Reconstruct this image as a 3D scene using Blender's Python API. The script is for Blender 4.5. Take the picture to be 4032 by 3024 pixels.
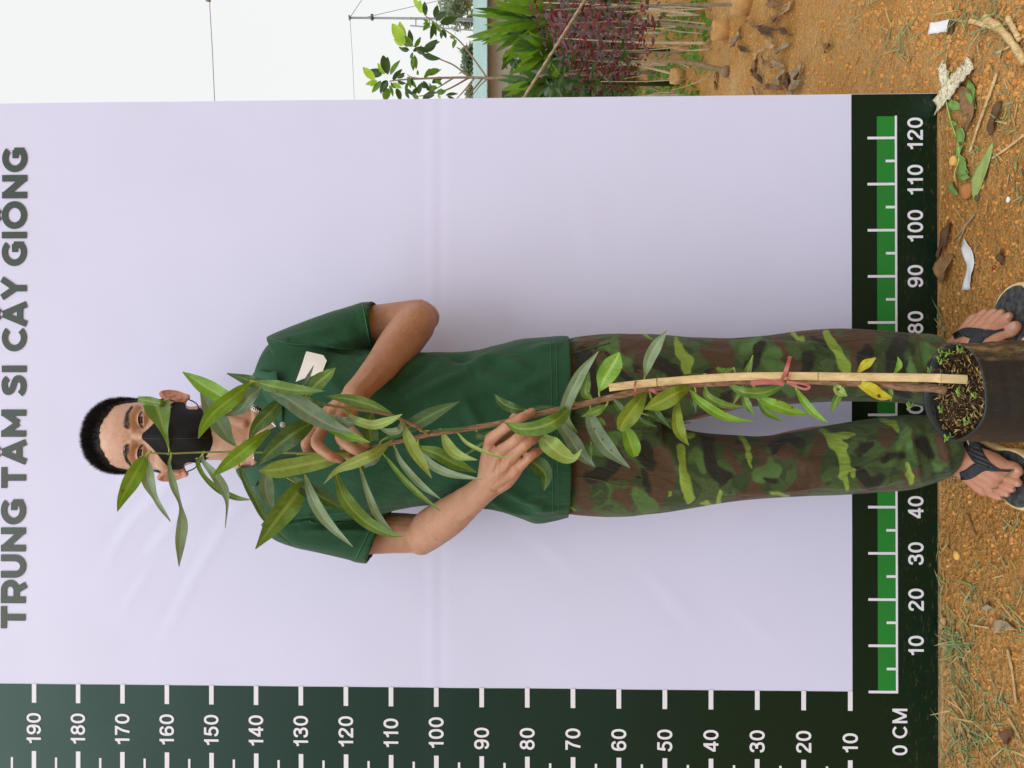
import bpy, bmesh, math, random
import numpy as np
from mathutils import Vector, Matrix
from mathutils.bvhtree import BVHTree

for o in list(bpy.data.objects):
    bpy.data.objects.remove(o, do_unlink=True)
SC = bpy.context.scene
COL = SC.collection
rad = math.radians

# ------------------------------------------------------------------ camera
# phone held on its side: the long edge of the picture runs down the man.
FPX = 3028.0                              # focal length in pixels of the 4032 px wide photograph
CAM = np.array([0.0, 0.0, 0.909])
PITCH, ROLL = 0.0079, 0.0014
_F = np.array([0, math.cos(PITCH), math.sin(PITCH)])
_U = np.array([0, -math.sin(PITCH), math.cos(PITCH)])
_R = np.array([1.0, 0, 0])
RR = _R * math.cos(ROLL) - _U * math.sin(ROLL)
UU = _R * math.sin(ROLL) + _U * math.cos(ROLL)
cd = bpy.data.cameras.new('camera')
cam = bpy.data.objects.new('camera', cd)
COL.objects.link(cam)
cd.sensor_width = 36.0
cd.sensor_fit = 'HORIZONTAL'
cd.lens = FPX / 4032 * 36.0
cd.clip_start, cd.clip_end = 0.02, 2000
M = Matrix.Identity(4)
for i in range(3):
    M[i][0], M[i][1], M[i][2], M[i][3] = -UU[i], RR[i], -_F[i], CAM[i]
cam.matrix_world = M
SC.camera = cam

def P(px, py, Y):
    """point seen at photo pixel (px, py) at the distance Y in front of the camera"""
    d = _F * FPX + RR * (1512 - py) + UU * (2016 - px)
    return CAM + d * (Y / d[1])
def G(px, py, z=0.0):
    """point seen at photo pixel (px, py) at the height z"""
    d = _F * FPX + RR * (1512 - py) + UU * (2016 - px)
    return CAM + d * ((z - CAM[2]) / d[2])

# ------------------------------------------------------------------ light: bright overcast day
SUN_EL, SUN_AZ = rad(52), rad(-28)        # azimuth measured from straight behind the camera, towards the left
w = bpy.data.worlds.new('World'); SC.world = w; w.use_nodes = True
nt = w.node_tree; nt.nodes.clear()
sky = nt.nodes.new('ShaderNodeTexSky'); sky.sky_type = 'NISHITA'; sky.sun_disc = False
sky.sun_elevation = SUN_EL; sky.sun_rotation = rad(180) + SUN_AZ
sky.air_density = 1.0; sky.dust_density = 4.0
mixn = nt.nodes.new('ShaderNodeMix'); mixn.data_type = 'RGBA'; mixn.inputs[0].default_value = 0.90
mixn.inputs[7].default_value = (8.5, 8.55, 8.45, 1)           # the closed cloud layer
nt.links.new(sky.outputs[0], mixn.inputs[6])
bg = nt.nodes.new('ShaderNodeBackground'); bg.inputs['Strength'].default_value = 0.10
wo = nt.nodes.new('ShaderNodeOutputWorld')
nt.links.new(mixn.outputs[2], bg.inputs['Color']); nt.links.new(bg.outputs[0], wo.inputs[0])
sl = bpy.data.lights.new('sun', 'SUN'); sl.energy = 1.5; sl.angle = rad(50); sl.color = (1.0, 0.985, 0.96)
sun = bpy.data.objects.new('sun', sl); COL.objects.link(sun)
_sd = Vector((math.sin(SUN_AZ) * math.cos(SUN_EL), -math.cos(SUN_AZ) * math.cos(SUN_EL), math.sin(SUN_EL)))
sun.rotation_euler = _sd.to_track_quat('Z', 'Y').to_euler()
sun.location = (-2, -4, 6)
SC.view_settings.view_transform = 'Standard'; SC.view_settings.look = 'None'
SC.view_settings.exposure = 0.22; SC.view_settings.gamma = 1.0
SC.view_settings.use_curve_mapping = False

# ------------------------------------------------------------------ helpers
rng = np.random.default_rng(7)
random.seed(7)

def lin(r, g, b):
    f = lambda c: (c / 255 / 12.92) if c / 255 <= 0.04045 else ((c / 255 + 0.055) / 1.055) ** 2.4
    return (f(r), f(g), f(b))

class NT:
    """small wrapper to write node materials"""
    def __init__(s, name):
        s.m = bpy.data.materials.new(name); s.m.use_nodes = True
        s.t = s.m.node_tree; s.t.nodes.clear()
        s.out = s.n('ShaderNodeOutputMaterial'); s.b = s.n('ShaderNodeBsdfPrincipled')
        s.l(s.b.outputs[0], s.out.inputs[0])
    def n(s, k, **kw):
        x = s.t.nodes.new(k)
        for a, v in kw.items(): setattr(x, a, v)
        return x
    def l(s, a, b): s.t.links.new(a, b)
    def coord(s, kind='Object', scale=(1, 1, 1), rot=(0, 0, 0)):
        if not hasattr(s, 'tc'): s.tc = s.n('ShaderNodeTexCoord')
        mp = s.n('ShaderNodeMapping'); mp.inputs['Scale'].default_value = scale; mp.inputs['Rotation'].default_value = rot
        s.l(s.tc.outputs[kind], mp.inputs[0]); return mp.outputs[0]
    def noise(s, vec, scale, detail=4, rough=0.55, dist=0.0):
        x = s.n('ShaderNodeTexNoise'); x.inputs['Scale'].default_value = scale; x.inputs['Detail'].default_value = detail
        x.inputs['Roughness'].default_value = rough; x.inputs['Distortion'].default_value = dist
        s.l(vec, x.inputs['Vector']); return x.outputs['Fac']
    def vor(s, vec, scale, feature='F1', out='Distance'):
        x = s.n('ShaderNodeTexVoronoi', feature=feature); x.inputs['Scale'].default_value = scale
        s.l(vec, x.inputs['Vector']); return x.outputs[out]
    def wave(s, vec, scale, dist=0.0, dirn='X', detail=2):
        x = s.n('ShaderNodeTexWave', bands_direction=dirn); x.inputs['Scale'].default_value = scale
        x.inputs['Distortion'].default_value = dist; x.inputs['Detail'].default_value = detail
        s.l(vec, x.inputs['Vector']); return x.outputs['Fac']
    def ramp(s, fac, stops, interp='LINEAR'):
        x = s.n('ShaderNodeValToRGB'); cr = x.color_ramp; cr.interpolation = interp
        while len(cr.elements) < len(stops): cr.elements.new(0.5)
        for e, (p, c) in zip(cr.elements, stops):
            e.position = p; e.color = (*c, 1) if len(c) == 3 else c
        s.l(fac, x.inputs[0]); return x.outputs[0]
    def rng(s, fac, a, b, c=0.0, d=1.0):
        x = s.n('ShaderNodeMapRange'); 
        for i, v in enumerate((a, b, c, d)): x.inputs[i + 1].default_value = v
        s.l(fac, x.inputs[0]); return x.outputs[0]
    def mix(s, fac, a, b, mode='MIX'):
        x = s.n('ShaderNodeMix', data_type='RGBA', blend_type=mode)
        for sock, v in ((0, fac), (6, a), (7, b)):
            if isinstance(v, (int, float)): x.inputs[sock].default_value = v
            elif isinstance(v, tuple): x.inputs[sock].default_value = (*v, 1) if len(v) == 3 else v
            else: s.l(v, x.inputs[sock])
        return x.outputs[2]
    def math(s, op, a, b=0.0):
        x = s.n('ShaderNodeMath', operation=op)
        for i, v in enumerate((a, b)):
            if isinstance(v, (int, float)): x.inputs[i].default_value = v
            else: s.l(v, x.inputs[i])
        return x.outputs[0]
    def attr(s, name, out='Fac'):
        x = s.n('ShaderNodeAttribute', attribute_name=name); return x.outputs[out]
    def col(s, c):
        if isinstance(c, tuple): s.b.inputs['Base Color'].default_value = (*c, 1) if len(c) == 3 else c
        else: s.l(c, s.b.inputs['Base Color'])
        return s
    def set(s, **kw):
        for k, v in kw.items():
            k = {'rough': 'Roughness', 'spec': 'Specular IOR Level', 'metal': 'Metallic', 'sheen': 'Sheen Weight', 'sss': 'Subsurface Weight', 'trans': 'Transmission Weight', 'coat': 'Coat Weight', 'ior': 'IOR', 'sheenr': 'Sheen Roughness'}[k]
            if isinstance(v, (int, float)): s.b.inputs[k].default_value = v
            else: s.l(v, s.b.inputs[k])
        return s
    def bump(s, h, strength=0.3, dist=0.002, chain=None):
        x = s.n('ShaderNodeBump'); x.inputs['Strength'].default_value = strength; x.inputs['Distance'].default_value = dist
        s.l(h, x.inputs['Height'])
        if chain is not None: s.l(chain, x.inputs['Normal'])
        s.l(x.outputs[0], s.b.inputs['Normal']); return x.outputs[0]

def plain(name, c, rough=0.6, var=0.0, scale=30, **kw):
    t = NT(name)
    if var:
        f = t.noise(t.coord(), scale, 4)
        t.col(t.ramp(f, [(0.3, tuple(x * (1 - var) for x in c)), (0.7, tuple(min(1, x * (1 + var)) for x in c))]))
    else: t.col(c)
    t.set(rough=rough, **kw); return t.m

def meshdata(name, v, f, mat=None, smooth=True):
    me = bpy.data.meshes.new(name)
    me.from_pydata([tuple(map(float, p)) for p in v], [], [tuple(map(int, q)) for q in f])
    if mat is not None:
        for m_ in (mat if isinstance(mat, (list, tuple)) else [mat]): me.materials.append(m_)
    if smooth: me.polygons.foreach_set('use_smooth', np.ones(len(me.polygons), bool))
    me.update(); return me
def link(name, me, parent=None, **tags):
    o = bpy.data.objects.new(name, me); COL.objects.link(o)
    if parent is not None:
        o.parent = parent
        o.matrix_parent_inverse = Matrix.Identity(4)
        if parent.get('_loc') is not None or True:
            # geometry is written in world coordinates: undo the chain of parents
            o.matrix_parent_inverse = world_of(parent).inverted()
    for k, x in tags.items(): o[k] = x
    return o
def world_of(o):
    m = o.matrix_basis.copy()
    if o.parent is not None: m = world_of(o.parent) @ o.matrix_parent_inverse @ m
    return m
def obj(name, v, f, mat, parent=None, smooth=True, **tags):
    return link(name, meshdata(name, v, f, mat, smooth), parent, **tags)
def empty(name, loc, label, category, group=None):
    o = bpy.data.objects.new(name, None); COL.objects.link(o); o.location = tuple(map(float, loc))
    o.empty_display_size = 0.05
    o['label'] = label; o['category'] = category
    if group: o['group'] = group
    return o
def T(label, category, group=None, kind=None):
    d = {}
    if label: d['label'] = label
    if category: d['category'] = category
    if group: d['group'] = group
    if kind: d['kind'] = kind
    return d

class MB:
    """collects pieces into one mesh"""
    def __init__(s): s.v = []; s.f = []; s.n = 0; s.mi = []
    def add(s, v, f, mi=0):
        v = np.asarray(v, float)
        s.v.append(v); s.f += [tuple(i + s.n for i in q) for q in f]; s.mi += [mi] * len(f); s.n += len(v); return s
    def box(s, c, size, rot=None, mi=0):
        h = np.array(size) / 2
        v = np.array([[x, y, z] for x in (-1, 1) for y in (-1, 1) for z in (-1, 1)]) * h
        if rot is not None: v = v @ np.array(rot).T
        return s.add(v + np.array(c), [(0, 1, 3, 2), (4, 6, 7, 5), (0, 4, 5, 1), (2, 3, 7, 6), (0, 2, 6, 4), (1, 5, 7, 3)], mi)
    def tube(s, pts, r, seg=8, cap=True, mi=0, up=None, ratio=1.0):
        v, f = tube(pts, r, seg, cap, up, ratio); return s.add(v, f, mi)
    def build(s, name, mat, parent=None, smooth=True, **tags):
        v = np.concatenate(s.v) if s.v else np.zeros((0, 3))
        me = meshdata(name, v, s.f, mat, smooth)
        if any(s.mi): me.polygons.foreach_set('material_index', np.array(s.mi, np.int32))
        return link(name, me, parent, **tags)

def frames(pts, up=None):
    pts = np.asarray(pts, float); n = len(pts)
    t = np.gradient(pts, axis=0); t /= np.linalg.norm(t, axis=1)[:, None] + 1e-12
    a = np.array(up, float) if up is not None else (np.array([0, 0, 1.]) if abs(t[0][2]) < 0.8 else np.array([1., 0, 0]))
    A, B = [], []
    for i in range(n):
        if up is not None: a = np.array(up, float)
        b = np.cross(t[i], a); b /= np.linalg.norm(b) + 1e-12
        a2 = np.cross(b, t[i]); A.append(a2); B.append(b); a = a2
    return t, np.array(A), np.array(B)
def tube(pts, r, seg=8, cap=True, up=None, ratio=1.0):
    """lofted tube; r scalar, list, or list of (ra, rb): ra along 'up', rb sideways"""
    pts = np.asarray(pts, float); n = len(pts)
    r = np.asarray(r, float)
    if r.ndim == 0: r = np.full(n, float(r))
    if r.ndim == 1: r = np.stack([r * ratio, r], 1)
    t, A, B = frames(pts, up)
    th = np.linspace(0, 2 * np.pi, seg, endpoint=False)
    v = (pts[:, None] + A[:, None] * (np.cos(th)[None, :, None] * r[:, 0][:, None, None]) + B[:, None] * (np.sin(th)[None, :, None] * r[:, 1][:, None, None])).reshape(-1, 3)
    f = [(i * seg + j, i * seg + (j + 1) % seg, (i + 1) * seg + (j + 1) % seg, (i + 1) * seg + j) for i in range(n - 1) for j in range(seg)]
    if cap:
        f.append(tuple(range(seg - 1, -1, -1))); f.append(tuple((n - 1) * seg + j for j in range(seg)))
    return v, f
def spline(pts, n):
    """Catmull-Rom through pts (any dimension)"""
    pts = np.asarray(pts, float); k = len(pts)
    if k == 2: return pts[0] + (pts[1] - pts[0]) * np.linspace(0, 1, n)[:, None]
    q = np.vstack([2 * pts[0] - pts[1], pts, 2 * pts[-1] - pts[-2]])
    s = np.linspace(0, k - 1, n); i = np.minimum(s.astype(int), k - 2); u = (s - i)[:, None]
    a, b, c, d = q[i], q[i + 1], q[i + 2], q[i + 3]
    return 0.5 * (2 * b + (c - a) * u + (2 * a - 5 * b + 4 * c - d) * u ** 2 + (3 * b - a - 3 * c + d) * u ** 3)
def grid_faces(nu, nv, wrap=False):
    f = []
    for i in range(nu - 1):
        for j in range(nv - (0 if wrap else 1)):
            f.append((i * nv + j, i * nv + (j + 1) % nv, (i + 1) * nv + (j + 1) % nv, (i + 1) * nv + j))
    return f
def ball(c, r, seg=10, rings=6):
    r = np.ones(3) * np.asarray(r)
    v = [(0, 0, 1)]; 
    for i in range(1, rings):
        a = math.pi * i / rings
        for j in range(seg):
            b = 2 * math.pi * j / seg; v.append((math.sin(a) * math.cos(b), math.sin(a) * math.sin(b), math.cos(a)))
    v.append((0, 0, -1)); f = []
    for j in range(seg):
        f.append((0, 1 + j, 1 + (j + 1) % seg))
        f.append((len(v) - 1, 1 + (rings - 2) * seg + (j + 1) % seg, 1 + (rings - 2) * seg + j))
        for i in range(rings - 2):
            f.append((1 + i * seg + j, 1 + (i + 1) * seg + j, 1 + (i + 1) * seg + (j + 1) % seg, 1 + i * seg + (j + 1) % seg))
    return np.array(v) * r + np.array(c), f

_perm = np.random.default_rng(3).permutation(4096)
_rv = np.random.default_rng(4).random(4096) * 2 - 1
def vnoise(p):
    """value noise in 3-D, p (n,3) -> (-1..1)"""
    p = np.asarray(p, float); i = np.floor(p).astype(np.int64); u = p - i; u = u * u * (3 - 2 * u)
    def h(a, b, c): return _rv[_perm[(_perm[(_perm[a & 4095] + b) & 4095] + c) & 4095]]
    x, y, z = i[:, 0], i[:, 1], i[:, 2]; r = 0
    for dx in (0, 1):
        for dy in (0, 1):
            for dz in (0, 1):
                wgt = (u[:, 0] if dx else 1 - u[:, 0]) * (u[:, 1] if dy else 1 - u[:, 1]) * (u[:, 2] if dz else 1 - u[:, 2])
                r = r + wgt * h(x + dx, y + dy, z + dz)
    return r
def fbm(p, oct=4, gain=0.5):
    a, r = 1.0, 0; p = np.asarray(p, float)
    for k in range(oct): r = r + a * vnoise(p + 17.3 * k); p = p * 2.03; a *= gain
    return r
def sstep(a, b, x):
    t = np.clip((x - a) / (b - a), 0, 1); return t * t * (3 - 2 * t)
# ================================================================== ground
def ground_h(x, y):
    p = np.stack([np.ravel(x), np.ravel(y), np.zeros(np.size(x))], 1)
    h = 0.006 * fbm(p * 3.1, 3) + 0.0045 * fbm(p * 14, 3) + 0.0022 * np.abs(fbm(p * 48 + 5, 2))
    far = sstep(3.0, 6.0, p[:, 1])
    h = h * (1 + 1.2 * far) + 0.02 * fbm(p * 0.7, 2) * far
    # flat where the feet, the pot and the foot of the banner stand
    keep = 1 - 0.75 * np.exp(-(((p[:, 0] + 0.02) / 0.30) ** 4 + ((p[:, 1] - 1.40) / 0.25) ** 4))
    return (h * keep - 0.003).reshape(np.shape(x))
def ground_at(px, py, dz=0.0):
    q = G(px, py, 0.0)
    for _ in range(3): q = G(px, py, float(ground_h(q[0], q[1])) + dz)
    return q
xs = np.concatenate([-np.geomspace(400, 1.25, 26), np.arange(-1.2, 2.3, 0.011), np.geomspace(2.32, 400, 26)])
ys = np.concatenate([-np.geomspace(400, 0.3, 22), np.arange(0, 1.15, 0.06), np.arange(1.16, 4.2, 0.011), np.geomspace(4.22, 600, 60)])
XX, YY = np.meshgrid(xs, ys, indexing='ij')
HH = ground_h(XX, YY); HH = np.where(np.abs(XX) + np.abs(YY) > 14, -0.01, HH)
t = NT('orange_dirt')
c = t.coord('Object')
n1 = t.noise(c, 2.2, 6, 0.6); n2 = t.noise(c, 55, 6, 0.65); n3 = t.noise(c, 420, 3, 0.6); v1 = t.vor(c, 150)
base = t.ramp(n1, [(0.30, lin(206, 144, 74)), (0.5, lin(232, 178, 104)), (0.72, lin(244, 208, 146))])
base = t.mix(t.rng(n2, 0.35, 0.7), base, t.mix(0.5, base, lin(176, 112, 56)))
base = t.mix(t.rng(t.noise(c, 130, 4, .7), 0.56, 0.70, 0, 0.6), base, lin(230, 186, 118))
base = t.mix(t.rng(n3, 0.54, 0.68, 0, 0.75), base, lin(124, 78, 42))
nd = t.noise(t.coord('Object', (1, 1, 1)), 9, 5, 0.7)
base = t.mix(t.rng(nd, 0.60, 0.75, 0, 0.6), base, lin(98, 66, 40))
t.col(base).set(rough=0.95, spec=0.15)
hh = t.math('ADD', t.math('MULTIPLY', n2, 1.0), t.math('MULTIPLY', n3, 0.45))
t.bump(t.math('ADD', hh, t.math('MULTIPLY', t.vor(c, 85), .8)), 1.0, 0.024)
M_DIRT = t.m
obj('ground', np.stack([XX, YY, HH], -1).reshape(-1, 3), grid_faces(len(xs), len(ys)), M_DIRT, None, True, kind='structure')

# clods and pebbles lying loose on the dirt
BALL0 = ball((0, 0, 0), 1, 6, 4)
def clods(n, region, rmin, rmax, seed):
    r_ = np.random.default_rng(seed); mb = MB(); C_, N_, Z_ = [], [], []
    for _ in range(n):
        px, py = region(r_)
        q = G(px, py); q[2] = 0
        r = rmin * (rmax / rmin) ** (r_.random() ** 4)
        v, f = BALL0
        v = v * (1 + 0.8 * (r_.random((len(v), 1)) - 0.5)) * r * np.array([1 + .5 * r_.random(), 1, .55 + .3 * r_.random()])
        a = r_.random() * 6.28; R2 = np.array([[math.cos(a), -math.sin(a), 0], [math.sin(a), math.cos(a), 0], [0, 0, 1]])
        mb.add(v @ R2.T + q, f); C_.append(q[:2]); N_.append(len(v)); Z_.append(r * .05)
    C_ = np.array(C_); hz = ground_h(C_[:, 0], C_[:, 1]) + np.array(Z_)
    for v, h in zip(mb.v, hz): v[:, 2] += h
    return mb
t = NT('dirt_clod'); c = t.coord('Object'); n = t.noise(c, 26, 3); n2 = t.noise(c, 300, 4)
t.col(t.mix(t.rng(n2, .4, .7, 0, .5), t.ramp(n, [(0.3, lin(180, 120, 60)), (0.5, lin(208, 148, 80)), (0.74, lin(226, 174, 108))]), lin(124, 76, 36))).set(rough=0.95, spec=0.15)
M_CLOD = t.m
def reg_strip(r_): return 3700 + 332 * r_.random(), 300 + 2724 * r_.random()
def reg_side(r_): return 2620 + 1412 * r_.random() ** 0.8, 400 * r_.random()
a_ = clods(5600, reg_strip, 0.0009, 0.0048, 1); b_ = clods(4200, reg_side, 0.0012, 0.0075, 2)
a_.add(np.concatenate(b_.v), b_.f)
a_.build('dirt_clods', M_CLOD, None, True, **T('loose orange dirt clods and small pebbles scattered over the bare ground', 'dirt', None, 'stuff'))

# ================================================================== measuring banner
BX0, BY0, BZ0, LEAN = -0.6679, 1.6739, 0.090, 0.0177
def bsurf(x, z, off=0.0):
    """banner point: x, z in cm on its printed rulers, off = metres towards the camera"""
    x = np.asarray(x, float); z = np.asarray(z, float)
    p = np.stack([x.ravel() * .05, z.ravel() * .05, np.zeros(x.size)], 1)
    d = 0.0012 * fbm(p * .8, 2).reshape(x.shape)
    d = d + 0.0005 * np.exp(-((z - 100.9) / 1.0) ** 2) - 0.00045 * np.exp(-((z - 98.8) / 0.9) ** 2) + 0.0010 * sstep(103, 97, z)         # the fold across the sheet
    wr = 0.0
    for (cx, cz, ang, ln, wd, am) in ((34, 160, -38, 9, 1.3, 2.0), (40, 164, -42, 10, 1.2, 1.9), (28, 151, -34, 9, 1.3, 1.7), (45, 158, -50, 8, 1.2, 1.5), (22, 166, -35, 7, 1.1, 1.3), (37, 146, -40, 8, 1.5, 1.6), (17, 157, -28, 8, 1.2, 1.2),
                                      (50, 151, -55, 7, 1.2, 1.2), (46, 169, -40, 6, 1.0, 1.2), (31, 171, -30, 7, 1.1, 1.1), (20, 48, 40, 8, 1.5, 1.2), (14, 30, 50, 7, 1.2, 1.0), (30, 74, 50, 8, 1.5, .9), (100, 66, 15, 14, 2, .6), (95, 132, 60, 12, 2, .5), (110, 160, 80, 14, 2.5, .6)):
        ca, sa = math.cos(rad(ang)), math.sin(rad(ang))
        u = (x - cx) * ca + (z - cz) * sa; v = -(x - cx) * sa + (z - cz) * ca
        wr = wr + am * 0.0005 * np.exp(-(u / ln) ** 2) * (np.exp(-(v / wd) ** 2) - 0.6 * np.exp(-((v - 1.8 * wd) / wd) ** 2))
    d = d + wr + off
    X = BX0 + x / 100; Z = BZ0 + z / 100 * math.cos(LEAN); Y = BY0 + z / 100 * math.sin(LEAN) - d
    return np.stack([X, Y, Z], -1)
def bpatch(mb, x0, x1, z0, z1, off, step=2.0):
    nx = max(2, int(abs(x1 - x0) / step) + 1); nz = max(2, int(abs(z1 - z0) / step) + 1)
    X, Z = np.meshgrid(np.linspace(x0, x1, nx), np.linspace(z0, z1, nz), indexing='ij')
    mb.add(bsurf(X, Z, off).reshape(-1, 3), [q[::-1] for q in grid_faces(nx, nz)])
def vinyl(name, c, rough, spec, dirt=0.0, dirt_at=0.22, tint=None):
    t = NT(name)
    if tint: t.b.inputs['Specular Tint'].default_value = (*tint, 1)
    co = t.coord('Object')
    rib = t.wave(co, 260, 0.6, 'Z', 1); rib2 = t.wave(co, 330, 0.6, 'X', 1)
    n = t.noise(co, 4, 3)
    cc = t.mix(t.rng(n, 0.35, 0.7, 0, 1), c, tuple(x * 0.975 for x in c))
    if dirt:
        g = t.n('ShaderNodeSeparateXYZ'); t.l(t.tc.outputs['Object'], g.inputs[0])
        s1 = t.noise(t.coord('Object', (60, 1, 220)), 1.0, 5, 0.7)
        low = t.rng(g.outputs[2], 0.0, dirt_at, 1.0, 0.0)
        cc = t.mix(t.math('MULTIPLY', t.rng(s1, 0.58, 0.72), t.math('MULTIPLY', low, dirt)), cc, lin(150, 130, 95))
    t.col(cc).set(rough=rough, spec=spec)
    t.bump(t.math('ADD', rib, rib2), 0.10, 0.0006); return t.m
M_WHITE = vinyl('vinyl_white', (0.665, 0.70, 0.97), 0.42, 0.5)
M_BAND = vinyl('vinyl_dark_green', lin(6, 30, 18), 0.30, 0.54, 0.4, 0.14, (.56, .86, .80))
M_GREEN = vinyl('vinyl_green', lin(26, 132, 50), 0.40, 0.5)
M_GREEN2 = vinyl('vinyl_green_shade', lin(28, 128, 50), 0.40, 0.5)
M_PRINT = vinyl('vinyl_print_white', (0.78, 0.80, 0.92), 0.42, 0.5)
M_HEAD = vinyl('vinyl_print_grey_green', lin(50, 66, 60), 0.40, 0.45)
banner = empty('measuring_banner', (BX0 + .6, BY0, 0.0), 'tall lavender white vinyl banner with dark green measuring rulers and a heading', 'banner')
mb = MB(); bpatch(mb, -26, 129.6, -8.9, 232, 0.0, 0.8); mb.build('vinyl_sheet', M_WHITE, banner)
mb = MB(); bpatch(mb, -26, 0, 9.5, 232, 0.0006, 1.2); mb.build('side_band', M_BAND, banner)
mb = MB(); bpatch(mb, -26, 129.5, -8.85, 9.5, 0.0006, 1.2); mb.build('foot_band', M_BAND, banner)
for k in range(25):
    mb = MB(); bpatch(mb, k * 5 + (0.25 if k == 0 else 0), min(k * 5 + 5, 124.7), 0.2, 4.05, 0.0010, 1.2); mb.build('ruler_bar', M_GREEN if k % 2 == 0 else M_GREEN2, banner)
mb = MB(); bpatch(mb, -0.28, 124.8, -0.25, 0.22, 0.0014, 1.5); mb.build('ruler_line', M_PRINT, banner)
for k in range(25):
    x = k * 5; mb = MB()
    bpatch(mb, x - 0.28, x + 0.28, 0.2, 6.1 if k % 2 == 0 else 2.2, 0.0016, 1.2); mb.build('tick', M_PRINT, banner)
for k in range(1, 23):
    z = k * 10; mb = MB(); bpatch(mb, -4.15, 0.1, z - 0.5, z + 0.5, 0.0012, 1.0); mb.build('tick', M_PRINT, banner)
    mb = MB(); bpatch(mb, -22.5, -14.9, z - 0.5, z + 0.5, 0.0012, 1.0); mb.build('tick', M_PRINT, banner)
    mb = MB(); bpatch(mb, -22.5, -16.3, z + 4.75, z + 5.25, 0.0012, 1.0); mb.build('tick', M_PRINT, banner)

def arc(cx, cy, rx, ry, a0, a1, n=22, p=1.0):
    a = np.radians(np.linspace(a0, a1, n)); c, s = np.cos(a), np.sin(a)
    return np.stack([cx + rx * np.sign(c) * np.abs(c) ** p, cy + ry * np.sign(s) * np.abs(s) ** p], 1)
def sp(*p, n=30): return spline(np.array(p, float), n)
def ln(*p): return np.array(p, float)
SIX = [sp((.48, .72), (.42, .87), (.28, .925), (.13, .83), (.078, .6), (.078, .36), (.13, .15), (.28, .075), (.43, .15), (.482, .325), (.43, .5), (.29, .565), (.15, .5), (.085, .37), n=60)]
GLYPH = {   # centre lines of the strokes in a 0..1 high cell, and the advance width
    '0': ([arc(.28, .5, .205, .425, 0, 360, 40, .9)], .56),
    '1': ([ln((.315, 0), (.315, 1.0)), sp((.07, .70), (.19, .73), (.285, .86), n=8)], .46),
    '2': ([sp((.08, .66), (.11, .84), (.28, .925), (.45, .84), (.47, .68), (.38, .5), (.2, .3), (.10, .12), n=40), ln((.015, .075), (.54, .075))], .56),
    '3': ([sp((.065, .70), (.11, .86), (.27, .925), (.43, .86), (.455, .72), (.38, .58), (.20, .535), n=30), sp((.20, .53), (.40, .49), (.485, .32), (.44, .14), (.27, .075), (.10, .14), (.055, .31), n=30)], .56),
    '4': ([ln((.405, 0), (.405, 1)), ln((.02, .265), (.56, .265)), ln((.06, .29), (.37, .93))], .56),
    '5': ([ln((.10, .925), (.50, .925)), ln((.155, .95), (.105, .48)), sp((.085, .485), (.2, .60), (.33, .60), (.45, .5), (.48, .34), (.43, .15), (.27, .075), (.11, .14), (.055, .28), n=34)], .56),
    '6': (SIX, .56), '9': ([np.array([.56, 1.0]) - q for q in SIX], .56),
    '7': ([ln((.03, .925), (.53, .925)), sp((.46, .88), (.30, .5), (.20, 0), n=14)], .56),
    '8': ([arc(.28, .73, .175, .195, 0, 360, 30), arc(.28, .305, .205, .23, 0, 360, 32)], .56),
    'C': ([arc(.38, .5, .30, .42, 38, 322, 34)], .74),
    'M': ([ln((.085, 0), (.085, 1)), ln((.745, 0), (.745, 1)), ln((.10, .96), (.415, .06)), ln((.73, .96), (.415, .06))], .83), ' ': ([], .2)}
HEAVY = {
    'T': ([ln((0, .88), (.78, .88)), ln((.39, 0), (.39, .8))], .78),
    'R': ([ln((.125, 0), (.125, 1)), np.vstack([ln((.1, .88)), arc(.46, .625, .25, .255, 90, -90, 16), ln((.1, .37))]), ln((.44, .40), (.66, -.02))], .80),
    'U': ([np.vstack([ln((.12, 1)), arc(.41, .43, .29, .33, 180, 360, 20), ln((.70, 1))])], .82),
    'N': ([ln((.125, 0), (.125, 1)), ln((.735, 0), (.735, 1)), ln((.12, .90), (.74, .10))], .86),
    'G': ([arc(.50, .5, .385, .385, 42, 318, 34), ln((.765, .02 + .10), (.765, .52)), ln((.50, .47), (.80, .47))], .89),
    'A': ([ln((.09, 0), (.455, .96)), ln((.82, 0), (.455, .96)), ln((.22, .27), (.69, .27))], .91),
    'M': ([ln((.125, 0), (.125, 1)), ln((.895, 0), (.895, 1)), ln((.12, .92), (.51, .30)), ln((.90, .92), (.51, .30))], 1.02),
    'S': ([sp((.64, .76), (.52, .87), (.37, .885), (.20, .83), (.16, .70), (.25, .58), (.46, .50), (.60, .41), (.615, .27), (.52, .15), (.35, .115), (.18, .16), (.07, .25), n=46)], .74),
    'I': ([ln((.125, 0), (.125, 1))], .25), 'C': ([arc(.50, .5, .385, .385, 42, 318, 34)], .82),
    'Y': ([ln((.06, 1.0), (.40, .46)), ln((.74, 1.0), (.40, .46)), ln((.40, 0), (.40, .5))], .80),
    'O': ([arc(.5, .5, .385, .385, 0, 360, 44)], 1.0)}
HAT = lambda c: [ln((c - .21, 1.10), (c, 1.27)), ln((c + .21, 1.10), (c, 1.27))]
HEAVY['\u00c2'] = (HEAVY['A'][0] + HAT(.455), .91)
HEAVY['\u1ed0'] = (HEAVY['O'][0] + HAT(.5) + [ln((.62, 1.24), (.78, 1.48))], 1.0)
HEAVY['\u1ec8'] = (HEAVY['I'][0] + [sp((.04, 1.42), (.16, 1.46), (.22, 1.36), (.13, 1.27), (.12, 1.16), n=12)], .25)
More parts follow.
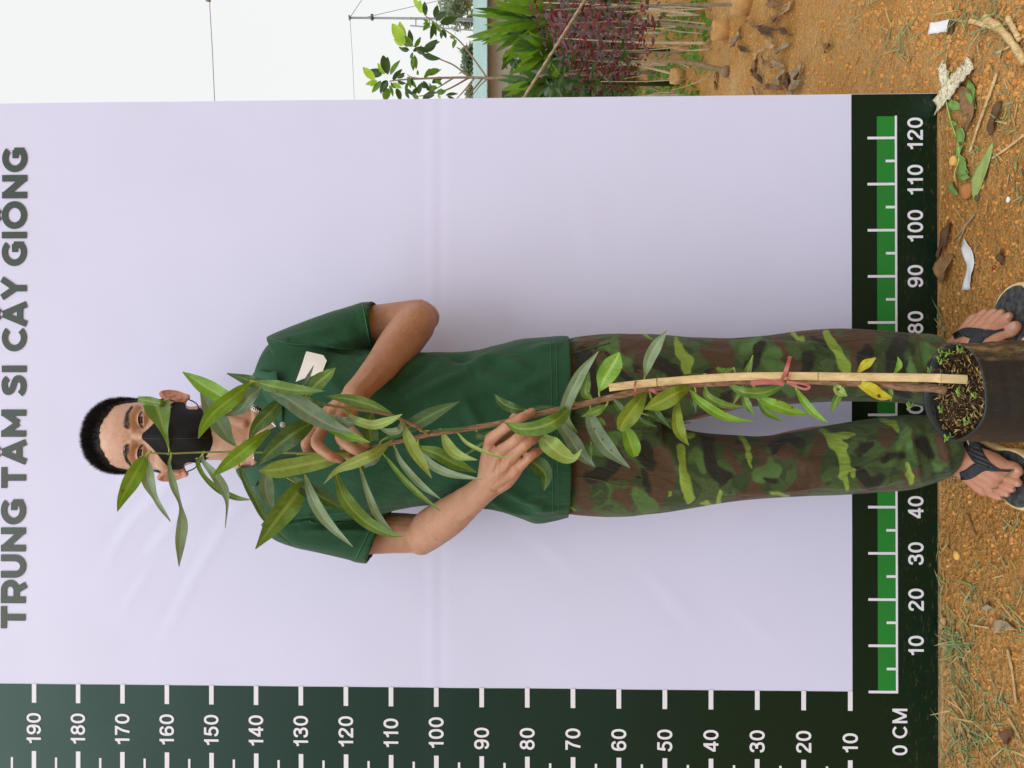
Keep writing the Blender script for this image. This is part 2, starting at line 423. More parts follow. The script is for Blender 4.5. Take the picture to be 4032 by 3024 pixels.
def stroke(path, wd):
    """ribbon of width wd along a 2-D path with mitred bends"""
    p = np.asarray(path, float); closed = np.linalg.norm(p[0] - p[-1]) < 1e-6
    if closed: p = p[:-1]
    nx = np.roll(p, -1, 0) - p; pv = p - np.roll(p, 1, 0)
    if not closed: nx[-1] = pv[-1]; pv[0] = nx[0]
    a = pv / np.linalg.norm(pv, axis=1)[:, None]; b = nx / np.linalg.norm(nx, axis=1)[:, None]
    m = a + b; m /= np.linalg.norm(m, axis=1)[:, None]; nrm = np.stack([-m[:, 1], m[:, 0]], 1)
    k = 1 / np.maximum(0.5, np.abs((m * a).sum(1)))
    off = nrm * (wd / 2 * k)[:, None]
    v = np.empty((2 * len(p), 2)); v[0::2] = p + off; v[1::2] = p - off
    n = len(p); f = [(2 * i, 2 * i + 1, (2 * i + 3) % (2 * n), (2 * i + 2) % (2 * n)) for i in range(n if closed else n - 1)]
    return v, f
def glyphs(body, table, wd, gap, wide=1.0):
    V, Fc, x, n, k = [], [], 0.0, 0, 0; D = []
    for ch in body:
        st, adv = table[ch]
        for s_ in st:
            if len(s_) == 2:                                  # long straight strokes follow the sheet
                s_ = np.linspace(s_[0], s_[1], 4)
            v, f = stroke(s_ * np.array([wide, 1]), wd); v = v + np.array([x, 0]); V.append(v); D.append(np.full(len(v), 0.00004 * k)); k += 1
            Fc += [tuple(i + n for i in q) for q in f]; n += len(v)
        x += adv * wide + gap
    return np.concatenate(V), Fc, x - gap, np.concatenate(D)
def numeral(body, h, xleft=None, xmid=None, z=0, width=None):
    v, f, wdt, dz = glyphs(body, GLYPH, 0.162, 0.10, 1.24)
    s = h; sx = h if width is None else width / wdt
    x = v[:, 0] * sx + (xleft if xleft is not None else xmid - wdt * sx / 2)
    p = bsurf(x, z + v[:, 1] * s, 0.0016); p[:, 1] -= dz
    return obj('numeral', p, f, M_PRINT, banner, False)
for k in range(1, 23): numeral(str(k * 10), 3.25, xleft=-13.4, z=k * 10 - 1.6)
for k in range(1, 13): numeral(str(k * 10), 3.3, xmid=k * 10 + (0.8 if k > 9 else 0), z=-5.75)
numeral('0 CM', 3.2, xleft=-13.7, z=-2.2, width=10.2)
# heading: heavy grotesque capitals, drawn stroke by stroke
for wd, x0, x1 in (('TRUNG', 12.6, 42.0), ('T\u00c2M', 44.5, 62.4), ('S\u1ec8', 65.4, 72.4), ('C\u00c2Y', 75.6, 92.4), ('GI\u1ed0NG', 95.0, 121.9)):
    v, f, wdt, dz = glyphs(wd, HEAVY, 0.24, 0.10)
    x = (x0 + v[:, 0] / wdt * (x1 - x0)) * .982; z = 192.0 + v[:, 1] * 5.6 - (x - 12) * 0.006
    p = bsurf(x, z, 0.0016); p[:, 1] -= dz
    obj('lettering', p, f, M_HEAD, banner, False)
# ================================================================== the man
def proj(p):
    """world points (n,3) -> photo pixels"""
    d = np.asarray(p, float).reshape(-1, 3) - CAM; k = FPX / (d @ _F)
    return 2016 - (d @ UU) * k, 1512 - (d @ RR) * k
def capsule(mb, pts, seg=14, n=None, up=None):
    """round-ended tapering limb through (x, y, z, r[, flat]) points"""
    pts = np.asarray(pts, float)
    n = n or 7 * (len(pts) - 1) + 1
    s = spline(pts, n); c, r = s[:, :3], np.maximum(s[:, 3], 0.001)
    d0 = c[0] - c[1]; d0 /= np.linalg.norm(d0); d1 = c[-1] - c[-2]; d1 /= np.linalg.norm(d1)
    ks = (0.97, 0.85, 0.62, 0.32)
    C = [c[0] + d0 * r[0] * k for k in ks] + list(c) + [c[-1] + d1 * r[-1] * k for k in reversed(ks)]
    Rr = [r[0] * math.sqrt(1 - k * k) for k in ks] + list(r) + [r[-1] * math.sqrt(1 - k * k) for k in reversed(ks)]
    C, Rr = np.array(C), np.array(Rr)
    if pts.shape[1] > 4:
        fl = np.concatenate([np.full(4, s[0, 4]), s[:, 4], np.full(4, s[-1, 4])])
        mb.tube(C, np.stack([Rr * fl, Rr], 1), seg, True, up=up)
    else: mb.tube(C, Rr, seg, True, up=up)
def loft(mb, secs, seg=40, expo=2.3):
    """closed stack of super-elliptic slices: (centre, half width along X, half depth along Y)"""
    th = np.linspace(0, 2 * np.pi, seg, endpoint=False); c, s = np.cos(th), np.sin(th)
    e = 2 / expo; cx = np.sign(c) * np.abs(c) ** e; sy = np.sign(s) * np.abs(s) ** e
    V = []
    for ctr, wx, wy in secs:
        V.append(np.stack([ctr[0] + wx * cx, ctr[1] + wy * sy, np.full(seg, ctr[2])], 1))
    f = grid_faces(len(secs), seg, True)
    f.append(tuple(range(seg - 1, -1, -1))); f.append(tuple((len(secs) - 1) * seg + j for j in range(seg)))
    mb.add(np.concatenate(V), f)
def remesh(mb, voxel, smooth=3, factor=0.5):
    me = meshdata('tmp', np.concatenate(mb.v), mb.f, None)
    o = bpy.data.objects.new('tmp', me); COL.objects.link(o)
    m = o.modifiers.new('r', 'REMESH'); m.mode = 'VOXEL'; m.voxel_size = voxel; m.adaptivity = 0
    if smooth:
        m = o.modifiers.new('s', 'SMOOTH'); m.factor = factor; m.iterations = smooth
    dg = bpy.context.evaluated_depsgraph_get(); ev = bpy.data.meshes.new_from_object(o.evaluated_get(dg))
    bpy.data.objects.remove(o); bpy.data.meshes.remove(me); ev.name = 'skin'
    return ev
def getv(me):
    a = np.empty(len(me.vertices) * 3, np.float32); me.vertices.foreach_get('co', a); return a.reshape(-1, 3).astype(float)
def getn(me):
    a = np.empty(len(me.vertices) * 3, np.float32); me.vertices.foreach_get('normal', a); return a.reshape(-1, 3).astype(float)
def setv(me, v): me.vertices.foreach_set('co', v.astype(np.float32).ravel()); me.update()
def setattr_(me, name, val):
    at = me.attributes.new(name, 'FLOAT', 'POINT'); at.data.foreach_set('value', np.asarray(val, np.float32))
def smoothshade(me): me.polygons.foreach_set('use_smooth', np.ones(len(me.polygons), bool)); me.update()
def bvh(me): 
    return BVHTree.FromPolygons([v.co[:] for v in me.vertices], [tuple(p.vertices) for p in me.polygons])
def cast(tree, px, py, off=0.0, default=None):
    """first hit of the line of sight through a photo pixel, moved off metres towards the camera"""
    d = P(px, py, 1.0) - CAM; d /= np.linalg.norm(d)
    h = tree.ray_cast(Vector(CAM), Vector(d), 5.0)
    if h[0] is None: return None if default is None else P(px, py, default)
    return np.array(h[0]) - d * off
def folds(me, lst):
    """raise soft ridges (or valleys) along picture lines (x0, y0, x1, y1, height mm, width px) on the side facing the camera"""
    v, n = getv(me), getn(me); px, py = proj(v); d = v - CAM; d /= np.linalg.norm(d, axis=1)[:, None]
    front = np.clip(-(n * d).sum(1) * 1.6 + 0.15, 0, 1); h = np.zeros(len(v))
    for x0, y0, x1, y1, a, wd in lst:
        L2 = (x1 - x0) ** 2 + (y1 - y0) ** 2; u = ((px - x0) * (x1 - x0) + (py - y0) * (y1 - y0)) / L2
        uc = np.clip(u, 0, 1); dx, dy = px - x0 - uc * (x1 - x0), py - y0 - uc * (y1 - y0)
        h += a / 1000 * np.exp(-(dx * dx + dy * dy) / (wd * wd)) * (0.35 + 0.65 * np.sin(np.pi * np.clip(u, 0.02, 0.98)))
    setv(me, v + n * (h * front)[:, None])

# ---- head frame
HT = rad(10); HY = rad(3)
_ey = np.array([math.sin(HY) * math.cos(HT), -math.cos(HY) * math.cos(HT), -math.sin(HT)])
_ex = np.array([math.cos(HY), math.sin(HY), 0]); _ez = np.cross(_ex, -_ey) * 1.0
_ez = np.cross(-_ey, _ex) if _ez[2] < 0 else _ez
HO = P(549, 1718, 1.385) - _ey * 0.083
def HP(x, y, z): return HO + _ex * x + _ey * y + _ez * z
def HL(p):
    d = np.asarray(p) - HO; return d @ _ex, d @ _ey, d @ _ez

body = MB()
# skull
hs = [(-.117, .014, .060, .030), (-.112, .026, .071, .005), (-.100, .038, .079, -.02), (-.085, .0485, .082, -.05), (-.06, .0575, .084, -.075), (-.03, .0645, .085, -.088),
      (0, .0665, .0825, -.098), (.025, .0672, .0865, -.103), (.05, .0668, .083, -.102), (.072, .062, .072, -.092), (.09, .050, .051, -.074), (.103, .033, .027, -.050), (.109, .014, .004, -.028)]
hs = spline(np.array(hs), 46); V = []
th = np.linspace(0, 2 * np.pi, 44, endpoint=False); c_, s_ = np.cos(th), np.sin(th); e_ = 2 / 2.25
for z, w_, yf, yb in hs:
    ym = (yf + yb) / 2 - 0.006; x = np.sign(c_) * np.abs(c_) ** e_ * w_; y = np.where(s_ > 0, ym + np.abs(s_) ** e_ * (yf - ym), ym - np.abs(s_) ** e_ * (ym - yb))
    V.append(HP(0, 0, z) + x[:, None] * _ex + y[:, None] * _ey)
f = grid_faces(46, 44, True); f += [tuple(range(43, -1, -1)), tuple(45 * 44 + j for j in range(44))]
body.add(np.concatenate(V), f)
hp = lambda x, y, z, r: (*HP(x, y, z), r)
capsule(body, [hp(0, .078, .010, .0085), hp(0, .083, -.008, .0075), hp(0, .087, -.028, .009), hp(0, .089, -.044, .011)])          # nose
capsule(body, [hp(-.011, .083, -.047, .008), hp(.011, .083, -.047, .008)])
for s in (-1, 1):
    capsule(body, [hp(s * .010, .0775, .014, .009), hp(s * .03, .0735, .019, .0095), hp(s * .050, .057, .015, .009)])                  # brow
    capsule(body, [hp(s * .030, .060, -.034, .0165), hp(s * .047, .046, -.032, .0165)])                                            # cheek bone
    # ear: bowl, rim, lobe
    ec = lambda y, z, o, r, s=s: (*HP(s * (.0655 + o), y, z), r)
    rim = [ec(.004, -.032, .002, .0035), ec(.002, -.018, .009, .0036), ec(-.010, -.010, .0165, .0038), ec(-.020, -.018, .0205, .0038), ec(-.022, -.035, .0195, .0036), ec(-.016, -.050, .014, .0036), ec(-.006, -.060, .010, .0046), ec(.003, -.062, .006, .0045)]
    capsule(body, rim, 10, 40)
    pl = [ec(-.001, -.030, .001, .004), ec(-.008, -.030, .008, .0035), ec(-.015, -.031, .0135, .003)]
    for (y0, z0, o0), (y1, z1, o1) in (((.002, -.018, .004), (-.012, -.0135, .014)), ((.002, -.024, .004), (-.016, -.021, .0165)), ((.002, -.034, .002), (-.019, -.035, .016)), ((.002, -.042, .002), (-.016, -.045, .013)), ((.002, -.030, .002), (-.019, -.030, .0165)), ((.002, -.038, .002), (-.019, -.040, .0155)), ((.002, -.046, .002), (-.013, -.050, .011)), ((.002, -.054, .002), (-.006, -.056, .007))):
        capsule(body, [ec(y0, z0, o0 - .004, .0052), ec((y0 + y1) / 2 - .003, (z0 + z1) / 2, (o0 + o1) / 2 - .004, .0050), ec(y1, z1, o1 - .002, .0044)], 8, 8)
    capsule(body, [ec(-.004, -.024, .008, .0026), ec(-.013, -.036, .0125, .0028), ec(-.008, -.048, .009, .0028)], 8, 12)
    capsule(body, [ec(.006, -.040, .003, .0038), ec(.004, -.050, .004, .004)], 8, 6)
# neck and trunk (kept slim: the shirt goes over it)
pt = lambda px, py, Y, r, *a: (*P(px, py, Y), r, *a)
def bt(x, y, z, r, *a): return (x, y, z, r, *a)
NX = P(950, 1703, 1.475)[0]
capsule(body, [bt(NX - .003, 1.470, HO[2] - .05, .050), bt(NX, 1.478, HO[2] - .10, .0535), bt(NX, 1.487, HO[2] - .15, .0560), bt(NX - .004, 1.497, HO[2] - .20, .062), bt(NX - .006, 1.505, HO[2] - .25, .075)], 28)
for s in (-1, 1):
    capsule(body, [bt(NX + s * .040, 1.464, HO[2] - .07, .010), bt(NX + s * .033, 1.446, HO[2] - .13, .0095), bt(NX + s * .018, 1.440, HO[2] - .185, .0085)], 12)
    capsule(body, [bt(NX + s * .010, 1.440, HO[2] - .210, .010), bt(NX + s * .06, 1.448, HO[2] - .205, .010), bt(NX + s * .11, 1.475, HO[2] - .215, .010)], 12)
capsule(body, [bt(NX, 1.444, HO[2] - .09, .012), bt(NX, 1.438, HO[2] - .13, .0115), bt(NX, 1.443, HO[2] - .17, .010)], 12)                  # throat
capsule(body, [bt(NX, 1.51, HO[2] - .16, .055), bt(NX - .006, 1.51, HO[2] - .22, .085), bt(NX - .006, 1.505, HO[2] - .30, .088), bt(NX - .008, 1.505, HO[2] - .45, .083), bt(NX - .008, 1.505, HO[2] - .62, .085), bt(NX - .008, 1.505, HO[2] - .78, .085)], 28)
capsule(body, [bt(NX - .14, 1.515, HO[2] - .275, .042), bt(NX, 1.505, HO[2] - .235, .058), bt(NX + .13, 1.515, HO[2] - .275, .042)], 20)
for s in (-1, 1):
    capsule(body, [bt(NX + s * .034, 1.502, HO[2] - .13, .026), bt(NX + s * .066, 1.508, HO[2] - .185, .030), bt(NX + s * .115, 1.512, HO[2] - .245, .036)], 16)
# left arm (towards the top of the picture), folded at the elbow
capsule(body, [pt(1140, 1400, 1.51, .045), pt(1400, 1305, 1.525, .044), pt(1560, 1268, 1.525, .0395), pt(1650, 1250, 1.522, .036)], 24)
capsule(body, [pt(1672, 1250, 1.520, .0290), pt(1640, 1272, 1.500, .0390), pt(1580, 1345, 1.462, .0395), pt(1508, 1432, 1.405, .0310), pt(1440, 1508, 1.350, .0238), pt(1400, 1550, 1.325, .0225)], 24)
capsule(body, [pt(1682, 1238, 1.528, .020), pt(1650, 1255, 1.515, .028)], 16)
# right arm
capsule(body, [pt(1140, 2050, 1.51, .045), pt(1400, 2095, 1.52, .042), pt(1560, 2098, 1.515, .0395), pt(1650, 2100, 1.508, .0375)], 24)
capsule(body, [pt(1660, 2118, 1.505, .0330), pt(1700, 2078, 1.47, .0385), pt(1770, 2032, 1.415, .0355), pt(1845, 1974, 1.355, .0275), pt(1902, 1928, 1.308, .0235), pt(1930, 1905, 1.296, .0235)], 24)
capsule(body, [pt(1668, 2140, 1.515, .019), pt(1700, 2100, 1.49, .026)], 16)
# hands
def fing(crop, pts): return [pt(crop[0] + crop[2] * x, crop[1] + crop[2] * y, Y, r) for x, y, Y, r in pts]
H2 = (1850, 1550, .2712); H1 = (1150, 1500, .2411)
RH = {'index': [(300, 662, 1.250, .0108), (440, 558, 1.238, .0092), (570, 455, 1.228, .0094), (670, 392, 1.226, .0081), (760, 342, 1.226, .0082), (900, 262, 1.234, .0068)],
      'middle': [(450, 832, 1.243, .0110), (590, 728, 1.230, .0094), (720, 632, 1.222, .0096), (880, 545, 1.232, .0083), (970, 515, 1.250, .0068)],
      'ring': [(580, 962, 1.243, .0104), (715, 828, 1.231, .0088), (850, 702, 1.224, .0091), (960, 640, 1.238, .0079), (1005, 620, 1.256, .0066)],
      'pinky': [(690, 1088, 1.250, .0096), (800, 985, 1.240, .0079), (905, 890, 1.234, .0081), (1010, 820, 1.246, .0071), (1050, 795, 1.262, .006)]}
RT = [(300, 1250, 1.305, .0160), (400, 850, 1.285, .0135), (560, 520, 1.272, .0105), (650, 370, 1.266, .0095), (705, 290, 1.262, .0075)]
for k, q in RH.items():
    capsule(body, fing(H2, q), 14)
    mcp = q[0]; capsule(body, fing(H2, [(230, 1330, 1.292, .0165), ((230 + mcp[0] * 2) / 3, (1330 + mcp[1] * 2) / 3, mcp[2] + .016, .0135), (mcp[0], mcp[1], mcp[2] + .003, .0100)]), 14)
    capsule(body, fing(H2, [(mcp[0] - 90, mcp[1] + 130, mcp[2] + .008, .0042), (mcp[0] - 10, mcp[1] + 10, mcp[2] - .0032, .0082)]), 10, 5)
capsule(body, fing(H2, [(320, 1385, 1.297, .0150), (520, 1275, 1.281, .0130), (680, 1110, 1.256, .0102)]), 12)
capsule(body, fing(H2, RT), 14)
LH = {'index': [(520, 560, 1.300, .0105), (370, 800, 1.280, .0092), (240, 1000, 1.272, .0094), (250, 1110, 1.280, .0080), (320, 1210, 1.294, .0068)],
      'middle': [(630, 560, 1.292, .0108), (500, 800, 1.266, .0096), (400, 1015, 1.246, .0098), (590, 1200, 1.236, .0086), (690, 1250, 1.238, .0080), (775, 1285, 1.242, .0066)],
      'ring': [(770, 610, 1.290, .0105), (785, 800, 1.266, .0094), (815, 965, 1.248, .0096), (1010, 1110, 1.236, .0085), (1200, 1195, 1.244, .0068)],
      'pinky': [(900, 670, 1.296, .0098), (960, 770, 1.275, .0082), (1015, 860, 1.258, .0084), (1130, 965, 1.246, .0074), (1215, 1055, 1.248, .0062)]}
LT = [(900, 420, 1.330, .0155), (860, 800, 1.318, .0128), (880, 1080, 1.295, .0100), (930, 1235, 1.285, .0080)]
for k, q in LH.items():
    capsule(body, fing(H1, q), 14)
    mcp = q[0]; capsule(body, fing(H1, [(1060, 190, 1.332, .0165), ((1060 + mcp[0] * 2) / 3, (190 + mcp[1] * 2) / 3, mcp[2] + .012, .0135), (mcp[0], mcp[1], mcp[2] + .002, .0102)]), 14)
    capsule(body, fing(H1, [(mcp[0] + 110, mcp[1] - 110, mcp[2] + .010, .0042), (mcp[0], mcp[1], mcp[2] - .003, .0082)]), 10, 5)
capsule(body, fing(H1, LT), 14)
# legs (inside the trousers) and feet
LA, RA = np.array([P(3700, 1450, 1.5)[0], 1.515, .090]), np.array([P(3700, 1765, 1.5)[0], 1.515, .090])
for A, hipx in ((LA, NX + .075), (RA, NX - .09)):
    capsule(body, [bt(hipx, 1.505, .86, .075), bt(hipx, 1.50, .62, .060), bt((hipx + A[0]) / 2, 1.50, .45, .047), bt(A[0], 1.51, .30, .044), bt(A[0], 1.515, .10, .034)], 20)
F4 = (3650, 1100, .2412); F5 = (3650, 1650, .2412)
def toe(crop, b, t_, r, zb=.043, zt=.036):
    B = G(crop[0] + crop[2] * b[0], crop[1] + crop[2] * b[1], zb); E_ = G(crop[0] + crop[2] * t_[0], crop[1] + crop[2] * t_[1], zt)
    d = E_ - B; L = np.linalg.norm(d); d /= L; E2 = E_ - d * r * .8
    m1 = B + (E2 - B) * .5 + np.array([0, 0, .003])
    capsule(body, [(*B, r * 1.05), (*m1, r * .90), (*(B + (E2 - B) * .82), r * 1.04), (*E2, r * .84)], 14)
    return B, E_
FT = {}
for key, crop, A, toes in (('L', F4, LA, [((1040, 1010), (1500, 735), .0128), ((1110, 800), (1385, 560), .0098), ((1020, 725), (1250, 512), .0092), ((940, 680), (1140, 490), .0088), ((845, 655), (985, 492), .0086)]),
                           ('R', F5, RA, [((1080, 660), (1540, 880), .0128), ((1210, 890), (1530, 1065), .0098), ((1150, 1000), (1425, 1165), .0092), ((1080, 1085), (1345, 1245), .0088), ((985, 1160), (1225, 1295), .0086)])):
    heel = np.array([A[0], 1.553, .055])
    capsule(body, [(*heel, .030), (heel[0], 1.52, .062, .031), (heel[0], 1.50, .10, .034)], 20)
    FT[key] = [heel]
    for b, t_, r in toes:
        B, E_ = toe(crop, b, t_, r); FT[key].append((B, E_))
        mid = (B + np.array([A[0], 1.49, .088])) / 2; mid[2] = .069
        capsule(body, [(A[0] + (B[0] - A[0]) * .25, 1.505, .082, .026), (*mid, .0195), (*(B + np.array([0, .012, .003])), r * 1.28), (*B, r * 1.05)], 14)
    # sole of the foot
    Bm = np.mean([x[0] for x in FT[key][1:]], 0)
    capsule(body, [(*heel, .027), (*((heel + Bm) / 2 * [1, 1, 0] + [0, 0, .045]), .019), (*(Bm * [1, 1, 0] + [0, 0, .038]), .0125)], 16)

skin = remesh(body, 0.0019, 4, 0.5)
v, n = getv(skin), getn(skin)
x, y, z = HL(v)
for s in (-1, 1):                                     # eye sockets
    g = np.exp(-((x - s * .030) / .0150) ** 2 - ((z + .001) / .0098) ** 2) * (y > .03)
    v = v - _ey * (0.0105 * g)[:, None]
    g = np.exp(-((x - s * .017) / .006) ** 2 - ((z - .004) / .010) ** 2) * (y > .03)
    v = v - _ey * (0.0020 * g)[:, None]
setv(skin, v); n = getn(skin)
# veins and tendons on arms and hands, soft relief everywhere
px, py = proj(v)
rel = 0.0005 * fbm(v * 60, 2)
setv(skin, v + n * rel[:, None])
folds(skin, [(1760, 2050, 1850, 1960, 1.3, 8), (1850, 1960, 1930, 1880, 1.2, 8), (1800, 2060, 1880, 2000, 1.0, 7), (1930, 1880, 1990, 1850, 1.2, 5), (1990, 1850, 2010, 1810, 1.0, 5), (1960, 1890, 1965, 1800, .9, 5), (1905, 1860, 1925, 1760, 1.2, 7), (1930, 1890, 1960, 1780, 1.0, 6),
             (1480, 1440, 1400, 1530, 1.0, 8), (1500, 1470, 1440, 1540, 1.0, 8), (1400, 1540, 1330, 1620, 1.0, 6)])
cre = []
for q, cr in ((RH, H2), (LH, H1)):                    # creases over the knuckles
    for k in q.values():
        a_, b_ = np.array(k[1][:2]), np.array(k[3][:2]); c0 = np.array(k[2][:2]); d_ = (b_ - a_) / np.linalg.norm(b_ - a_); p_ = np.array([-d_[1], d_[0]])
        for o in (-34, -4, 26):
            A_, B_ = c0 + d_ * o - p_ * 62, c0 + d_ * o + p_ * 62
            cre.append((cr[0] + cr[2] * A_[0], cr[1] + cr[2] * A_[1], cr[0] + cr[2] * B_[0], cr[1] + cr[2] * B_[1], -.75, 2.6))
folds(skin, cre)
v, n = getv(skin), getn(skin); x, y, z = HL(v); px, py = proj(v)
# ruddy zones: ears, knuckles, feet, cheeks
red = np.zeros(len(v))
red += 0.95 * ((np.abs(x) > .0685) & (z > -.075) & (z < .01) & (y < .02) & (v[:, 2] > 1.35))
for q in (RH, LH):
    cr = H2 if q is RH else H1
    for k in q.values():
        for j in ((0, 2, 4) if len(k) > 5 else (0, 2)):
            p3 = np.array(pt(cr[0] + cr[2] * k[j][0], cr[1] + cr[2] * k[j][1], k[j][2], 0)[:3])
            red += 0.6 * np.exp(-((v - p3) ** 2).sum(1) / .012 ** 2)
red += 0.55 * (v[:, 2] < .12)
red += 0.35 * np.exp(-((np.abs(x) - .035) / .02) ** 2 - ((z + .03) / .02) ** 2) * (y > 0) * (v[:, 2] > 1.3)
red += 0.25 * np.exp(-(x / .012) ** 2 - ((z + .008) / .012) ** 2) * (y > 0) * (v[:, 2] > 1.3)
setattr_(skin, 'red', np.clip(red, 0, 1))
# paler face, sun-browned arms
setattr_(skin, 'face', sstep(1.40, 1.50, v[:, 2]))
smoothshade(skin)

def skin_mat():
    t = NT('skin'); c = t.coord('Object')
    n1 = t.noise(c, 28, 5, .6); n2 = t.noise(c, 210, 3, .6); n3 = t.noise(c, 900, 2)
    arm = t.ramp(n1, [(.3, (.38, .200, .118)), (.7, (.47, .260, .160))])
    face = t.ramp(n1, [(.3, (.57, .360, .255)), (.7, (.66, .435, .320))])
    cc = t.mix(t.attr('face'), arm, face)
    cc = t.mix(t.math('MULTIPLY', t.attr('red'), .55), cc, (.50, .165, .105))
    cc = t.mix(t.rng(n2, .50, .72, 0, .30), cc, (.28, .13, .075)); cc = t.mix(t.rng(t.noise(c, 55, 4), .45, .7, 0, .25), cc, (.50, .21, .13))
    t.col(cc).set(rough=.48, spec=.42, sss=.06)
    t.b.inputs['Subsurface Radius'].default_value = (.012, .005, .003); t.b.inputs['Subsurface Scale'].default_value = 0.6
    b1 = t.bump(t.vor(c, 620), .22, .0010); t.bump(t.math('ADD', n2, t.noise(c, 70, 3)), .22, .0018, b1)
    return t.m
M_SKIN = skin_mat(); skin.materials.append(M_SKIN)
man = link('person', skin, None, **T('man in a black face mask, dark green polo shirt and camouflage trousers holding a sapling', 'person'))
BT = bvh(skin)
def hcast(x, z, y0=.3, off=0.0):
    """front of the head at local (x, z)"""
    h = BT.ray_cast(Vector(HP(x, y0, z)), Vector(-_ey), .5)
    return None if h[0] is None else float(HL(np.array(h[0]))[1]) + off

# ---- eyes
t = NT('eye_white'); t.col((.46, .40, .37)).set(rough=.18, spec=.5); M_EYE = t.m
t = NT('iris'); t.col((.022, .011, .007)).set(rough=.12, spec=.6); M_IRIS = t.m
M_LASH = plain('lash', (.012, .010, .009), .7)
ER, EY = .0158, .0655
for s in (-1, 1):
    cx, cz = s * .0300, -.0012
    ev = []
    for i in range(10):
        for j in range(32):
            u, b_ = i / 9, j / 32 * 6.283; dx, dz = .0166 * u * math.cos(b_), .0062 * u * math.sin(b_)
            ev.append(HP(cx + dx, EY + math.sqrt(max(ER * ER - dx * dx - dz * dz, 1e-6)), cz + dz))
    eye = obj('eye', ev, grid_faces(10, 32, True), M_EYE, man)
    ir = []; fr = []
    for i in range(9):
        a = i / 8 * .0068 / ER
        for j in range(24):
            b = j / 24 * 6.283; ir.append(HP(cx - s * .0004 + (ER + .0003) * math.sin(a) * math.cos(b), EY + (ER + .0003) * math.cos(a) + (.0003 if i < 4 else 0), cz + .0006 + (ER + .0003) * math.sin(a) * math.sin(b)))
    obj('iris', ir, grid_faces(9, 24, True), M_IRIS, eye)
    # lids: smooth skin ring from the almond opening out onto the socket
    NTH, NR = 56, 12; V = []
    for k in range(NR):
        for j in range(NTH):
            a = 2 * math.pi * j / NTH; ca, sa = math.cos(a), math.sin(a)
            hgt = .0040 if sa > 0 else .0034
            ax = .0152 * ca; az = hgt * sa * (1 - .25 * abs(ca) ** 3) + .0012 * ca * s * 1.0 - .0008 * abs(ca)   # outer corner a little higher
            ox, oz = .0255 * ca, .0165 * sa + .001
            if k == 0: u = 0; rr = ER - .0018
            else: u = (k - 1) / (NR - 2); rr = ER + .0011
            xx, zz = ax + (ox - ax) * u, az + (oz - az) * u
            ys = EY + math.sqrt(max(rr * rr - min(xx * xx + zz * zz, rr * rr * .97), 0))
            hh_ = hcast(cx + xx, cz + zz)
            hh_ = hh_ if hh_ is not None else ys
            wgt = float(sstep(.10, .95, u))
            yy = ys * (1 - wgt) + (hh_ - (.0006 if u > .9 else -.0004)) * wgt
            if sa > .12 and k > 0: yy -= .0016 * math.exp(-((u - .36) / .09) ** 2) * min(1, (sa - .12) * 2.5)      # fold of the upper lid
            if sa > 0 and k > 0: yy += .0010 * math.exp(-((u - .12) / .12) ** 2)
            if sa < 0 and k > 0: yy += .0007 * math.exp(-((u - .18) / .14) ** 2)
            V.append(HP(cx + xx, yy, cz + zz))
    me = meshdata('eyelid', V, grid_faces(NR, NTH, True), M_SKIN); setattr_(me, 'face', np.ones(len(V))); setattr_(me, 'red', np.full(len(V), .18))
    link('eyelid', me, man)
    mb = MB(); up = []; 
    for j in range(2, 27):
        a = math.pi * j / 28; ca, sa = math.cos(a), math.sin(a)
        ax = .0152 * ca; az = .0040 * sa * (1 - .25 * abs(ca) ** 3) + .0012 * ca * s - .0008 * abs(ca)
        ys = EY + math.sqrt(max((ER + .0014) ** 2 - ax * ax - az * az, 0)); up.append(HP(cx + ax, ys + .0006, cz + az + .0001))
    mb.tube(up, [.0003] + [.00075] * 23 + [.0003], 6)
    for j in range(1, 24):
        p0 = up[j]; tip = p0 + _ey * .0042 - _ez * .0012 + _ex * (.0016 * (1 if j < 12 else -1) * abs(j - 12) / 12)
        mb.tube([p0, (p0 + tip) / 2 - _ez * .0006, tip], [.00028, .0002, .00005], 4)
    mb.build('eyelash', M_LASH, eye)

# ---- hair: cap plus short upright strands
t = NT('black_hair'); c = t.coord('Object'); t.col(t.ramp(t.noise(c, 300, 2), [(.3, (.0045, .0042, .0045)), (.7, (.018, .016, .016))])).set(rough=.55, spec=.3); M_HAIR = t.m
def hairline(x, y, z):
    """>0 where hair grows (head frame)"""
    front = .072 - 5.0 * x * x * (1 + 12 * np.abs(x)) 
    side = np.where(y > .0, np.maximum(-.030 + (y + .0) * 2.05, -.03), -.05)
    line = np.where(y > .045, front, side)
    blend = sstep(.030, .062, y)
    line = side * (1 - blend) + front * blend
    line = line + .0028 * vnoise(np.stack([np.atleast_1d(x) * 160, np.atleast_1d(y) * 160, np.atleast_1d(z) * 60], 1)).reshape(np.shape(x))
    return z - line
hv, hn = getv(skin), getn(skin); hx, hy, hz = HL(hv)
onhead = (hv[:, 2] > 1.45) & (hz > -.07) & (np.abs(hx) < .0705)
grow = onhead & (hairline(hx, hy, hz) > -.001)
polys = np.array([tuple(p.vertices) for p in skin.polygons if grow[p.vertices[0]] and grow[p.vertices[1]] and grow[p.vertices[2]] and grow[p.vertices[3]]])
used = np.unique(polys); remap = -np.ones(len(hv), int); remap[used] = np.arange(len(used))
mb = MB(); edge = np.clip(hairline(hx, hy, hz)[used] / .010, 0, 1)
mb.add(hv[used] + hn[used] * (0.0003 + .0022 * edge)[:, None], [tuple(remap[i] for i in q) for q in polys])
r_ = np.random.default_rng(11)
pick = r_.choice(used, 34000); SV, SF = [], []
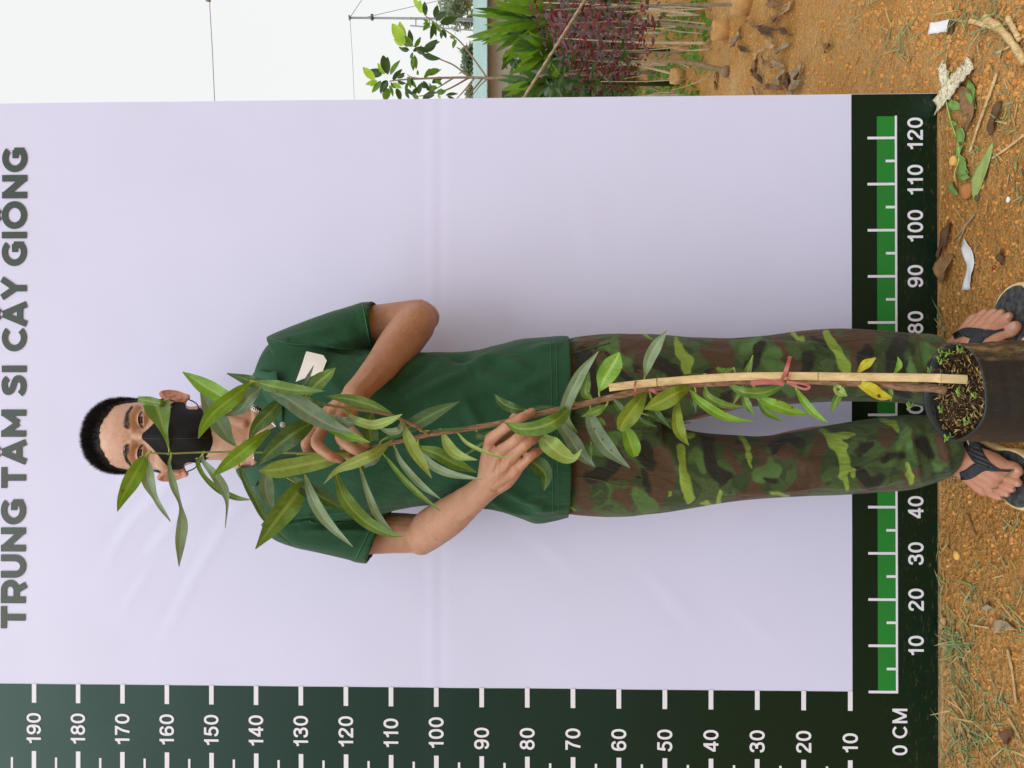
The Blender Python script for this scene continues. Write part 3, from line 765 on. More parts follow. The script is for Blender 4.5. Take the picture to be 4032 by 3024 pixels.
for q, i in enumerate(pick):
    p = hv[i] + hn[i] * .0004 + (r_.random(3) - .5) * .0022; lx, ly, lz = hx[i], hy[i], hz[i]
    hl = float(hairline(lx, ly, lz))
    L = (.003 + .0125 * float(sstep(.02, .10, lz)) * (0.75 + .35 * r_.random()) + .0025 * float(sstep(.0, .04, lz)))
    L *= .30 + .70 * float(sstep(-.002, .022, hl))
    if hl < .006 and r_.random() < .35: continue
    d = hn[i] * .85 + _ez * .55 + _ey * (.35 if ly > .0 else -.05) + (r_.random(3) - .5) * .55
    d /= np.linalg.norm(d); sd = np.cross(d, r_.random(3) - .5); sd /= np.linalg.norm(sd); wv = .00033
    b = p + d * L * .55 + (r_.random(3) - .5) * .0012; e = p + d * L + (r_.random(3) - .5) * .004
    k = len(SV); SV += [p - sd * wv, p + sd * wv, b + sd * wv * .8, b - sd * wv * .8, e]; SF += [(k, k + 1, k + 2, k + 3), (k + 3, k + 2, k + 4)]
mb.add(SV, SF); mb.build('hair', M_HAIR, man, True)
# eyebrows
M_BROW = plain('eyebrow_hair', (.036, .026, .021), .7)
for s in (-1, 1):
    mb = MB(); SV, SF = [], []
    for _ in range(290):
        u = r_.random(); bx = .0125 + .038 * u; arch = .0185 + .0050 * math.sin(min(1, u * 1.25) * math.pi * .62) - .004 * max(0, u - .72) / .28
        th_ = .0052 * (1 - .72 * max(0, u - .35) / .65) * (.75 + .25 * min(1, u * 6))
        bz = arch + (r_.random() + r_.random() - 1) * th_ * 1.25
        yy = hcast(s * bx, bz)
        if yy is None: continue
        p = HP(s * bx, yy + .0002, bz); d = _ex * s * (1.0 if u > .10 else .45) + _ez * ((.35 - .75 * u) + (r_.random() - .5) * .35) + _ey * .10
        d /= np.linalg.norm(d); L = .0058 + .003 * r_.random(); sd = np.cross(d, _ey); sd /= np.linalg.norm(sd); wv = .00020; k = len(SV)
        e = p + d * L; SV += [p - sd * wv, p + sd * wv, e + sd * .00008, e - sd * .00008]; SF.append((k, k + 1, k + 2, k + 3))
    mb.add(SV, SF); mb.build('eyebrow', M_BROW, man)
# ================================================================== clothes
def outline(rows, n, y_half):
    """rows of (px, py_a, py_b, Yfront, Yback) -> loft slices"""
    r = spline(np.array(rows, float), n); out = []
    for px, a, b, yf, yb in r:
        ym = (yf + yb) / 2; A, B = P(px, a, ym), P(px, b, ym)
        out.append(((A + B) / 2, abs(A[0] - B[0]) / 2, (yb - yf) / 2))
    return out
def tilted_loft(mb, rings, seg=36, expo=2.2):
    """rings of (pixel a, pixel b, Y centre, half depth): slices through the limb between two silhouette points"""
    th = np.linspace(0, 2 * np.pi, seg, endpoint=False); c, s = np.cos(th), np.sin(th); e = 2 / expo
    cx = np.sign(c) * np.abs(c) ** e; sy = np.sign(s) * np.abs(s) ** e; V = []
    for (ax, ay), (bx, by), Y, hd in rings:
        A, B = P(ax, ay, Y), P(bx, by, Y); m, h = (A + B) / 2, (A - B) / 2
        V.append(m + cx[:, None] * h + sy[:, None] * np.array([0, hd, 0]))
    f = grid_faces(len(rings), seg, True); f += [tuple(range(seg - 1, -1, -1)), tuple((len(rings) - 1) * seg + j for j in range(seg))]
    mb.add(np.concatenate(V), f)

# ---- trousers
tr = MB()
pel = outline([(2110, 1370, 2000, 1.415, 1.595), (2190, 1350, 2005, 1.405, 1.600), (2270, 1327, 2022, 1.396, 1.610), (2400, 1314, 2028, 1.393, 1.617), (2500, 1316, 2026, 1.397, 1.613), (2570, 1330, 2012, 1.41, 1.60)], 14, 0)
loft(tr, pel, 48, 2.6)
legL = [(2380, 1318, 1720, 1.505, .105), (2480, 1314, 1712, 1.503, .104), (2585, 1316, 1682, 1.500, .101), (2715, 1327, 1649, 1.498, .095), (2860, 1332, 1613, 1.496, .089), (3004, 1323, 1598, 1.494, .088), (3134, 1308, 1588, 1.494, .088), (3293, 1297, 1581, 1.496, .086), (3474, 1305, 1583, 1.497, .084), (3583, 1314, 1590, 1.497, .083), (3640, 1314, 1600, 1.497, .083), (3668, 1318, 1604, 1.498, .082)]
legR = [(2380, 1660, 2030, 1.505, .105), (2480, 1672, 2026, 1.503, .104), (2585, 1668, 2018, 1.500, .101), (2750, 1700, 1993, 1.498, .095), (2896, 1713, 1970, 1.496, .089), (3004, 1719, 1960, 1.494, .088), (3113, 1706, 1954, 1.494, .088), (3257, 1681, 1949, 1.496, .087), (3402, 1652, 1943, 1.497, .086), (3547, 1634, 1932, 1.497, .084), (3620, 1634, 1912, 1.497, .082), (3670, 1638, 1893, 1.498, .082), (3702, 1644, 1875, 1.500, .080)]
for lg in (legL, legR):
    r = spline(np.array(lg, float), 50); rings = [((a[0], a[1]), (a[0], a[2]), a[3], a[4]) for a in r]
    k = rings[-1]; cyy = (k[0][1] + k[1][1]) / 2
    for dp, sc in ((2, .93), (-16, .90), (-60, .84), (-110, .78)):   # hollow end of the leg
        rings.append(((k[0][0] + dp, cyy + (k[0][1] - cyy) * sc), (k[0][0] + dp, cyy + (k[1][1] - cyy) * sc), k[2], k[3] * sc))
    tilted_loft(tr, rings, 40, 2.15)
trs = remesh(tr, 0.0038, 6, 0.5)
folds(trs, [(2860, 1935, 3250, 1905, 15, 11), (3200, 1900, 3480, 1795, 18, 10), (3420, 1800, 3620, 1690, 14, 11), (3190, 1870, 3460, 1765, -8, 14), (2900, 1360, 3250, 1400, 12, 11), (2900, 1385, 3220, 1425, -7, 14), (3300, 1930, 3560, 1880, 9, 17), (2900, 1350, 3200, 1375, 12, 13.6), (3150, 1350, 3480, 1440, 9, 13.6), (3420, 1390, 3600, 1420, -7.5, 15.3), (3560, 1340, 3620, 1560, 12, 18.7), (3625, 1330, 3680, 1590, -9, 15.3), (3520, 1430, 3600, 1560, 9, 15.3),
           (3560, 1660, 3620, 1890, 12, 17), (3640, 1660, 3690, 1880, -9, 15.3), (3480, 1900, 3580, 1690, 7.5, 17), (3690, 1680, 3740, 1870, 9, 15.3), (2280, 1880, 2600, 1920, 4.5, 8.5), (2600, 1680, 2700, 1900, 6, 25.5), (2500, 1640, 2560, 1540, 9, 25.5), (2560, 1700, 2640, 1800, 7.5, 18.7), (2450, 1400, 2700, 1480, 6, 28.9), (2950, 1480, 3200, 1520, 6, 25.5), (3050, 1780, 3250, 1850, 6, 28.9), (2750, 1760, 3000, 1860, 4.5, 34), (2270, 1345, 2450, 1380, 7.5, 11.9), (3330, 1560, 3500, 1500, 6, 13.6)])
v, n = getv(trs), getn(trs)
v = v + n * (0.0022 * fbm(v * np.array([9, 9, 6]), 3))[:, None]; setv(trs, v); px, py = proj(v)
# bright streaks of the camouflage, placed where they lie on the cloth
YEL = [[(2650, 1335, 8), (2680, 1375, 26), (2715, 1420, 26), (2705, 1470, 14)], [(3130, 1312, 10), (3160, 1330, 12)], [(3240, 1305, 16), (3260, 1345, 22), (3290, 1375, 20), (3330, 1420, 15), (3325, 1465, 10)],
       [(2700, 1706, 12), (2740, 1715, 8)], [(2685, 1760, 18), (2690, 1850, 20), (2700, 1920, 22), (2712, 1960, 14)], [(2830, 1925, 8), (2815, 1985, 12)], [(2750, 1990, 6), (2800, 1980, 8)], [(2920, 1725, 8), (2945, 1760, 12), (2955, 1840, 5)],
       [(3235, 1705, 10), (3275, 1735, 22), (3320, 1800, 26), (3325, 1850, 26), (3305, 1890, 16)], [(3270, 1730, 14), (3330, 1715, 16), (3350, 1715, 10)], [(3320, 1895, 14), (3330, 1930, 10)], [(3362, 1880, 12), (3370, 1860, 7)],
       [(3480, 1655, 12), (3520, 1672, 10), (3538, 1710, 6)], [(3575, 1830, 8), (3590, 1905, 12)], [(2240, 1990, 7), (2260, 2010, 5)], [(2530, 1318, 8), (2560, 1325, 6)], [(3040, 1955, 5), (3110, 1950, 6)], [(2640, 1960, 5), (2630, 1930, 4)], [(3330, 1500, 9), (3370, 1480, 6)]]
BLK = [[(2300, 1400, 34), (2330, 1500, 50), (2400, 1560, 36)], [(2610, 1430, 30), (2660, 1480, 30)], [(2480, 1500, 26), (2520, 1600, 30)], [(3550, 1360, 40), (3520, 1440, 34), (3560, 1540, 26)], [(3420, 1380, 26), (3400, 1440, 34)], [(3380, 1760, 22), (3420, 1730, 14)], [(3380, 1860, 24), (3440, 1900, 30), (3480, 1880, 24)], [(2790, 1700, 26), (2800, 1800, 34), (2850, 1880, 26)], [(2330, 1890, 26), (2400, 1850, 20), (2420, 1790, 26)], [(2530, 1740, 34), (2560, 1820, 26)], [(3050, 1760, 24), (3100, 1700, 30), (3150, 1750, 16)], [(3620, 1740, 22), (3650, 1790, 22)], [(2560, 1930, 20), (2540, 1870, 16)], [(3000, 1880, 14), (3060, 1900, 18)], [(2990, 1380, 30), (2960, 1450, 26)], [(3180, 1400, 24), (3150, 1500, 22)], [(3480, 1790, 18), (3560, 1800, 14)], [(2860, 1560, 26), (2800, 1600, 18)], [(3660, 1560, 26), (3680, 1500, 18)]]
BRN = [[(2590, 1780, 42), (2600, 1880, 50), (2590, 1960, 40)], [(2480, 1340, 34), (2540, 1400, 44), (2580, 1360, 30)], [(2820, 1400, 44), (2850, 1480, 40), (2830, 1350, 30)], [(3360, 1330, 42), (3420, 1330, 38), (3380, 1480, 46)], [(3180, 1820, 34), (3200, 1880, 44), (3230, 1760, 30)], [(2300, 1980, 30), (2270, 1890, 26)], [(3470, 1700, 16), (3500, 1740, 18), (3520, 1690, 14)], [(3010, 1720, 20), (3120, 1790, 26)], [(2430, 1950, 26), (2470, 1990, 20)], [(2870, 1740, 18), (2900, 1850, 16)], [(3600, 1880, 24), (3560, 1920, 16)], [(2350, 1340, 20), (2290, 1340, 24)], [(2760, 1530, 24), (2700, 1560, 20)], [(3110, 1440, 34), (3060, 1340, 22)], [(3700, 1720, 26), (3720, 1790, 26)], [(2960, 1940, 20), (2880, 1960, 16)], [(3450, 1880, 22), (3400, 1910, 20)], [(3240, 1540, 22), (3290, 1560, 16)]]
GRN = [[(2400, 1360, 40), (2460, 1420, 30)], [(2350, 1770, 36), (2420, 1720, 30)], [(2520, 1950, 34), (2560, 2000, 24)], [(3040, 1840, 44), (2980, 1880, 34)], [(3040, 1400, 32), (3120, 1560, 26)], [(3580, 1500, 36), (3640, 1400, 40)], [(3560, 1760, 34), (3600, 1700, 34)], [(2960, 1350, 26), (2920, 1380, 24)], [(2740, 1780, 20), (2760, 1840, 18)], [(3700, 1850, 22), (3660, 1850, 24)]]
wob = 26 * vnoise(np.stack([px / 60, py / 60, px * 0], 1)) + 13 * vnoise(np.stack([px / 24, py / 24, px * 0 + 5], 1))
wob2 = 26 * vnoise(np.stack([px / 60, py / 60, px * 0 + 9], 1)) + 13 * vnoise(np.stack([px / 24, py / 24, px * 0 + 15], 1))
def paint(strokes, k=1.0):
    d = np.full(len(px), 999.0); X, Y_ = px + wob * k * .5, py + wob2 * k * .5
    for st in strokes:
        for (x0, y0, r0), (x1, y1, r1) in zip(st[:-1], st[1:]):
            L2 = (x1 - x0) ** 2 + (y1 - y0) ** 2; u = np.clip(((X - x0) * (x1 - x0) + (Y_ - y0) * (y1 - y0)) / L2, 0, 1)
            d = np.minimum(d, np.hypot(X - x0 - u * (x1 - x0), Y_ - y0 - u * (y1 - y0)) - (r0 + (r1 - r0) * u))
    return -d
back = sstep(1.49, 1.53, v[:, 1])                     # the back of the cloth carries the free pattern only
for nm, st, kk in (('yel', YEL, 1.15), ('blk', BLK, 1.5), ('brn', BRN, 1.5), ('grn', GRN, 1.5)):
    setattr_(trs, nm, np.clip(paint(st, kk) - 400 * back, -100, 60))
smoothshade(trs)
t = NT('camouflage_cloth'); c = t.coord('Object', (1, 1, 1))
nb = t.noise(t.coord('Object', (1, 1, .75)), 10, 3, .5, .8); nk = t.noise(t.coord('Object', (1, 1, .8), (0, .4, 0)), 12, 3, .5, 1.0)
fine = t.noise(c, 520, 3, .7); mid = t.noise(c, 120, 3)
g1, g2, br, bk, ye = lin(68, 88, 50), lin(80, 110, 60), lin(80, 62, 47), lin(40, 42, 35), lin(132, 160, 66)
cc = t.mix(t.rng(nk, .50, .505), g1, lin(54, 72, 44))
cc = t.mix(t.rng(nb, .575, .580), cc, br); cc = t.mix(t.rng(nk, .635, .645), cc, bk)
e = lambda nm, w=1.5: t.rng(t.attr(nm), -w, w)
cc = t.mix(e('brn', 6), cc, br); cc = t.mix(e('grn', 6), cc, g2); cc = t.mix(e('blk', 6), cc, bk); cc = t.mix(e('yel', 3), cc, ye)
cc = t.mix(t.rng(fine, .45, .75, 0, .14), cc, (.16, .15, .11)); cc = t.mix(t.rng(mid, .4, .7, 0, .12), cc, (.02, .02, .015))
t.col(cc).set(rough=.92, spec=.12, sheen=.12)
bb = t.bump(t.noise(t.coord('Object', (1, 1, .45), (0, .5, 0)), 11, 4, .55, 1.6), .85, .022); t.bump(t.math('ADD', fine, t.noise(c, 40, 3)), .35, .0016, bb); M_CAMO = t.m
trs.materials.append(M_CAMO); trousers = link('trousers', trs, man)

btr = bvh(trs); M_SEAM = plain('olive_seam', lin(62, 68, 44), .9, .2, 60)
for lst in ([(2256, 1876), (2350, 1889), (2450, 1913)], [(2258, 1392), (2320, 1372), (2400, 1352)], [(2258, 1690), (2380, 1694), (2500, 1690), (2560, 1682)]):
    pp = [cast(btr, a, b, .0004) for a, b in spline(np.array(lst, float), 30)]; pp = [q for q in pp if q is not None]
    m = MB(); m.tube(pp, .0013, 6); m.build('pocket_seam' if lst[0][1] != 1690 else 'fly_seam', M_SEAM, trousers)

# ---- polo shirt
sh = MB()
tor = outline([(1000, 1560, 1850, 1.455, 1.575), (1020, 1490, 1900, 1.435, 1.588), (1045, 1400, 1990, 1.423, 1.596), (1080, 1345, 2060, 1.412, 1.602), (1150, 1335, 2078, 1.398, 1.608), (1300, 1358, 2062, 1.385, 1.612), (1450, 1378, 2036, 1.379, 1.610), (1580, 1386, 2002, 1.382, 1.607), (1700, 1388, 1985, 1.386, 1.604), (1850, 1384, 1992, 1.386, 1.604), (1950, 1362, 2006, 1.383, 1.608), (2050, 1338, 2040, 1.380, 1.614), (2110, 1333, 2060, 1.378, 1.616), (2180, 1326, 2048, 1.378, 1.618), (2235, 1324, 2034, 1.378, 1.618)], 60, 0)
r = tor[-1]
for dz, sc in ((-.001, .985), (.004, .965), (.03, .955), (.06, .94)): tor.append((r[0] + np.array([0, 0, dz]), r[1] * sc, r[2] * sc))
loft(sh, tor, 64, 2.35)
slL = [((1062, 1325), (1180, 1460), 1.505, .070), ((1120, 1300), (1260, 1440), 1.508, .080), ((1220, 1262), (1350, 1420), 1.512, .084), ((1330, 1225), (1420, 1398), 1.516, .082), ((1400, 1203), (1450, 1385), 1.519, .078), ((1427, 1194), (1462, 1379), 1.520, .075), ((1429, 1192), (1465, 1380), 1.520, .0765), ((1474, 1187), (1492, 1362), 1.522, .0745)]
slR = [((1040, 2060), (1180, 1950), 1.505, .070), ((1090, 2115), (1250, 1985), 1.508, .080), ((1180, 2148), (1340, 2000), 1.512, .084), ((1290, 2176), (1430, 2008), 1.515, .082), ((1370, 2195), (1480, 2012), 1.517, .079), ((1398, 2202), (1500, 2012), 1.518, .076), ((1400, 2205), (1503, 2012), 1.518, .0775), ((1450, 2213), (1538, 2010), 1.519, .0755)]
for sl_ in (slL, slR):
    body_ = sl_[:6]; A = spline(np.array([[a[0][0], a[0][1], a[1][0], a[1][1], a[2], a[3]] for a in body_]), 26)
    rings = [((q[0], q[1]), (q[2], q[3]), q[4], q[5]) for q in A] + sl_[6:]
    k = rings[-1]; m = ((k[0][0] + k[1][0]) / 2, (k[0][1] + k[1][1]) / 2); p0 = rings[-2]; m0 = ((p0[0][0] + p0[1][0]) / 2, (p0[0][1] + p0[1][1]) / 2)
    dx, dy = m[0] - m0[0], m[1] - m0[1]
    def rg(sc, t_): return ((m[0] + dx * t_ + (k[0][0] - m[0]) * sc, m[1] + dy * t_ + (k[0][1] - m[1]) * sc), (m[0] + dx * t_ + (k[1][0] - m[0]) * sc, m[1] + dy * t_ + (k[1][1] - m[1]) * sc), k[2], k[3] * sc)
    rings += [rg(.97, .06), rg(.91, .04), rg(.89, -.5), rg(.86, -1.6), rg(.80, -2.6)]
    tilted_loft(sh, rings, 40, 2.2)
shm = remesh(sh, 0.0030, 4, 0.5)
folds(shm, [(1070, 1335, 1450, 1378, 8, 7.2), (1150, 1345, 1430, 1395, -9.6, 9.6), (1280, 1350, 1420, 1330, 6.4, 14.4), (1090, 1345, 1300, 1300, 4.8, 12.8), (1110, 2070, 1480, 2012, 6.4, 7.2), (1180, 2060, 1430, 2045, 8, 9.6), (1200, 2090, 1450, 2090, 6.4, 11.2), (1230, 2030, 1400, 2000, -8, 8),
            (1620, 1560, 1840, 1470, 9.6, 20.8), (1700, 1600, 1900, 1560, 6.4, 24), (1560, 1520, 1700, 1420, -9.6, 19.2), (1850, 1440, 1960, 1400, 11.2, 20.8), (1960, 1410, 2080, 1450, 9.6, 19.2), (1900, 1480, 2060, 1520, 8, 20.8), (2000, 1560, 2170, 1480, 6.4, 24), (1820, 1560, 1900, 1700, 6.4, 24), (1760, 1400, 1850, 1420, -9.6, 16),
            (1930, 1965, 2080, 2030, 12.8, 14.4), (1990, 1930, 2130, 1990, 11.2, 16), (1980, 2010, 2060, 2048, -9.6, 11.2), (2060, 1960, 2160, 1930, 8, 14.4), (2100, 2010, 2200, 2000, 6.4, 12.8), (1620, 1960, 1800, 1900, 8, 19.2), (1500, 1980, 1650, 1900, 6.4, 22.4), (1560, 1720, 1750, 1850, 4.8, 27.2), (1350, 1900, 1560, 1840, 4.8, 28.8), (1250, 1450, 1400, 1600, 4.8, 28.8), (2080, 1380, 2200, 1360, 6.4, 12.8), (1420, 1420, 1600, 1400, 8, 11.2), (2040, 1650, 2180, 1750, 4.8, 32)])
v, n = getv(shm), getn(shm); v = v + n * (0.0016 * fbm(v * 11, 3))[:, None]
# hem and cuff bands stand a little proud
px, py = proj(v); setv(shm, v)
# the open neck: cut the front of the shirt away inside the collar
V_OPEN = [(940, 1500), (985, 1590), (1020, 1608), (1062, 1655), (1100, 1690), (1140, 1722), (1228, 1752), (1236, 1790), (1180, 1800), (1120, 1812), (1060, 1830), (985, 1852), (930, 1900)]
def inside(poly, X, Y):
    r = np.zeros(len(X), bool); k = len(poly)
    for i in range(k):
        (x0, y0), (x1, y1) = poly[i], poly[(i + 1) % k]
        c = (y0 > Y) != (y1 > Y); r ^= c & (X < (x1 - x0) * (Y - y0) / (y1 - y0 + 1e-9) + x0)
    return r
cut = inside(V_OPEN, px, py) & (v[:, 1] < 1.50)
bm = bmesh.new(); bm.from_mesh(shm); bm.verts.ensure_lookup_table()
bmesh.ops.delete(bm, geom=[bm.verts[i] for i in np.nonzero(cut)[0]], context='VERTS'); bm.to_mesh(shm); bm.free()
smoothshade(shm)
def polo(name, base, rib=0):
    t = NT(name); c = t.coord('Object'); n = t.noise(c, 7, 3); f = t.noise(c, 700, 2, .6)
    w1 = t.wave(c, 420 if not rib else 190, .4, 'Z', 1); w2 = t.wave(c, 420 if not rib else 190, .4, 'X', 1)
    cc = t.ramp(n, [(.3, tuple(x * .88 for x in base)), (.7, tuple(x * 1.1 for x in base))])
    cc = t.mix(t.rng(f, .4, .7, 0, .25), cc, tuple(min(1, x * 1.7) for x in base))
    t.col(cc).set(rough=.78, spec=.22, sheen=.10); bb = t.bump(t.noise(t.coord('Object', (1, 1, .5), (0, .6, .3)), 9, 4, .5, 1.8), .65 if not rib else .1, .016); t.bump(t.math('MULTIPLY', w1, w2) if not rib else w1, .25 if not rib else .6, .0008, bb); return t.m
GREEN = (.0145, .070, .034)
M_POLO = polo('polo_cotton', GREEN); M_RIB = polo('polo_ribbing', (.018, .088, .042), 1)
shm.materials.append(M_POLO); shirt = link('polo_shirt', shm, man)
bshirt = bvh(shm)
def ribbon(tree, pts, width, off, thick=0.0, n=24, default=None, name='strap', mat=None, parent=None, wfun=None):
    """band laid on a surface along picture points: (px, py[, extra offset])"""
    s = spline(np.array([(p[0], p[1], p[2] if len(p) > 2 else 0) for p in pts], float), n); V, Vb = [], []
    d2 = np.gradient(s[:, :2], axis=0); nn = np.stack([-d2[:, 1], d2[:, 0]], 1); nn /= np.linalg.norm(nn, axis=1)[:, None]
    last = None; W = []
    for i in range(n):
        wv = width if wfun is None else wfun(i / (n - 1)); row = []
        for k in (-1, -.5, 0, .5, 1):
            q = s[i, :2] + nn[i] * wv / 2 * k
            h = cast(tree, q[0], q[1], off + s[i, 2] + (0 if abs(k) == 1 else .0006), default)
            row.append(h)
        W.append(row)
    W = np.array(W)
    for _ in range(2): W[1:-1] = (W[:-2] + W[1:-1] * 2 + W[2:]) / 4
    m = MB(); f = grid_faces(n, 5); k = n * 5; V = W.reshape(-1, 3); d = V - CAM; d /= np.linalg.norm(d, axis=1)[:, None]
    if thick:
        m.add(np.vstack([V, V + d * thick]), f + [tuple(i + k for i in q[::-1]) for q in f])
        b = [i * 5 for i in range(n)] + [(n - 1) * 5 + j for j in range(1, 5)] + [i * 5 + 4 for i in range(n - 2, -1, -1)] + [j for j in (3, 2, 1)]
        m.f += [(b[i], b[(i + 1) % len(b)], b[(i + 1) % len(b)] + k, b[i] + k) for i in range(len(b))]; m.mi += [0] * len(b)
    else: m.add(V, f)
    return m.build(name, mat, parent)
# ribbed cuffs and stitched hem
def ring_band(tree, ca, cb, ra, rb, name):
    pass
M_STITCH = plain('green_thread', (.035, .13, .075), .7)
for pxs in (2171, 2193):
    m = MB(); pp = [cast(bshirt, pxs + (y - 1680) * .012 + 2, y, .0007) for y in np.linspace(1336, 2022, 60)]; pp = [q for q in pp if q is not None]
    m.tube(pp, .00055, 5); m.build('hem_stitching', M_STITCH, shirt)
for lst in ([(1427, 1198), (1436, 1240), (1447, 1300), (1460, 1375)], [(1401, 2196), (1425, 2150), (1455, 2090), (1497, 2018)]):
    s = spline(np.array(lst, float), 24); pp = [cast(bshirt, a, b, .0009) for a, b in s]; pp = [q for q in pp if q is not None]
    m = MB(); m.tube(pp, .0011, 6); m.build('cuff_seam', M_STITCH, shirt)
for lst in ([(1429, 1196), (1440, 1240), (1452, 1300), (1465, 1374)], [(1403, 2200), (1428, 2152), (1458, 2092), (1502, 2020)]):
    top = spline(np.array(lst, float), 30); sg = 1 if lst[0][1] < 1500 else -1
    V = []
    for a, b in top:
        for k in range(6):
            q = (a + (2 + 44 * k / 5) * (1 if sg > 0 else .92), b + sg * -.10 * k * 4)
            h = cast(bshirt, q[0], q[1], .0012); V.append(h if h is not None else (V[-1] if V else P(q[0], q[1], 1.46)))
    obj('sleeve_cuff', V, grid_faces(30, 6), M_RIB, shirt)
# armhole and placket seams
for lst in ([(1063, 1330), (1130, 1350), (1250, 1362), (1400, 1378)], [(1045, 2060), (1120, 2050), (1250, 2030), (1450, 2008)]):
    s = spline(np.array(lst, float), 40); pp = [cast(bshirt, a, b, .0006) for a, b in s]; pp = [q for q in pp if q is not None]
    m = MB(); m.tube(pp, .0009, 5); m.build('armhole_seam', M_STITCH, shirt)
# collar: two folded leaves round the neck
def sheet(name, rows, mat, parent, th=.0022, n=24, m=8):
    """rows of 3-D control points -> smooth sheet with thickness"""
    R = np.array([spline(np.array(r), n) for r in rows]); S = np.array([spline(R[:, i], m) for i in range(n)])   # n x m x 3
    V = S.reshape(-1, 3); du = np.gradient(S, axis=0); dv = np.gradient(S, axis=1); nn = np.cross(du, dv).reshape(-1, 3); nn /= np.linalg.norm(nn, axis=1)[:, None] + 1e-9
    f = grid_faces(n, m); k = n * m
    b = [i * m for i in range(n)] + [(n - 1) * m + j for j in range(1, m)] + [i * m + m - 1 for i in range(n - 2, -1, -1)] + [j for j in range(m - 2, 0, -1)]
    F = f + [tuple(i + k for i in q[::-1]) for q in f] + [(b[i], b[(i + 1) % len(b)], b[(i + 1) % len(b)] + k, b[i] + k) for i in range(len(b))]
    return obj(name, np.vstack([V, V + nn * th]), F, mat, parent)
# viewer's right leaf (upper in the picture): stand along the neck, fold, outer edge
Lst = [P(950, 1630, 1.53), P(960, 1592, 1.50), P(985, 1578, 1.465), P(1030, 1604, 1.432), P(1072, 1650, 1.413), P(1105, 1688, 1.403)]
Lfo = [P(935, 1632, 1.55), P(945, 1572, 1.51), P(980, 1545, 1.462), P(1030, 1572, 1.424), P(1080, 1632, 1.403), P(1115, 1686, 1.396)]
Lou = [P(985, 1560, 1.56), P(985, 1510, 1.50), P(1012, 1462, 1.440), P(1060, 1466, 1.408), P(1092, 1462, 1.402), P(1094, 1492, 1.398)]
Lou2 = [P(965, 1600, 1.56), P(965, 1540, 1.507), P(996, 1500, 1.448), P(1045, 1520, 1.412), P(1086, 1548, 1.398), P(1112, 1590, 1.394)]
sheet('collar', [Lst, Lfo, Lou2, Lou], M_RIB, shirt)
Rst = [P(948, 1740, 1.54), P(946, 1812, 1.50), P(962, 1838, 1.462), P(1010, 1828, 1.428), P(1080, 1812, 1.405), P(1150, 1800, 1.394)]
Rfo = [P(930, 1740, 1.56), P(925, 1830, 1.51), P(944, 1868, 1.462), P(1000, 1848, 1.420), P(1075, 1826, 1.398), P(1150, 1806, 1.388)]
Rou2 = [P(950, 1770, 1.57), P(938, 1850, 1.515), P(950, 1890, 1.462), P(985, 1890, 1.424), P(1028, 1880, 1.404), P(1075, 1850, 1.396)]
Rou = [P(975, 1800, 1.575), P(955, 1875, 1.52), P(960, 1905, 1.466), P(982, 1915, 1.440), P(1000, 1913, 1.426), P(1012, 1890, 1.408)]
sheet('collar', [Rst, Rfo, Rou2, Rou], M_RIB, shirt)
# inside of the neck opening and the buttoned placket; shade painted in as darker green
M_INNER_SHADED = polo('polo_inside_shaded', (.010, .045, .024))
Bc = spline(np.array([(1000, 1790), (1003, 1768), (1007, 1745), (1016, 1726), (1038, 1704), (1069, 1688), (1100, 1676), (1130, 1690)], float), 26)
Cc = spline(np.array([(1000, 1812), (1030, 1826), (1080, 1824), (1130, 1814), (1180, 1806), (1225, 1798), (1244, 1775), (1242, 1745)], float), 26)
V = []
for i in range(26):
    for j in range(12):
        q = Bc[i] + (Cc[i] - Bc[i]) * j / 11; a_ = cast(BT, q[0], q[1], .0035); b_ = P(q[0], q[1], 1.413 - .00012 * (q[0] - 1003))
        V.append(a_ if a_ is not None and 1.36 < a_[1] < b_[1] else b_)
obj('placket', V, grid_faces(26, 12), M_INNER_SHADED, shirt)
t = NT('button_horn'); t.col((.34, .31, .26)).set(rough=.3); M_BTN = t.m
bp = cast(bshirt, 1113, 1672, .001, 1.40)
mb = MB(); mb.add(*ball(bp, (.0055, .0018, .0055), 16, 8)); mb.add(*ball(bp + np.array([0, -.0016, 0]), (.0028, .0008, .0028), 12, 6)); mb.build('button', M_BTN, shirt)
# blank white sticker on the chest
cor = [(1213, 1384), (1278, 1399), (1290, 1420), (1236, 1528), (1158, 1514)]
cen = (1228, 1452); V = []; nb_ = 40
per = []
pc = cor + [cor[0]]
for i in range(5):
    for k in range(8): per.append((pc[i][0] + (pc[i + 1][0] - pc[i][0]) * k / 8, pc[i][1] + (pc[i + 1][1] - pc[i][1]) * k / 8))
for r_i in range(6):
    for q in per: V.append(cast(bshirt, cen[0] + (q[0] - cen[0]) * max(r_i / 5, .001), cen[1] + (q[1] - cen[1]) * max(r_i / 5, .001), .0028, 1.39))
V = np.array(V); V[:, 1] = V[:, 1].mean() * .5 + V[:, 1] * .5 - .0015
obj('paper_sticker', V, grid_faces(6, 40, True), plain('white_paper', (.80, .80, .80), .7), shirt, **T('blank white paper sticker on the chest', None))

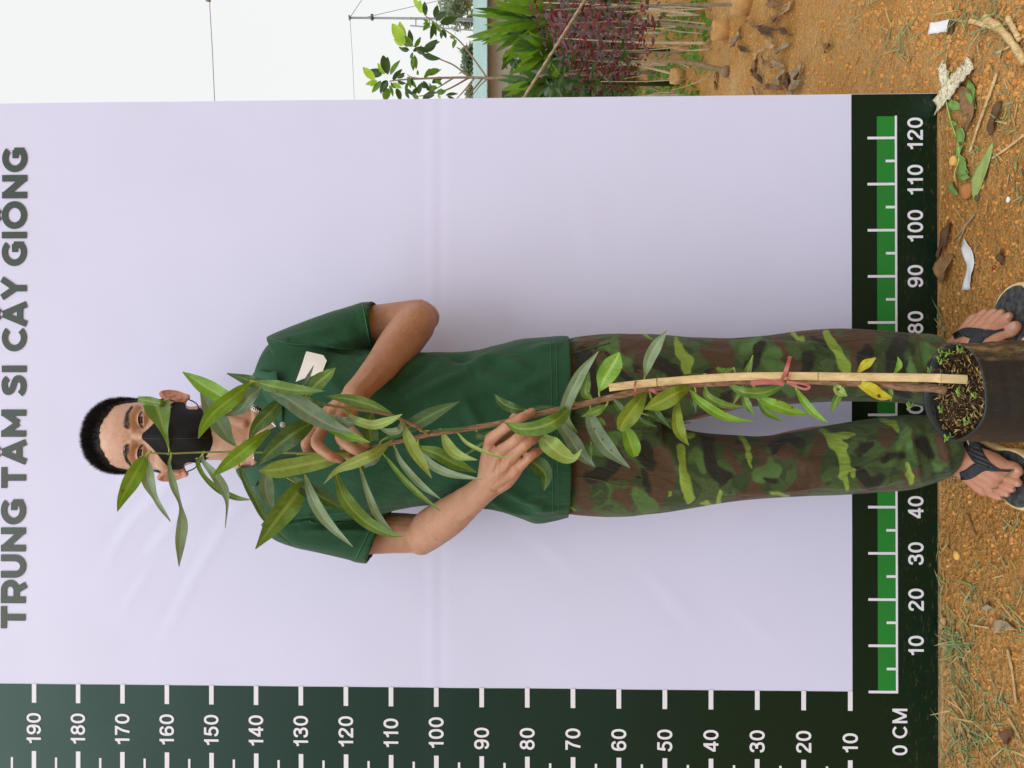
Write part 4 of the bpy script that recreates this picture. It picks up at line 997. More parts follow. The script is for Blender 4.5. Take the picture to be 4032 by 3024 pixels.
# ---- silver chain
t = NT('silver'); t.col((.72, .71, .69)).set(metal=1.0, rough=.22); M_SILV = t.m
ch = spline(np.array([(962, 1585), (992, 1606), (1030, 1628), (1062, 1652), (1088, 1676), (1098, 1702), (1085, 1738), (1050, 1775), (1000, 1805)], float), 44)
mb = MB()
for i in range(43):
    q = cast(BT, ch[i, 0], ch[i, 1], .0022, 1.43); q2 = cast(BT, ch[i + 1, 0], ch[i + 1, 1], .0022, 1.43)
    d = q2 - q; d /= np.linalg.norm(d); sd = np.cross(d, q - CAM); sd /= np.linalg.norm(sd); m_ = (q + q2) / 2
    a = np.linspace(0, 2 * np.pi, 11); pts = [m_ + d * .0030 * math.cos(x) + sd * .0026 * math.sin(x) for x in a]
    mb.tube(pts, .0011, 5, False)
mb.build('chain_necklace', M_SILV, man)

# ---- face mask
half = [(0, -.0065), (.006, -.0075), (.014, -.0150), (.026, -.0255), (.040, -.034), (.054, -.0415), (.0620, -.045), (.0645, -.050), (.0640, -.056), (.0605, -.0610), (.0530, -.0665), (.0500, -.073), (.0500, -.080), (.0525, -.088), (.0520, -.0945), (.0455, -.103), (.036, -.1165), (.022, -.1215), (0, -.1225)]
hf = spline(np.array(half), 40)
per = np.vstack([hf, hf[-2:0:-1] * np.array([-1, 1])]); cz0 = -.066
V = []; NRM = 16
def hside(x, z):
    """face depth, carried on past the turn of the cheek"""
    lim = .052 if z > -.075 else .046
    sx = 1 if x > 0 else -1
    if abs(x) <= lim:
        h = hcast(x, z); return .05 if h is None else h
    a_, b_ = hcast(sx * (lim - .006), z), hcast(sx * lim, z)
    if a_ is None or b_ is None: return .045
    k = min((b_ - a_) / .006, -.6); e_ = abs(x) - lim
    return b_ + k * e_ - 22 * e_ * e_
for i in range(NRM):
    u = i / (NRM - 1)
    for x, z in per:
        X, Z = x * u, cz0 + (z - cz0) * u
        zz = max(Z, -.108); h = hside(X, zz)
        if Z < -.108: h -= (-.108 - Z) * 1.2
        ridge = .098 * (1 - ((abs(X)) / .075) ** 1.45) - .25 * max(0, -.085 - Z) + .09 * min(0, -.03 - Z) * (Z > -.03)
        tent = ridge - .004
        y = max(h + .0018, tent) if u < .93 else h + .0016
        if u >= .70: y = h + .0016 + (max(h + .0018, tent) - h - .0016) * (1 - (u - .70) / .30) ** .8
        V.append(HP(X, y, Z))
V = np.array(V); kk = len(per)
W = V.reshape(NRM, kk, 3)
for _ in range(5): W[1:-1] = (W[:-2] + W[2:] + np.roll(W, 1, 1)[1:-1] + np.roll(W, -1, 1)[1:-1] + 2 * W[1:-1]) / 6
for _ in range(3):
    for i in range(NRM):
        for j in range(kk):
            X, Yv, Z = HL(W[i, j]); h = hside(float(X), max(float(Z), -.106))
            if Z < -.106: h -= (-.106 - Z) * 1.2
            if Yv < h + .0022: W[i, j] += _ey * (h + .0022 - Yv)
    W[1:-1] = (W[:-2] + W[2:] + np.roll(W, 1, 1)[1:-1] + np.roll(W, -1, 1)[1:-1] + 6 * W[1:-1]) / 10
t = NT('black_mask_fabric'); c = t.coord('Object'); wv = t.wave(t.coord('Object', (1, 1, 1), (0, .5, 0)), 130, 1.2, 'Z', 1)
t.col(t.mix(wv, (.0105, .0115, .0135), (.0125, .0138, .016))).set(rough=.8, spec=.25); t.bump(t.math('ADD', wv, t.noise(c, 500, 2)), .16, .0005); M_MASK = t.m
maskme = meshdata('face_mask', W.reshape(-1, 3), grid_faces(NRM, kk, True), M_MASK); mask = link('face_mask', maskme, man)
mb = MB(); bm_ = bvh(maskme)
sl2 = [cast(bm_, a, b, .0006) for a, b in spline(np.array([(563, 1726), (620, 1728), (700, 1727), (780, 1725), (818, 1724)], float), 24)]
sl2 = [q for q in sl2 if q is not None]
mb.tube(sl2, .0007, 5); mb.build('mask_seam', plain('grey_thread', (.035, .037, .042), .7), mask)
for s in (-1, 1):
    m = MB(); m.tube(spline(np.array([HP(s * .0625, .040, -.048), HP(s * .0665, .020, -.040), HP(s * .0700, -.005, -.022), HP(s * .073, -.022, -.014)]), 14), .0012, 6)
    m.tube(spline(np.array([HP(s * .0515, .052, -.0935), HP(s * .0590, .030, -.086), HP(s * .0650, .005, -.074), HP(s * .070, -.015, -.060)]), 14), .0012, 6)
    m.build('ear_loop', M_MASK, mask)

# ---- sandals
t = NT('cream_foam'); c = t.coord('Object'); t.col(t.ramp(t.noise(c, 40, 4), [(.3, lin(196, 168, 112)), (.7, lin(226, 204, 152))])).set(rough=.8); M_FOAM = t.m
t = NT('grey_rubber'); c = t.coord('Object'); n = t.noise(c, 90, 4); t.col(t.ramp(n, [(.35, lin(44, 46, 48)), (.7, lin(82, 84, 84))])).set(rough=.75, spec=.3)
t.bump(n, .3, .001); M_RUB = t.m
def sole(key, side):
    heel = FT[key][0]; tips = [x[1] for x in FT[key][1:]]; bases = [x[0] for x in FT[key][1:]]
    big, small = tips[0], tips[4]; bb, sb = bases[0], bases[4]
    ax = (big + tips[1]) / 2 - heel; ax[2] = 0; ax /= np.linalg.norm(ax); sd = np.array([ax[1], -ax[0], 0]) * side      # towards the little toe
    L = ((big - heel) @ ax)
    wd_ = 1.0 if key == 'L' else .4
    plan = [(-.034, .0), (-.026, .026), (.0, .034), (.06, .036), (L * .58, .044), (L * .78, .058 + .010 * wd_), (L * .95, .056 + .016 * wd_), (L + .016 + .008 * wd_, .036 + .020 * wd_), (L + .028 + .006 * wd_, .006 + .010 * wd_), (L + .022, -.020), (L * .93, -.036), (L * .75, -.038), (L * .55, -.030), (.06, -.030), (0, -.031), (-.026, -.022)]
    pl = spline(np.array(plan + plan[:1]), 65)[:-1]
    def ring(scale_off, z):
        c0 = pl.mean(0); d = pl - c0; r = np.linalg.norm(d, axis=1)[:, None]; q = c0 + d * (1 - scale_off / r)
        return np.array([heel * [1, 1, 0] + ax * a + sd * b + np.array([0, 0, z]) for a, b in q])
    s_ = empty_part('sandal', man)
    m = MB(); k = 64
    R = [ring(.004, .002), ring(.0, .005), ring(.0, .020), ring(.003, .0245), ring(.0065, .0245), ring(.008, .0225)]
    m.add(np.concatenate(R), grid_faces(len(R), k, True)); m.add(np.concatenate([R[0]]), [tuple(range(k))[::-1]]); so = m.build('sole', M_FOAM, s_)
    m = MB(); R = [ring(.0075, .0215), ring(.0078, .0240), ring(.012, .0250), ring(.028, .0246)]
    m.add(np.concatenate(R), grid_faces(len(R), k, True)); m.add(R[-1], [tuple(range(k))]); m.build('footbed', M_RUB, s_)
    return s_
def empty_part(name, parent):
    o = bpy.data.objects.new(name, None); COL.objects.link(o); o.parent = parent; o.empty_display_size = .02; return o
sR = sole('R', 1); sL = sole('L', -1)
BT2 = BT
f4 = lambda x, y: (3650 + .2412 * x, 1100 + .2412 * y); f5 = lambda x, y: (3650 + .2412 * x, 1650 + .2412 * y)
wf = lambda a, b: (lambda u: a + (b - a) * sstep(.3, 1, u))
M_STRAP = NT('strap_rubber'); c = M_STRAP.coord('Object'); M_STRAP.col(M_STRAP.ramp(M_STRAP.noise(c, 60, 3), [(.3, lin(36, 40, 46)), (.7, lin(54, 58, 64))])).set(rough=.62, spec=.35)
M_STRAP.bump(M_STRAP.wave(M_STRAP.coord('Object', (1, 1, 1), (0, 0, .5)), 75, 0, 'X', 0), .9, .0018); M_STRAP = M_STRAP.m
ribbon(BT, [f5(540, 935), f5(680, 900), f5(830, 800), f5(1000, 775)], 40, .0035, .004, 22, 1.42, 'strap', M_STRAP, sR, lambda u: 30 + 16 * math.sin(math.pi * min(1, u * .9)) - 10 * max(0, u - .7) / .3)
ribbon(BT, [f5(700, 330), f5(760, 480), f5(860, 650), f5(1010, 790)], 52, .0032, .004, 22, 1.42, 'strap', M_STRAP, sR, lambda u: 60 - 26 * sstep(.45, 1, u))
ribbon(BT, [f5(960, 760), f5(1100, 815), f5(1230, 842), f5(1390, 846)], 30, .0030, .004, 20, 1.38, 'toe_post', M_STRAP, sR, lambda u: 36 - 26 * sstep(0, .6, u))
ribbon(BT, [f4(430, 930), f4(600, 860), f4(760, 885), f4(900, 900)], 40, .0035, .004, 22, 1.42, 'strap', M_STRAP, sL, lambda u: 22 + 24 * sstep(0, .7, u))
ribbon(BT, [f4(760, 1090), f4(800, 1010), f4(880, 930), f4(980, 880)], 40, .0032, .004, 22, 1.42, 'strap', M_STRAP, sL, lambda u: 50 - 22 * sstep(.3, 1, u))
ribbon(BT, [f4(880, 905), f4(1000, 875), f4(1120, 850), f4(1250, 815)], 30, .0030, .004, 20, 1.38, 'toe_post', M_STRAP, sL, lambda u: 40 - 30 * sstep(0, .75, u))
# finger and toe nails
t = NT('nail'); t.col((.46, .26, .19)).set(rough=.35, spec=.5); M_NAIL = t.m
def nail(px0, py0, px1, py1, wd, tree=BT):
    a, b = np.array([px0, py0], float), np.array([px1, py1], float); d = b - a; nn = np.array([-d[1], d[0]]) / np.linalg.norm(d); V = []
    for i in range(7):
        for j in range(7):
            u, w_ = i / 6, (j / 6 - .5) * 2; sq = math.sqrt(max(0, 1 - abs(2 * u - 1) ** 4))
            q = a + d * u + nn * w_ * wd / 2 * (.55 + .45 * sq)
            h = cast(tree, q[0], q[1], .0005 + .0006 * (1 - w_ * w_)); V.append(h)
    if any(x is None for x in V): return
    obj('nail', V, grid_faces(7, 7), M_NAIL, man)
h2 = lambda x, y: (1850 + .2712 * x, 1550 + .2712 * y); h1 = lambda x, y: (1150 + .2411 * x, 1500 + .2411 * y)
nail(*h2(835, 290), *h2(915, 245), 17); nail(*h1(690, 1270), *h1(780, 1300), 11)
for a, b, wd in ((f4(1330, 800), f4(1450, 725), 26), (f4(1290, 625), f4(1360, 575), 15), (f4(1190, 555), f4(1235, 520), 12), (f4(1085, 525), f4(1125, 498), 11),
                 (f5(1440, 800), f5(1545, 850), 24), (f5(1460, 1040), f5(1520, 1070), 15), (f5(1360, 1140), f5(1412, 1168), 12), (f5(1285, 1220), f5(1330, 1245), 11), (f5(1170, 1270), f5(1210, 1292), 10)):
    nail(*a, *b, wd)
# ================================================================== sapling in its grow bag
def C1(x, y): return (200 + .7232 * x, 1100 + .7232 * y)
def C2(x, y): return (1000 + .7231 * x, 1050 + .7233 * y)
def C3(x, y): return (2100 + .7233 * x, 1200 + .7233 * y)
def C4(x, y): return (3300 + .6635 * x, 1050 + .663 * y)
PY = 1.128                                     # distance of the bag
potc = P(3754, 1546, PY); potr = .0735
sap = empty('potted_sapling', (potc[0], potc[1], 0), 'tall slim sapling in a black grow bag tied to a bamboo stake', 'potted sapling')
# stem
def Ys(px):                                    # distance of the main stem at a given height of the picture
    return float(np.interp(px, [560, 1000, 1480, 2000, 2450, 3000, 3800], [1.275, 1.262, 1.254, 1.250, 1.235, 1.19, 1.132]))
main = [C1(545, 945), C1(660, 948), C1(820, 942), C1(1000, 940), C1(1180, 943), C1(1330, 946), C2(250, 1018), C2(430, 1012), C2(640, 985), C2(800, 950), C2(950, 915), C2(1150, 885), C2(1350, 850), C2(1530, 806), C2(1700, 770), C2(1930, 715), C3(540, 478), C3(700, 448), C3(900, 430), C3(1200, 418), C3(1500, 414), C3(1850, 430), C3(2050, 450), C4(560, 722), C4(640, 736)]
mr = np.interp(np.arange(len(main)), [0, 4, 8, 12, 16, 20, 24], [.0013, .0017, .0031, .0046, .0052, .0056, .0062])
ms = spline(np.array([(a, b, Ys(a), r) for (a, b), r in zip(main, mr)]), 150)
t = NT('sapling_bark'); c = t.coord('Object'); n = t.noise(t.coord('Object', (1, 1, .18)), 260, 4); g = t.n('ShaderNodeSeparateXYZ'); t.l(t.tc.outputs['Object'], g.inputs[0])
brk = t.ramp(n, [(.3, lin(98, 72, 54)), (.55, lin(140, 108, 84)), (.75, lin(166, 138, 112))]); grn = t.ramp(n, [(.3, lin(96, 104, 48)), (.7, lin(128, 132, 66))])
t.col(t.mix(t.rng(g.outputs[2], 1.10, 1.24), brk, grn)).set(rough=.75, spec=.25); t.bump(n, .4, .001); M_STEM = t.m
mb = MB(); pts = np.array([P(a, b, Y) for a, b, Y, r in ms]); rr = ms[:, 3] * (1 + .10 * np.maximum(0, np.sin(np.arange(150) * .9)) ** 6)
mb.tube(pts, rr, 12); stem = mb.build('stem', M_STEM, sap)
br = spline(np.array([(*C2(955, 912), 1.250, .0028), (*C2(830, 845), 1.240, .0026), (*C2(720, 803), 1.232, .0024), (*C2(500, 770), 1.226, .0023), (*C2(310, 735), 1.222, .0022), (*C2(200, 705), 1.220, .0021), (*C1(1220, 610), 1.218, .0018), (*C1(1140, 585), 1.216, .0015), (*C1(1095, 558), 1.215, .0012)]), 60)
mb = MB(); mb.tube([P(a, b, Y) for a, b, Y, r in br], br[:, 3], 10); mb.build('side_branch', M_STEM, sap)
stem_px = np.vstack([ms[:, :3], br[:, :3]])

# leaves
def leaf_mat(name, top, under, vein, rough=.38):
    t = NT(name); geo = t.n('ShaderNodeNewGeometry'); c = t.coord('Object'); n = t.noise(c, 34, 4); n2 = t.noise(c, 160, 3)
    cc = t.mix(geo.outputs['Backfacing'], top, under)
    lt = t.mix(.5, cc, vein)
    cc = t.mix(t.rng(n, .30, .70, 0, .40), cc, lt)
    cc = t.mix(t.rng(n, .52, .30, 0, .35), cc, tuple(x * .5 for x in top))
    ve = t.attr('vein'); cc = t.mix(t.math('MULTIPLY', ve, .75), cc, vein)
    sv = t.attr('side'); cc = t.mix(t.math('MULTIPLY', sv, .22), cc, vein)
    cc = t.mix(t.rng(t.attr('spot'), .55, .75, 0, 1), cc, lin(112, 74, 40))
    cc = t.mix(t.rng(n2, .60, .75, 0, .18), cc, tuple(x * .45 for x in top))
    t.col(cc).set(rough=t.rng(n2, .3, .7, rough - .06, rough + .12), spec=.5)
    tr_ = t.n('ShaderNodeBsdfTranslucent'); t.l(t.mix(.35, cc, lin(150, 190, 40)), tr_.inputs[0])
    mx = t.n('ShaderNodeMixShader'); mx.inputs[0].default_value = .20; t.l(t.b.outputs[0], mx.inputs[1]); t.l(tr_.outputs[0], mx.inputs[2]); t.l(mx.outputs[0], t.out.inputs[0])
    b1 = t.bump(t.math('ADD', t.math('MULTIPLY', sv, -.6), n2), .35, .0010); t.bump(ve, .4, .0010, b1)
    return t.m
LM = {'d': leaf_mat('leaf_dark', lin(49, 83, 40), lin(96, 128, 87), lin(119, 151, 83)),
      'm': leaf_mat('leaf_green', lin(81, 121, 44), lin(112, 144, 92), lin(160, 187, 96)),
      'b': leaf_mat('leaf_bright', lin(105, 157, 31), lin(121, 160, 69), lin(171, 203, 96)),
      'p': leaf_mat('leaf_pale', lin(119, 146, 112), lin(135, 160, 133), lin(171, 191, 157), .46),
      'l': leaf_mat('leaf_light', lin(139, 169, 83), lin(142, 169, 96), lin(191, 212, 128)),
      'y': leaf_mat('leaf_yellow', lin(200, 189, 35), lin(182, 178, 58), lin(223, 223, 96)),
      'o': leaf_mat('leaf_olive', lin(112, 136, 38), lin(118, 138, 66), lin(166, 184, 84)),
      'g': leaf_mat('leaf_grey_green', lin(99, 124, 101), lin(112, 137, 114), lin(155, 173, 142), .44)}
lr = np.random.default_rng(21)
def leaf(C, pts, w, kind, dy=0.0, roll=0.0, bend=0.0, spot=0, prof=None, attach=True, cup=.22, scale=None, Y=None):
    """one blade through picture points from petiole to tip; w = half width in crop pixels (or a list of them),
    dy = how far in front of the stem (m), roll = turn of the blade about its midrib (deg), bend = tip comes forward (m)"""
    sc = .7232 if C is not C4 else .6632
    q = np.array([C(*p) for p in pts], float); n = 26; s = spline(q, n)
    L = np.concatenate([[0], np.cumsum(np.linalg.norm(np.diff(s, axis=0), axis=1))]); L /= L[-1]
    if isinstance(w, (list, tuple)): ww = spline(np.array(w, float)[:, None], n)[:, 0] * sc
    else:
        ww = w * sc * (np.sin(np.pi * np.clip(L, 0, 1) ** .80) ** .85) * (1 - .12 * L)
    ww = np.maximum(ww * .88, .8)
    # distance: start at the stem, swing forward
    dist = np.hypot(stem_px[:, 0] - s[0, 0], stem_px[:, 1] - s[0, 1]); near = int(np.argmin(dist)); Y0 = stem_px[near, 2] if Y is None else Y
    Yl = Y0 - dy * sstep(0, .35, L) - bend * L ** 2
    c = np.array([P(a, b, y) for (a, b), y in zip(s, Yl)])
    tg = np.gradient(c, axis=0); tg /= np.linalg.norm(tg, axis=1)[:, None]
    view = c - CAM; view /= np.linalg.norm(view, axis=1)[:, None]
    side = np.cross(tg, view); side /= np.linalg.norm(side, axis=1)[:, None]; nrm = np.cross(side, tg)      # nrm: away from the camera
    m = 9; V = []; vein = []; sdv = []; spt = []
    nv = 11 + int(8 * lr.random()); ph = lr.random() * 6; wv = lr.random() * 6
    rl = math.radians(roll)
    for i in range(n):
        half = ww[i] * Yl[i] / FPX
        r_i = rl * (1 if not isinstance(roll, tuple) else 1)
        sd = side[i] * math.cos(r_i) + nrm[i] * math.sin(r_i); nn = -nrm[i] * math.cos(r_i) + side[i] * math.sin(r_i)
        half = half / max(.30, abs(math.cos(r_i)))
        for j in range(m):
            u = (j / (m - 1) - .5) * 2
            rip = .0011 * math.sin(L[i] * 15 + wv + (2 if u > 0 else 0)) * abs(u) ** 1.5 * min(1, half / .008)
            lift = cup * half * (abs(u) ** 1.3) + rip - .0007 * math.exp(-(u / .16) ** 2)
            V.append(c[i] + sd * half * u + nn * lift)
            vein.append(math.exp(-(u / .13) ** 2) if abs(u) < .2 else 0)
            f_ = (L[i] * nv + abs(u) * .9 + ph) % 1.0
            sdv.append(max(0, 1 - abs(f_ - .5) * 5) * (1 if .1 < abs(u) < .95 else 0)); spt.append(0)
    V = np.array(V); spt = np.array(spt, float)
    for _ in range(spot):
        k = lr.integers(n * m // 3, n * m - m); spt = np.maximum(spt, np.exp(-((V - V[k]) ** 2).sum(1) / (.0030 + .002 * lr.random()) ** 2))
    f = [q_[::-1] for q_ in grid_faces(n, m)]
    # petiole back to the stem
    mats = [LM[kind], M_PET]; nleaf = len(V); mi = [0] * len(f)
    if attach and dist[near] < 95 * sc:
        sp_ = P(stem_px[near, 0], stem_px[near, 1], stem_px[near, 2]); p0 = c[0]; p1 = c[4]
        mid = (sp_ + p0) / 2 + (p0 - p1) * .25
        tv, tf = tube(spline(np.array([sp_, mid, p0, c[2]]), 10), [.0017] * 7 + [.0013, .0011, .0008], 6)
        V = np.vstack([V, tv]); f += [tuple(i + nleaf for i in q_) for q_ in tf]; mi += [1] * len(tf)
    else:
        tv, tf = tube(c[:5], [.0012, .0012, .0011, .0009, .0006], 6)
        V = np.vstack([V, tv]); f += [tuple(i + nleaf for i in q_) for q_ in tf]; mi += [1] * len(tf)
    me = meshdata('leaf', V, f, mats); me.polygons.foreach_set('material_index', np.array(mi, np.int32))
    ex = len(V) - nleaf; z0 = [0] * ex
    setattr_(me, 'vein', vein + z0); setattr_(me, 'side', sdv + z0); setattr_(me, 'spot', list(spt) + z0)
    return link('leaf', me, sap)
M_PET = plain('petiole', lin(140, 156, 60), .5)
LV = [
 (C1, [(520, 955), (450, 1075), (390, 1190), (362, 1265)], 54, 'b', .015, 12, .02, 1),
 (C1, [(522, 968), (530, 1080), (575, 1200), (652, 1318)], [3, 36, 38, 18, 14, 3], 'p', .004, -18, .0),
 (C1, [(645, 926), (622, 840), (604, 770), (588, 715), (574, 668)], [4, 18, 46, 70, 76], 'm', .02, 8, .01, 0),
 (C1, [(660, 694), (600, 676), (540, 663), (474, 653)], [5, 22, 28, 19], 'm', .036, 10, .0, 0, None, False, .05),
 (C1, [(655, 960), (645, 1010), (668, 1120), (706, 1230), (716, 1330), (706, 1430), (698, 1565)], [7, 10, 22, 9, 32, 30, 2], 'p', .01, 0, .02),
 (C1, [(828, 950), (800, 1000), (840, 1080), (920, 1150), (1010, 1190), (1085, 1200)], [5, 13, 14, 19, 17, 3], 'm', .006, 10, .01),
 (C1, [(828, 955), (830, 990), (890, 1060), (940, 1140), (960, 1220), (950, 1352)], [5, 12, 26, 30, 10, 2], 'p', .016, 0, .015),
 (C1, [(1040, 715), (955, 648), (840, 580), (718, 504)], [10, 40, 52, 42, 3], 'b', .010, 15, .01, 0, None, False),
 (C1, [(1090, 562), (1015, 625), (900, 715), (838, 790), (803, 866)], [5, 38, 50, 44, 26, 3], 'b', .026, 12, .02),
 (C1, [(1015, 915), (958, 850), (890, 735), (822, 615)], [3, 26, 56, 52, 12], 'g', .004, -10, -.01),
 (C1, [(1215, 570), (1120, 560), (1050, 540), (958, 512)], [12, 34, 28, 3], 'd', -.006, 14, .0, 0, None, False),
 (C1, [(1105, 555), (1220, 585), (1350, 605), (1490, 608)], 42, 'm', .018, 20, .01, 1),
 (C1, [(1142, 592), (1085, 640), (1030, 710), (950, 742)], [4, 34, 44, 26, 6], 'g', .012, -16, .01),
 (C1, [(1255, 655), (1190, 730), (1120, 800), (1078, 872)], 52, 'd', .010, 14, .0),
 (C1, [(1190, 822), (1060, 925), (960, 1005), (878, 1075)], [14, 46, 36, 3], 'b', .030, 10, .02, 0, None, False),
 (C2, [(70, 672), (180, 715), (300, 795), (420, 865), (545, 908)], 66, 'g', .022, 12, .02),
 (C2, [(300, 715), (380, 830), (500, 915), (632, 957)], [8, 40, 36, 3], 'b', .012, 20, .02),
 (C2, [(330, 838), (200, 920), (90, 1010), (20, 1082)], 68, 'd', .026, 12, .0, 0, None, False),
 (C2, [(525, 1008), (400, 1048), (250, 1082), (120, 1105), (26, 1112)], [10, 46, 54, 52, 4], 'o', .0, 0, .012, 0, None, False, .05, None, 1.2585),
 (C2, [(745, 950), (660, 1015), (560, 1060), (450, 1110), (380, 1182)], [5, 34, 36, 18, 2], 'l', .030, 16, .01),
 (C1, [(1020, 1000), (1060, 1100), (1120, 1210), (1180, 1310), (1312, 1450)], [4, 20, 26, 22, 2], 'd', .004, 0, .02),
 (C1, [(1182, 1040), (1170, 1110), (1182, 1190), (1212, 1255)], [20, 44, 38, 6], 'g', -.004, 10, .0, 0, None, False),
 (C2, [(280, 1175), (200, 1280), (100, 1410), (8, 1537)], [26, 70, 56, 3], 'm', .034, 12, .03, 0, None, False),
 (C2, [(180, 1150), (280, 1205), (400, 1270), (532, 1340)], 52, 'd', .008, 10, .0, 0, None, False),
 (C2, [(278, 1130), (320, 1260), (400, 1390), (537, 1525)], [5, 32, 30, 3], 'p', .024, -10, .02, 0, None, False),
 (C2, [(440, 1115), (500, 1270), (600, 1380), (720, 1450), (812, 1470)], [10, 42, 40, 24, 2], 'm', .036, 16, .03, 0, None, False),
 (C2, [(572, 1070), (610, 1200), (670, 1350), (757, 1447)], [4, 16, 24, 2], 'p', .020, 0, .02, 0, None, False),
 (C2, [(700, 1012), (800, 1140), (900, 1240), (1017, 1330)], [4, 17, 17, 2], 'm', .020, 0, .02),
 (C2, [(765, 975), (800, 1060), (900, 1180), (1016, 1266)], [4, 16, 22, 2], 'p', .012, 0, .02),
 (C2, [(815, 852), (850, 960), (910, 1060), (967, 1152)], [5, 36, 30, 2], 'l', .020, 14, .01),
 (C2, [(905, 1000), (970, 1080), (1080, 1130), (1242, 1158)], [8, 26, 22, 2], 'p', .016, 0, .02),
 (C2, [(880, 980), (1000, 1020), (1100, 1075), (1212, 1120)], [10, 40, 38, 4], 'm', .006, 14, .0),
 (C2, [(1022, 888), (1060, 980), (1120, 1030), (1216, 1053)], [5, 34, 28, 2], 'l', .014, 12, .02),
 (C2, [(1103, 897), (1160, 960), (1260, 1010), (1340, 1035), (1432, 1040)], [4, 11, 10, 6, 1], 'l', .030, 0, .012),
 (C2, [(1212, 890), (1220, 925), (1280, 912), (1342, 880)], [4, 18, 20, 6], 'd', .004, 0, .0),
 (C2, [(1155, 1022), (1210, 985), (1268, 942)], [3, 11, 3], 'm', .0, 0, .0, 0, None, False),
 (C2, [(1492, 782), (1420, 772), (1350, 740), (1310, 695)], [6, 30, 28, 2], 'd', .004, 12, .0),
 (C2, [(1490, 782), (1560, 768), (1640, 770), (1690, 775)], [4, 14, 12, 3], 'd', .002, 10, .0),
 (C2, [(1738, 740), (1660, 825), (1560, 872), (1450, 882), (1363, 846)], [5, 44, 48, 36, 3], 'm', .044, 14, .0),
 (C2, [(1560, 905), (1610, 970), (1690, 1030), (1745, 1040), (1787, 993)], [12, 58, 48, 22, 2], 'l', .046, 14, .0, 0, None, False),
 (C2, [(1490, 1050), (1550, 1085), (1590, 1140), (1578, 1222)], [26, 56, 40, 3], 'd', .000, 10, .0, 0, None, False),
 (C2, [(1645, 830), (1720, 930), (1780, 1020), (1858, 1092)], [6, 42, 40, 3], 'g', .012, 12, .01, 1),
 (C2, [(1760, 905), (1690, 800), (1770, 600), (1876, 460)], [5, 32, 36, 2], 'p', .010, -8, .02),
 (C3, [(322, 515), (284, 480), (290, 420), (303, 364)], [4, 30, 26, 3], 'm', .004, 10, .0),
 (C3, [(358, 472), (390, 400), (440, 320), (468, 260)], [5, 54, 58, 8], 'b', .010, 12, .01, 1),
 (C3, [(605, 402), (630, 300), (670, 220), (729, 137)], [3, 34, 34, 2], 'p', .014, -10, .02),
 (C3, [(310, 550), (322, 650), (400, 780), (526, 890)], [4, 42, 48, 3], 'g', .020, 12, .02, 3),
 (C3, [(615, 470), (560, 550), (500, 630), (470, 684)], [5, 50, 54, 18], 'o', .026, 14, .0),
 (C3, [(865, 440), (780, 480), (690, 530), (603, 567)], [6, 46, 52, 4], 'o', .022, 12, .0),
 (C3, [(497, 655), (520, 720), (545, 790), (556, 826)], [10, 44, 46, 16], 'b', .008, 12, .0, 0, None, False),
 (C3, [(785, 508), (782, 620), (800, 700), (846, 766)], [6, 34, 34, 2], 'o', .020, 12, .0, 1),
 (C3, [(400, 545), (340, 580), (262, 608)], [6, 30, 3], 'm', .004, 0, .0),
 (C3, [(430, 510), (470, 560), (520, 640)], [4, 24, 3], 'd', .004, 0, .0),
 (C3, [(640, 500), (670, 590), (752, 676)], [5, 26, 3], 'd', .006, 0, .0),
 (C3, [(590, 590), (680, 620), (772, 640), (860, 642)], [6, 20, 16, 2], 'd', .000, 0, .0, 0, None, False),
 (C3, [(560, 600), (600, 640), (672, 664)], [6, 20, 3], 'd', .0, 0, .0, 0, None, False),
 (C3, [(850, 460), (900, 520), (1000, 590), (1090, 622), (1202, 636)], [4, 24, 30, 18, 2], 'b', .018, 10, .01),
 (C3, [(935, 440), (950, 500), (1040, 545), (1162, 559)], [4, 24, 22, 2], 'm', .010, 10, .0),
 (C3, [(1052, 425), (1130, 470), (1230, 482), (1310, 460), (1372, 430)], [4, 26, 34, 24, 3], 'm', .020, 12, .0),
 (C3, [(1196, 275), (1160, 380), (1130, 460), (1088, 542)], [3, 26, 22, 3], 'm', -.004, 0, .0, 0, None, False),
 (C3, [(1140, 470), (1162, 540), (1202, 602)], [8, 26, 3], 'm', .004, 0, .0),
 (C3, [(1215, 500), (1300, 540), (1400, 577), (1502, 598)], [5, 34, 30, 2], 'b', .018, 12, .0, 2),
 (C3, [(1222, 510), (1270, 580), (1358, 636)], [5, 28, 2], 'm', .004, 10, .0),
 (C3, [(1430, 455), (1470, 520), (1530, 590), (1602, 642)], [4, 22, 22, 2], 'b', .014, 0, .01),
 (C3, [(1638, 425), (1665, 468), (1708, 497)], [4, 30, 4], 'l', .014, 0, .0, 1),
 (C3, [(1692, 440), (1650, 520), (1622, 588)], [4, 24, 3], 'm', .004, 0, .0),
 (C3, [(1745, 415), (1820, 450), (1890, 492), (1952, 507)], [4, 34, 32, 4], 'y', .016, 14, .0, 1),
 (C3, [(1765, 372), (1810, 325), (1864, 289)], [4, 28, 3], 'y', .000, 10, .0),
 (C3, [(1968, 372), (1992, 330), (1984, 283)], [6, 18, 2], 'b', .0, 0, .0),
 (C3, [(1945, 440), (1944, 480), (1946, 524)], [6, 16, 4], 'm', .0, 0, .0),
 (C3, [(1092, 345), (1040, 365), (998, 345)], [4, 24, 10], 'm', .0, 0, .0),
 (C3, [(940, 378), (870, 385), (810, 395), (752, 415)], [3, 14, 12, 4], 'd', -.004, 0, .0),
 (C3, [(884, 470), (872, 520), (884, 588)], [6, 22, 3], 'd', .0, 0, .0),
 (C3, [(345, 620), (372, 635), (392, 658)], [10, 18, 3], 'm', .0, 0, .0, 0, None, False),
 (C3, [(130, 630), (170, 690), (220, 740), (238, 800)], [10, 36, 32, 6], 'g', .006, 10, .0, 1, None, False),
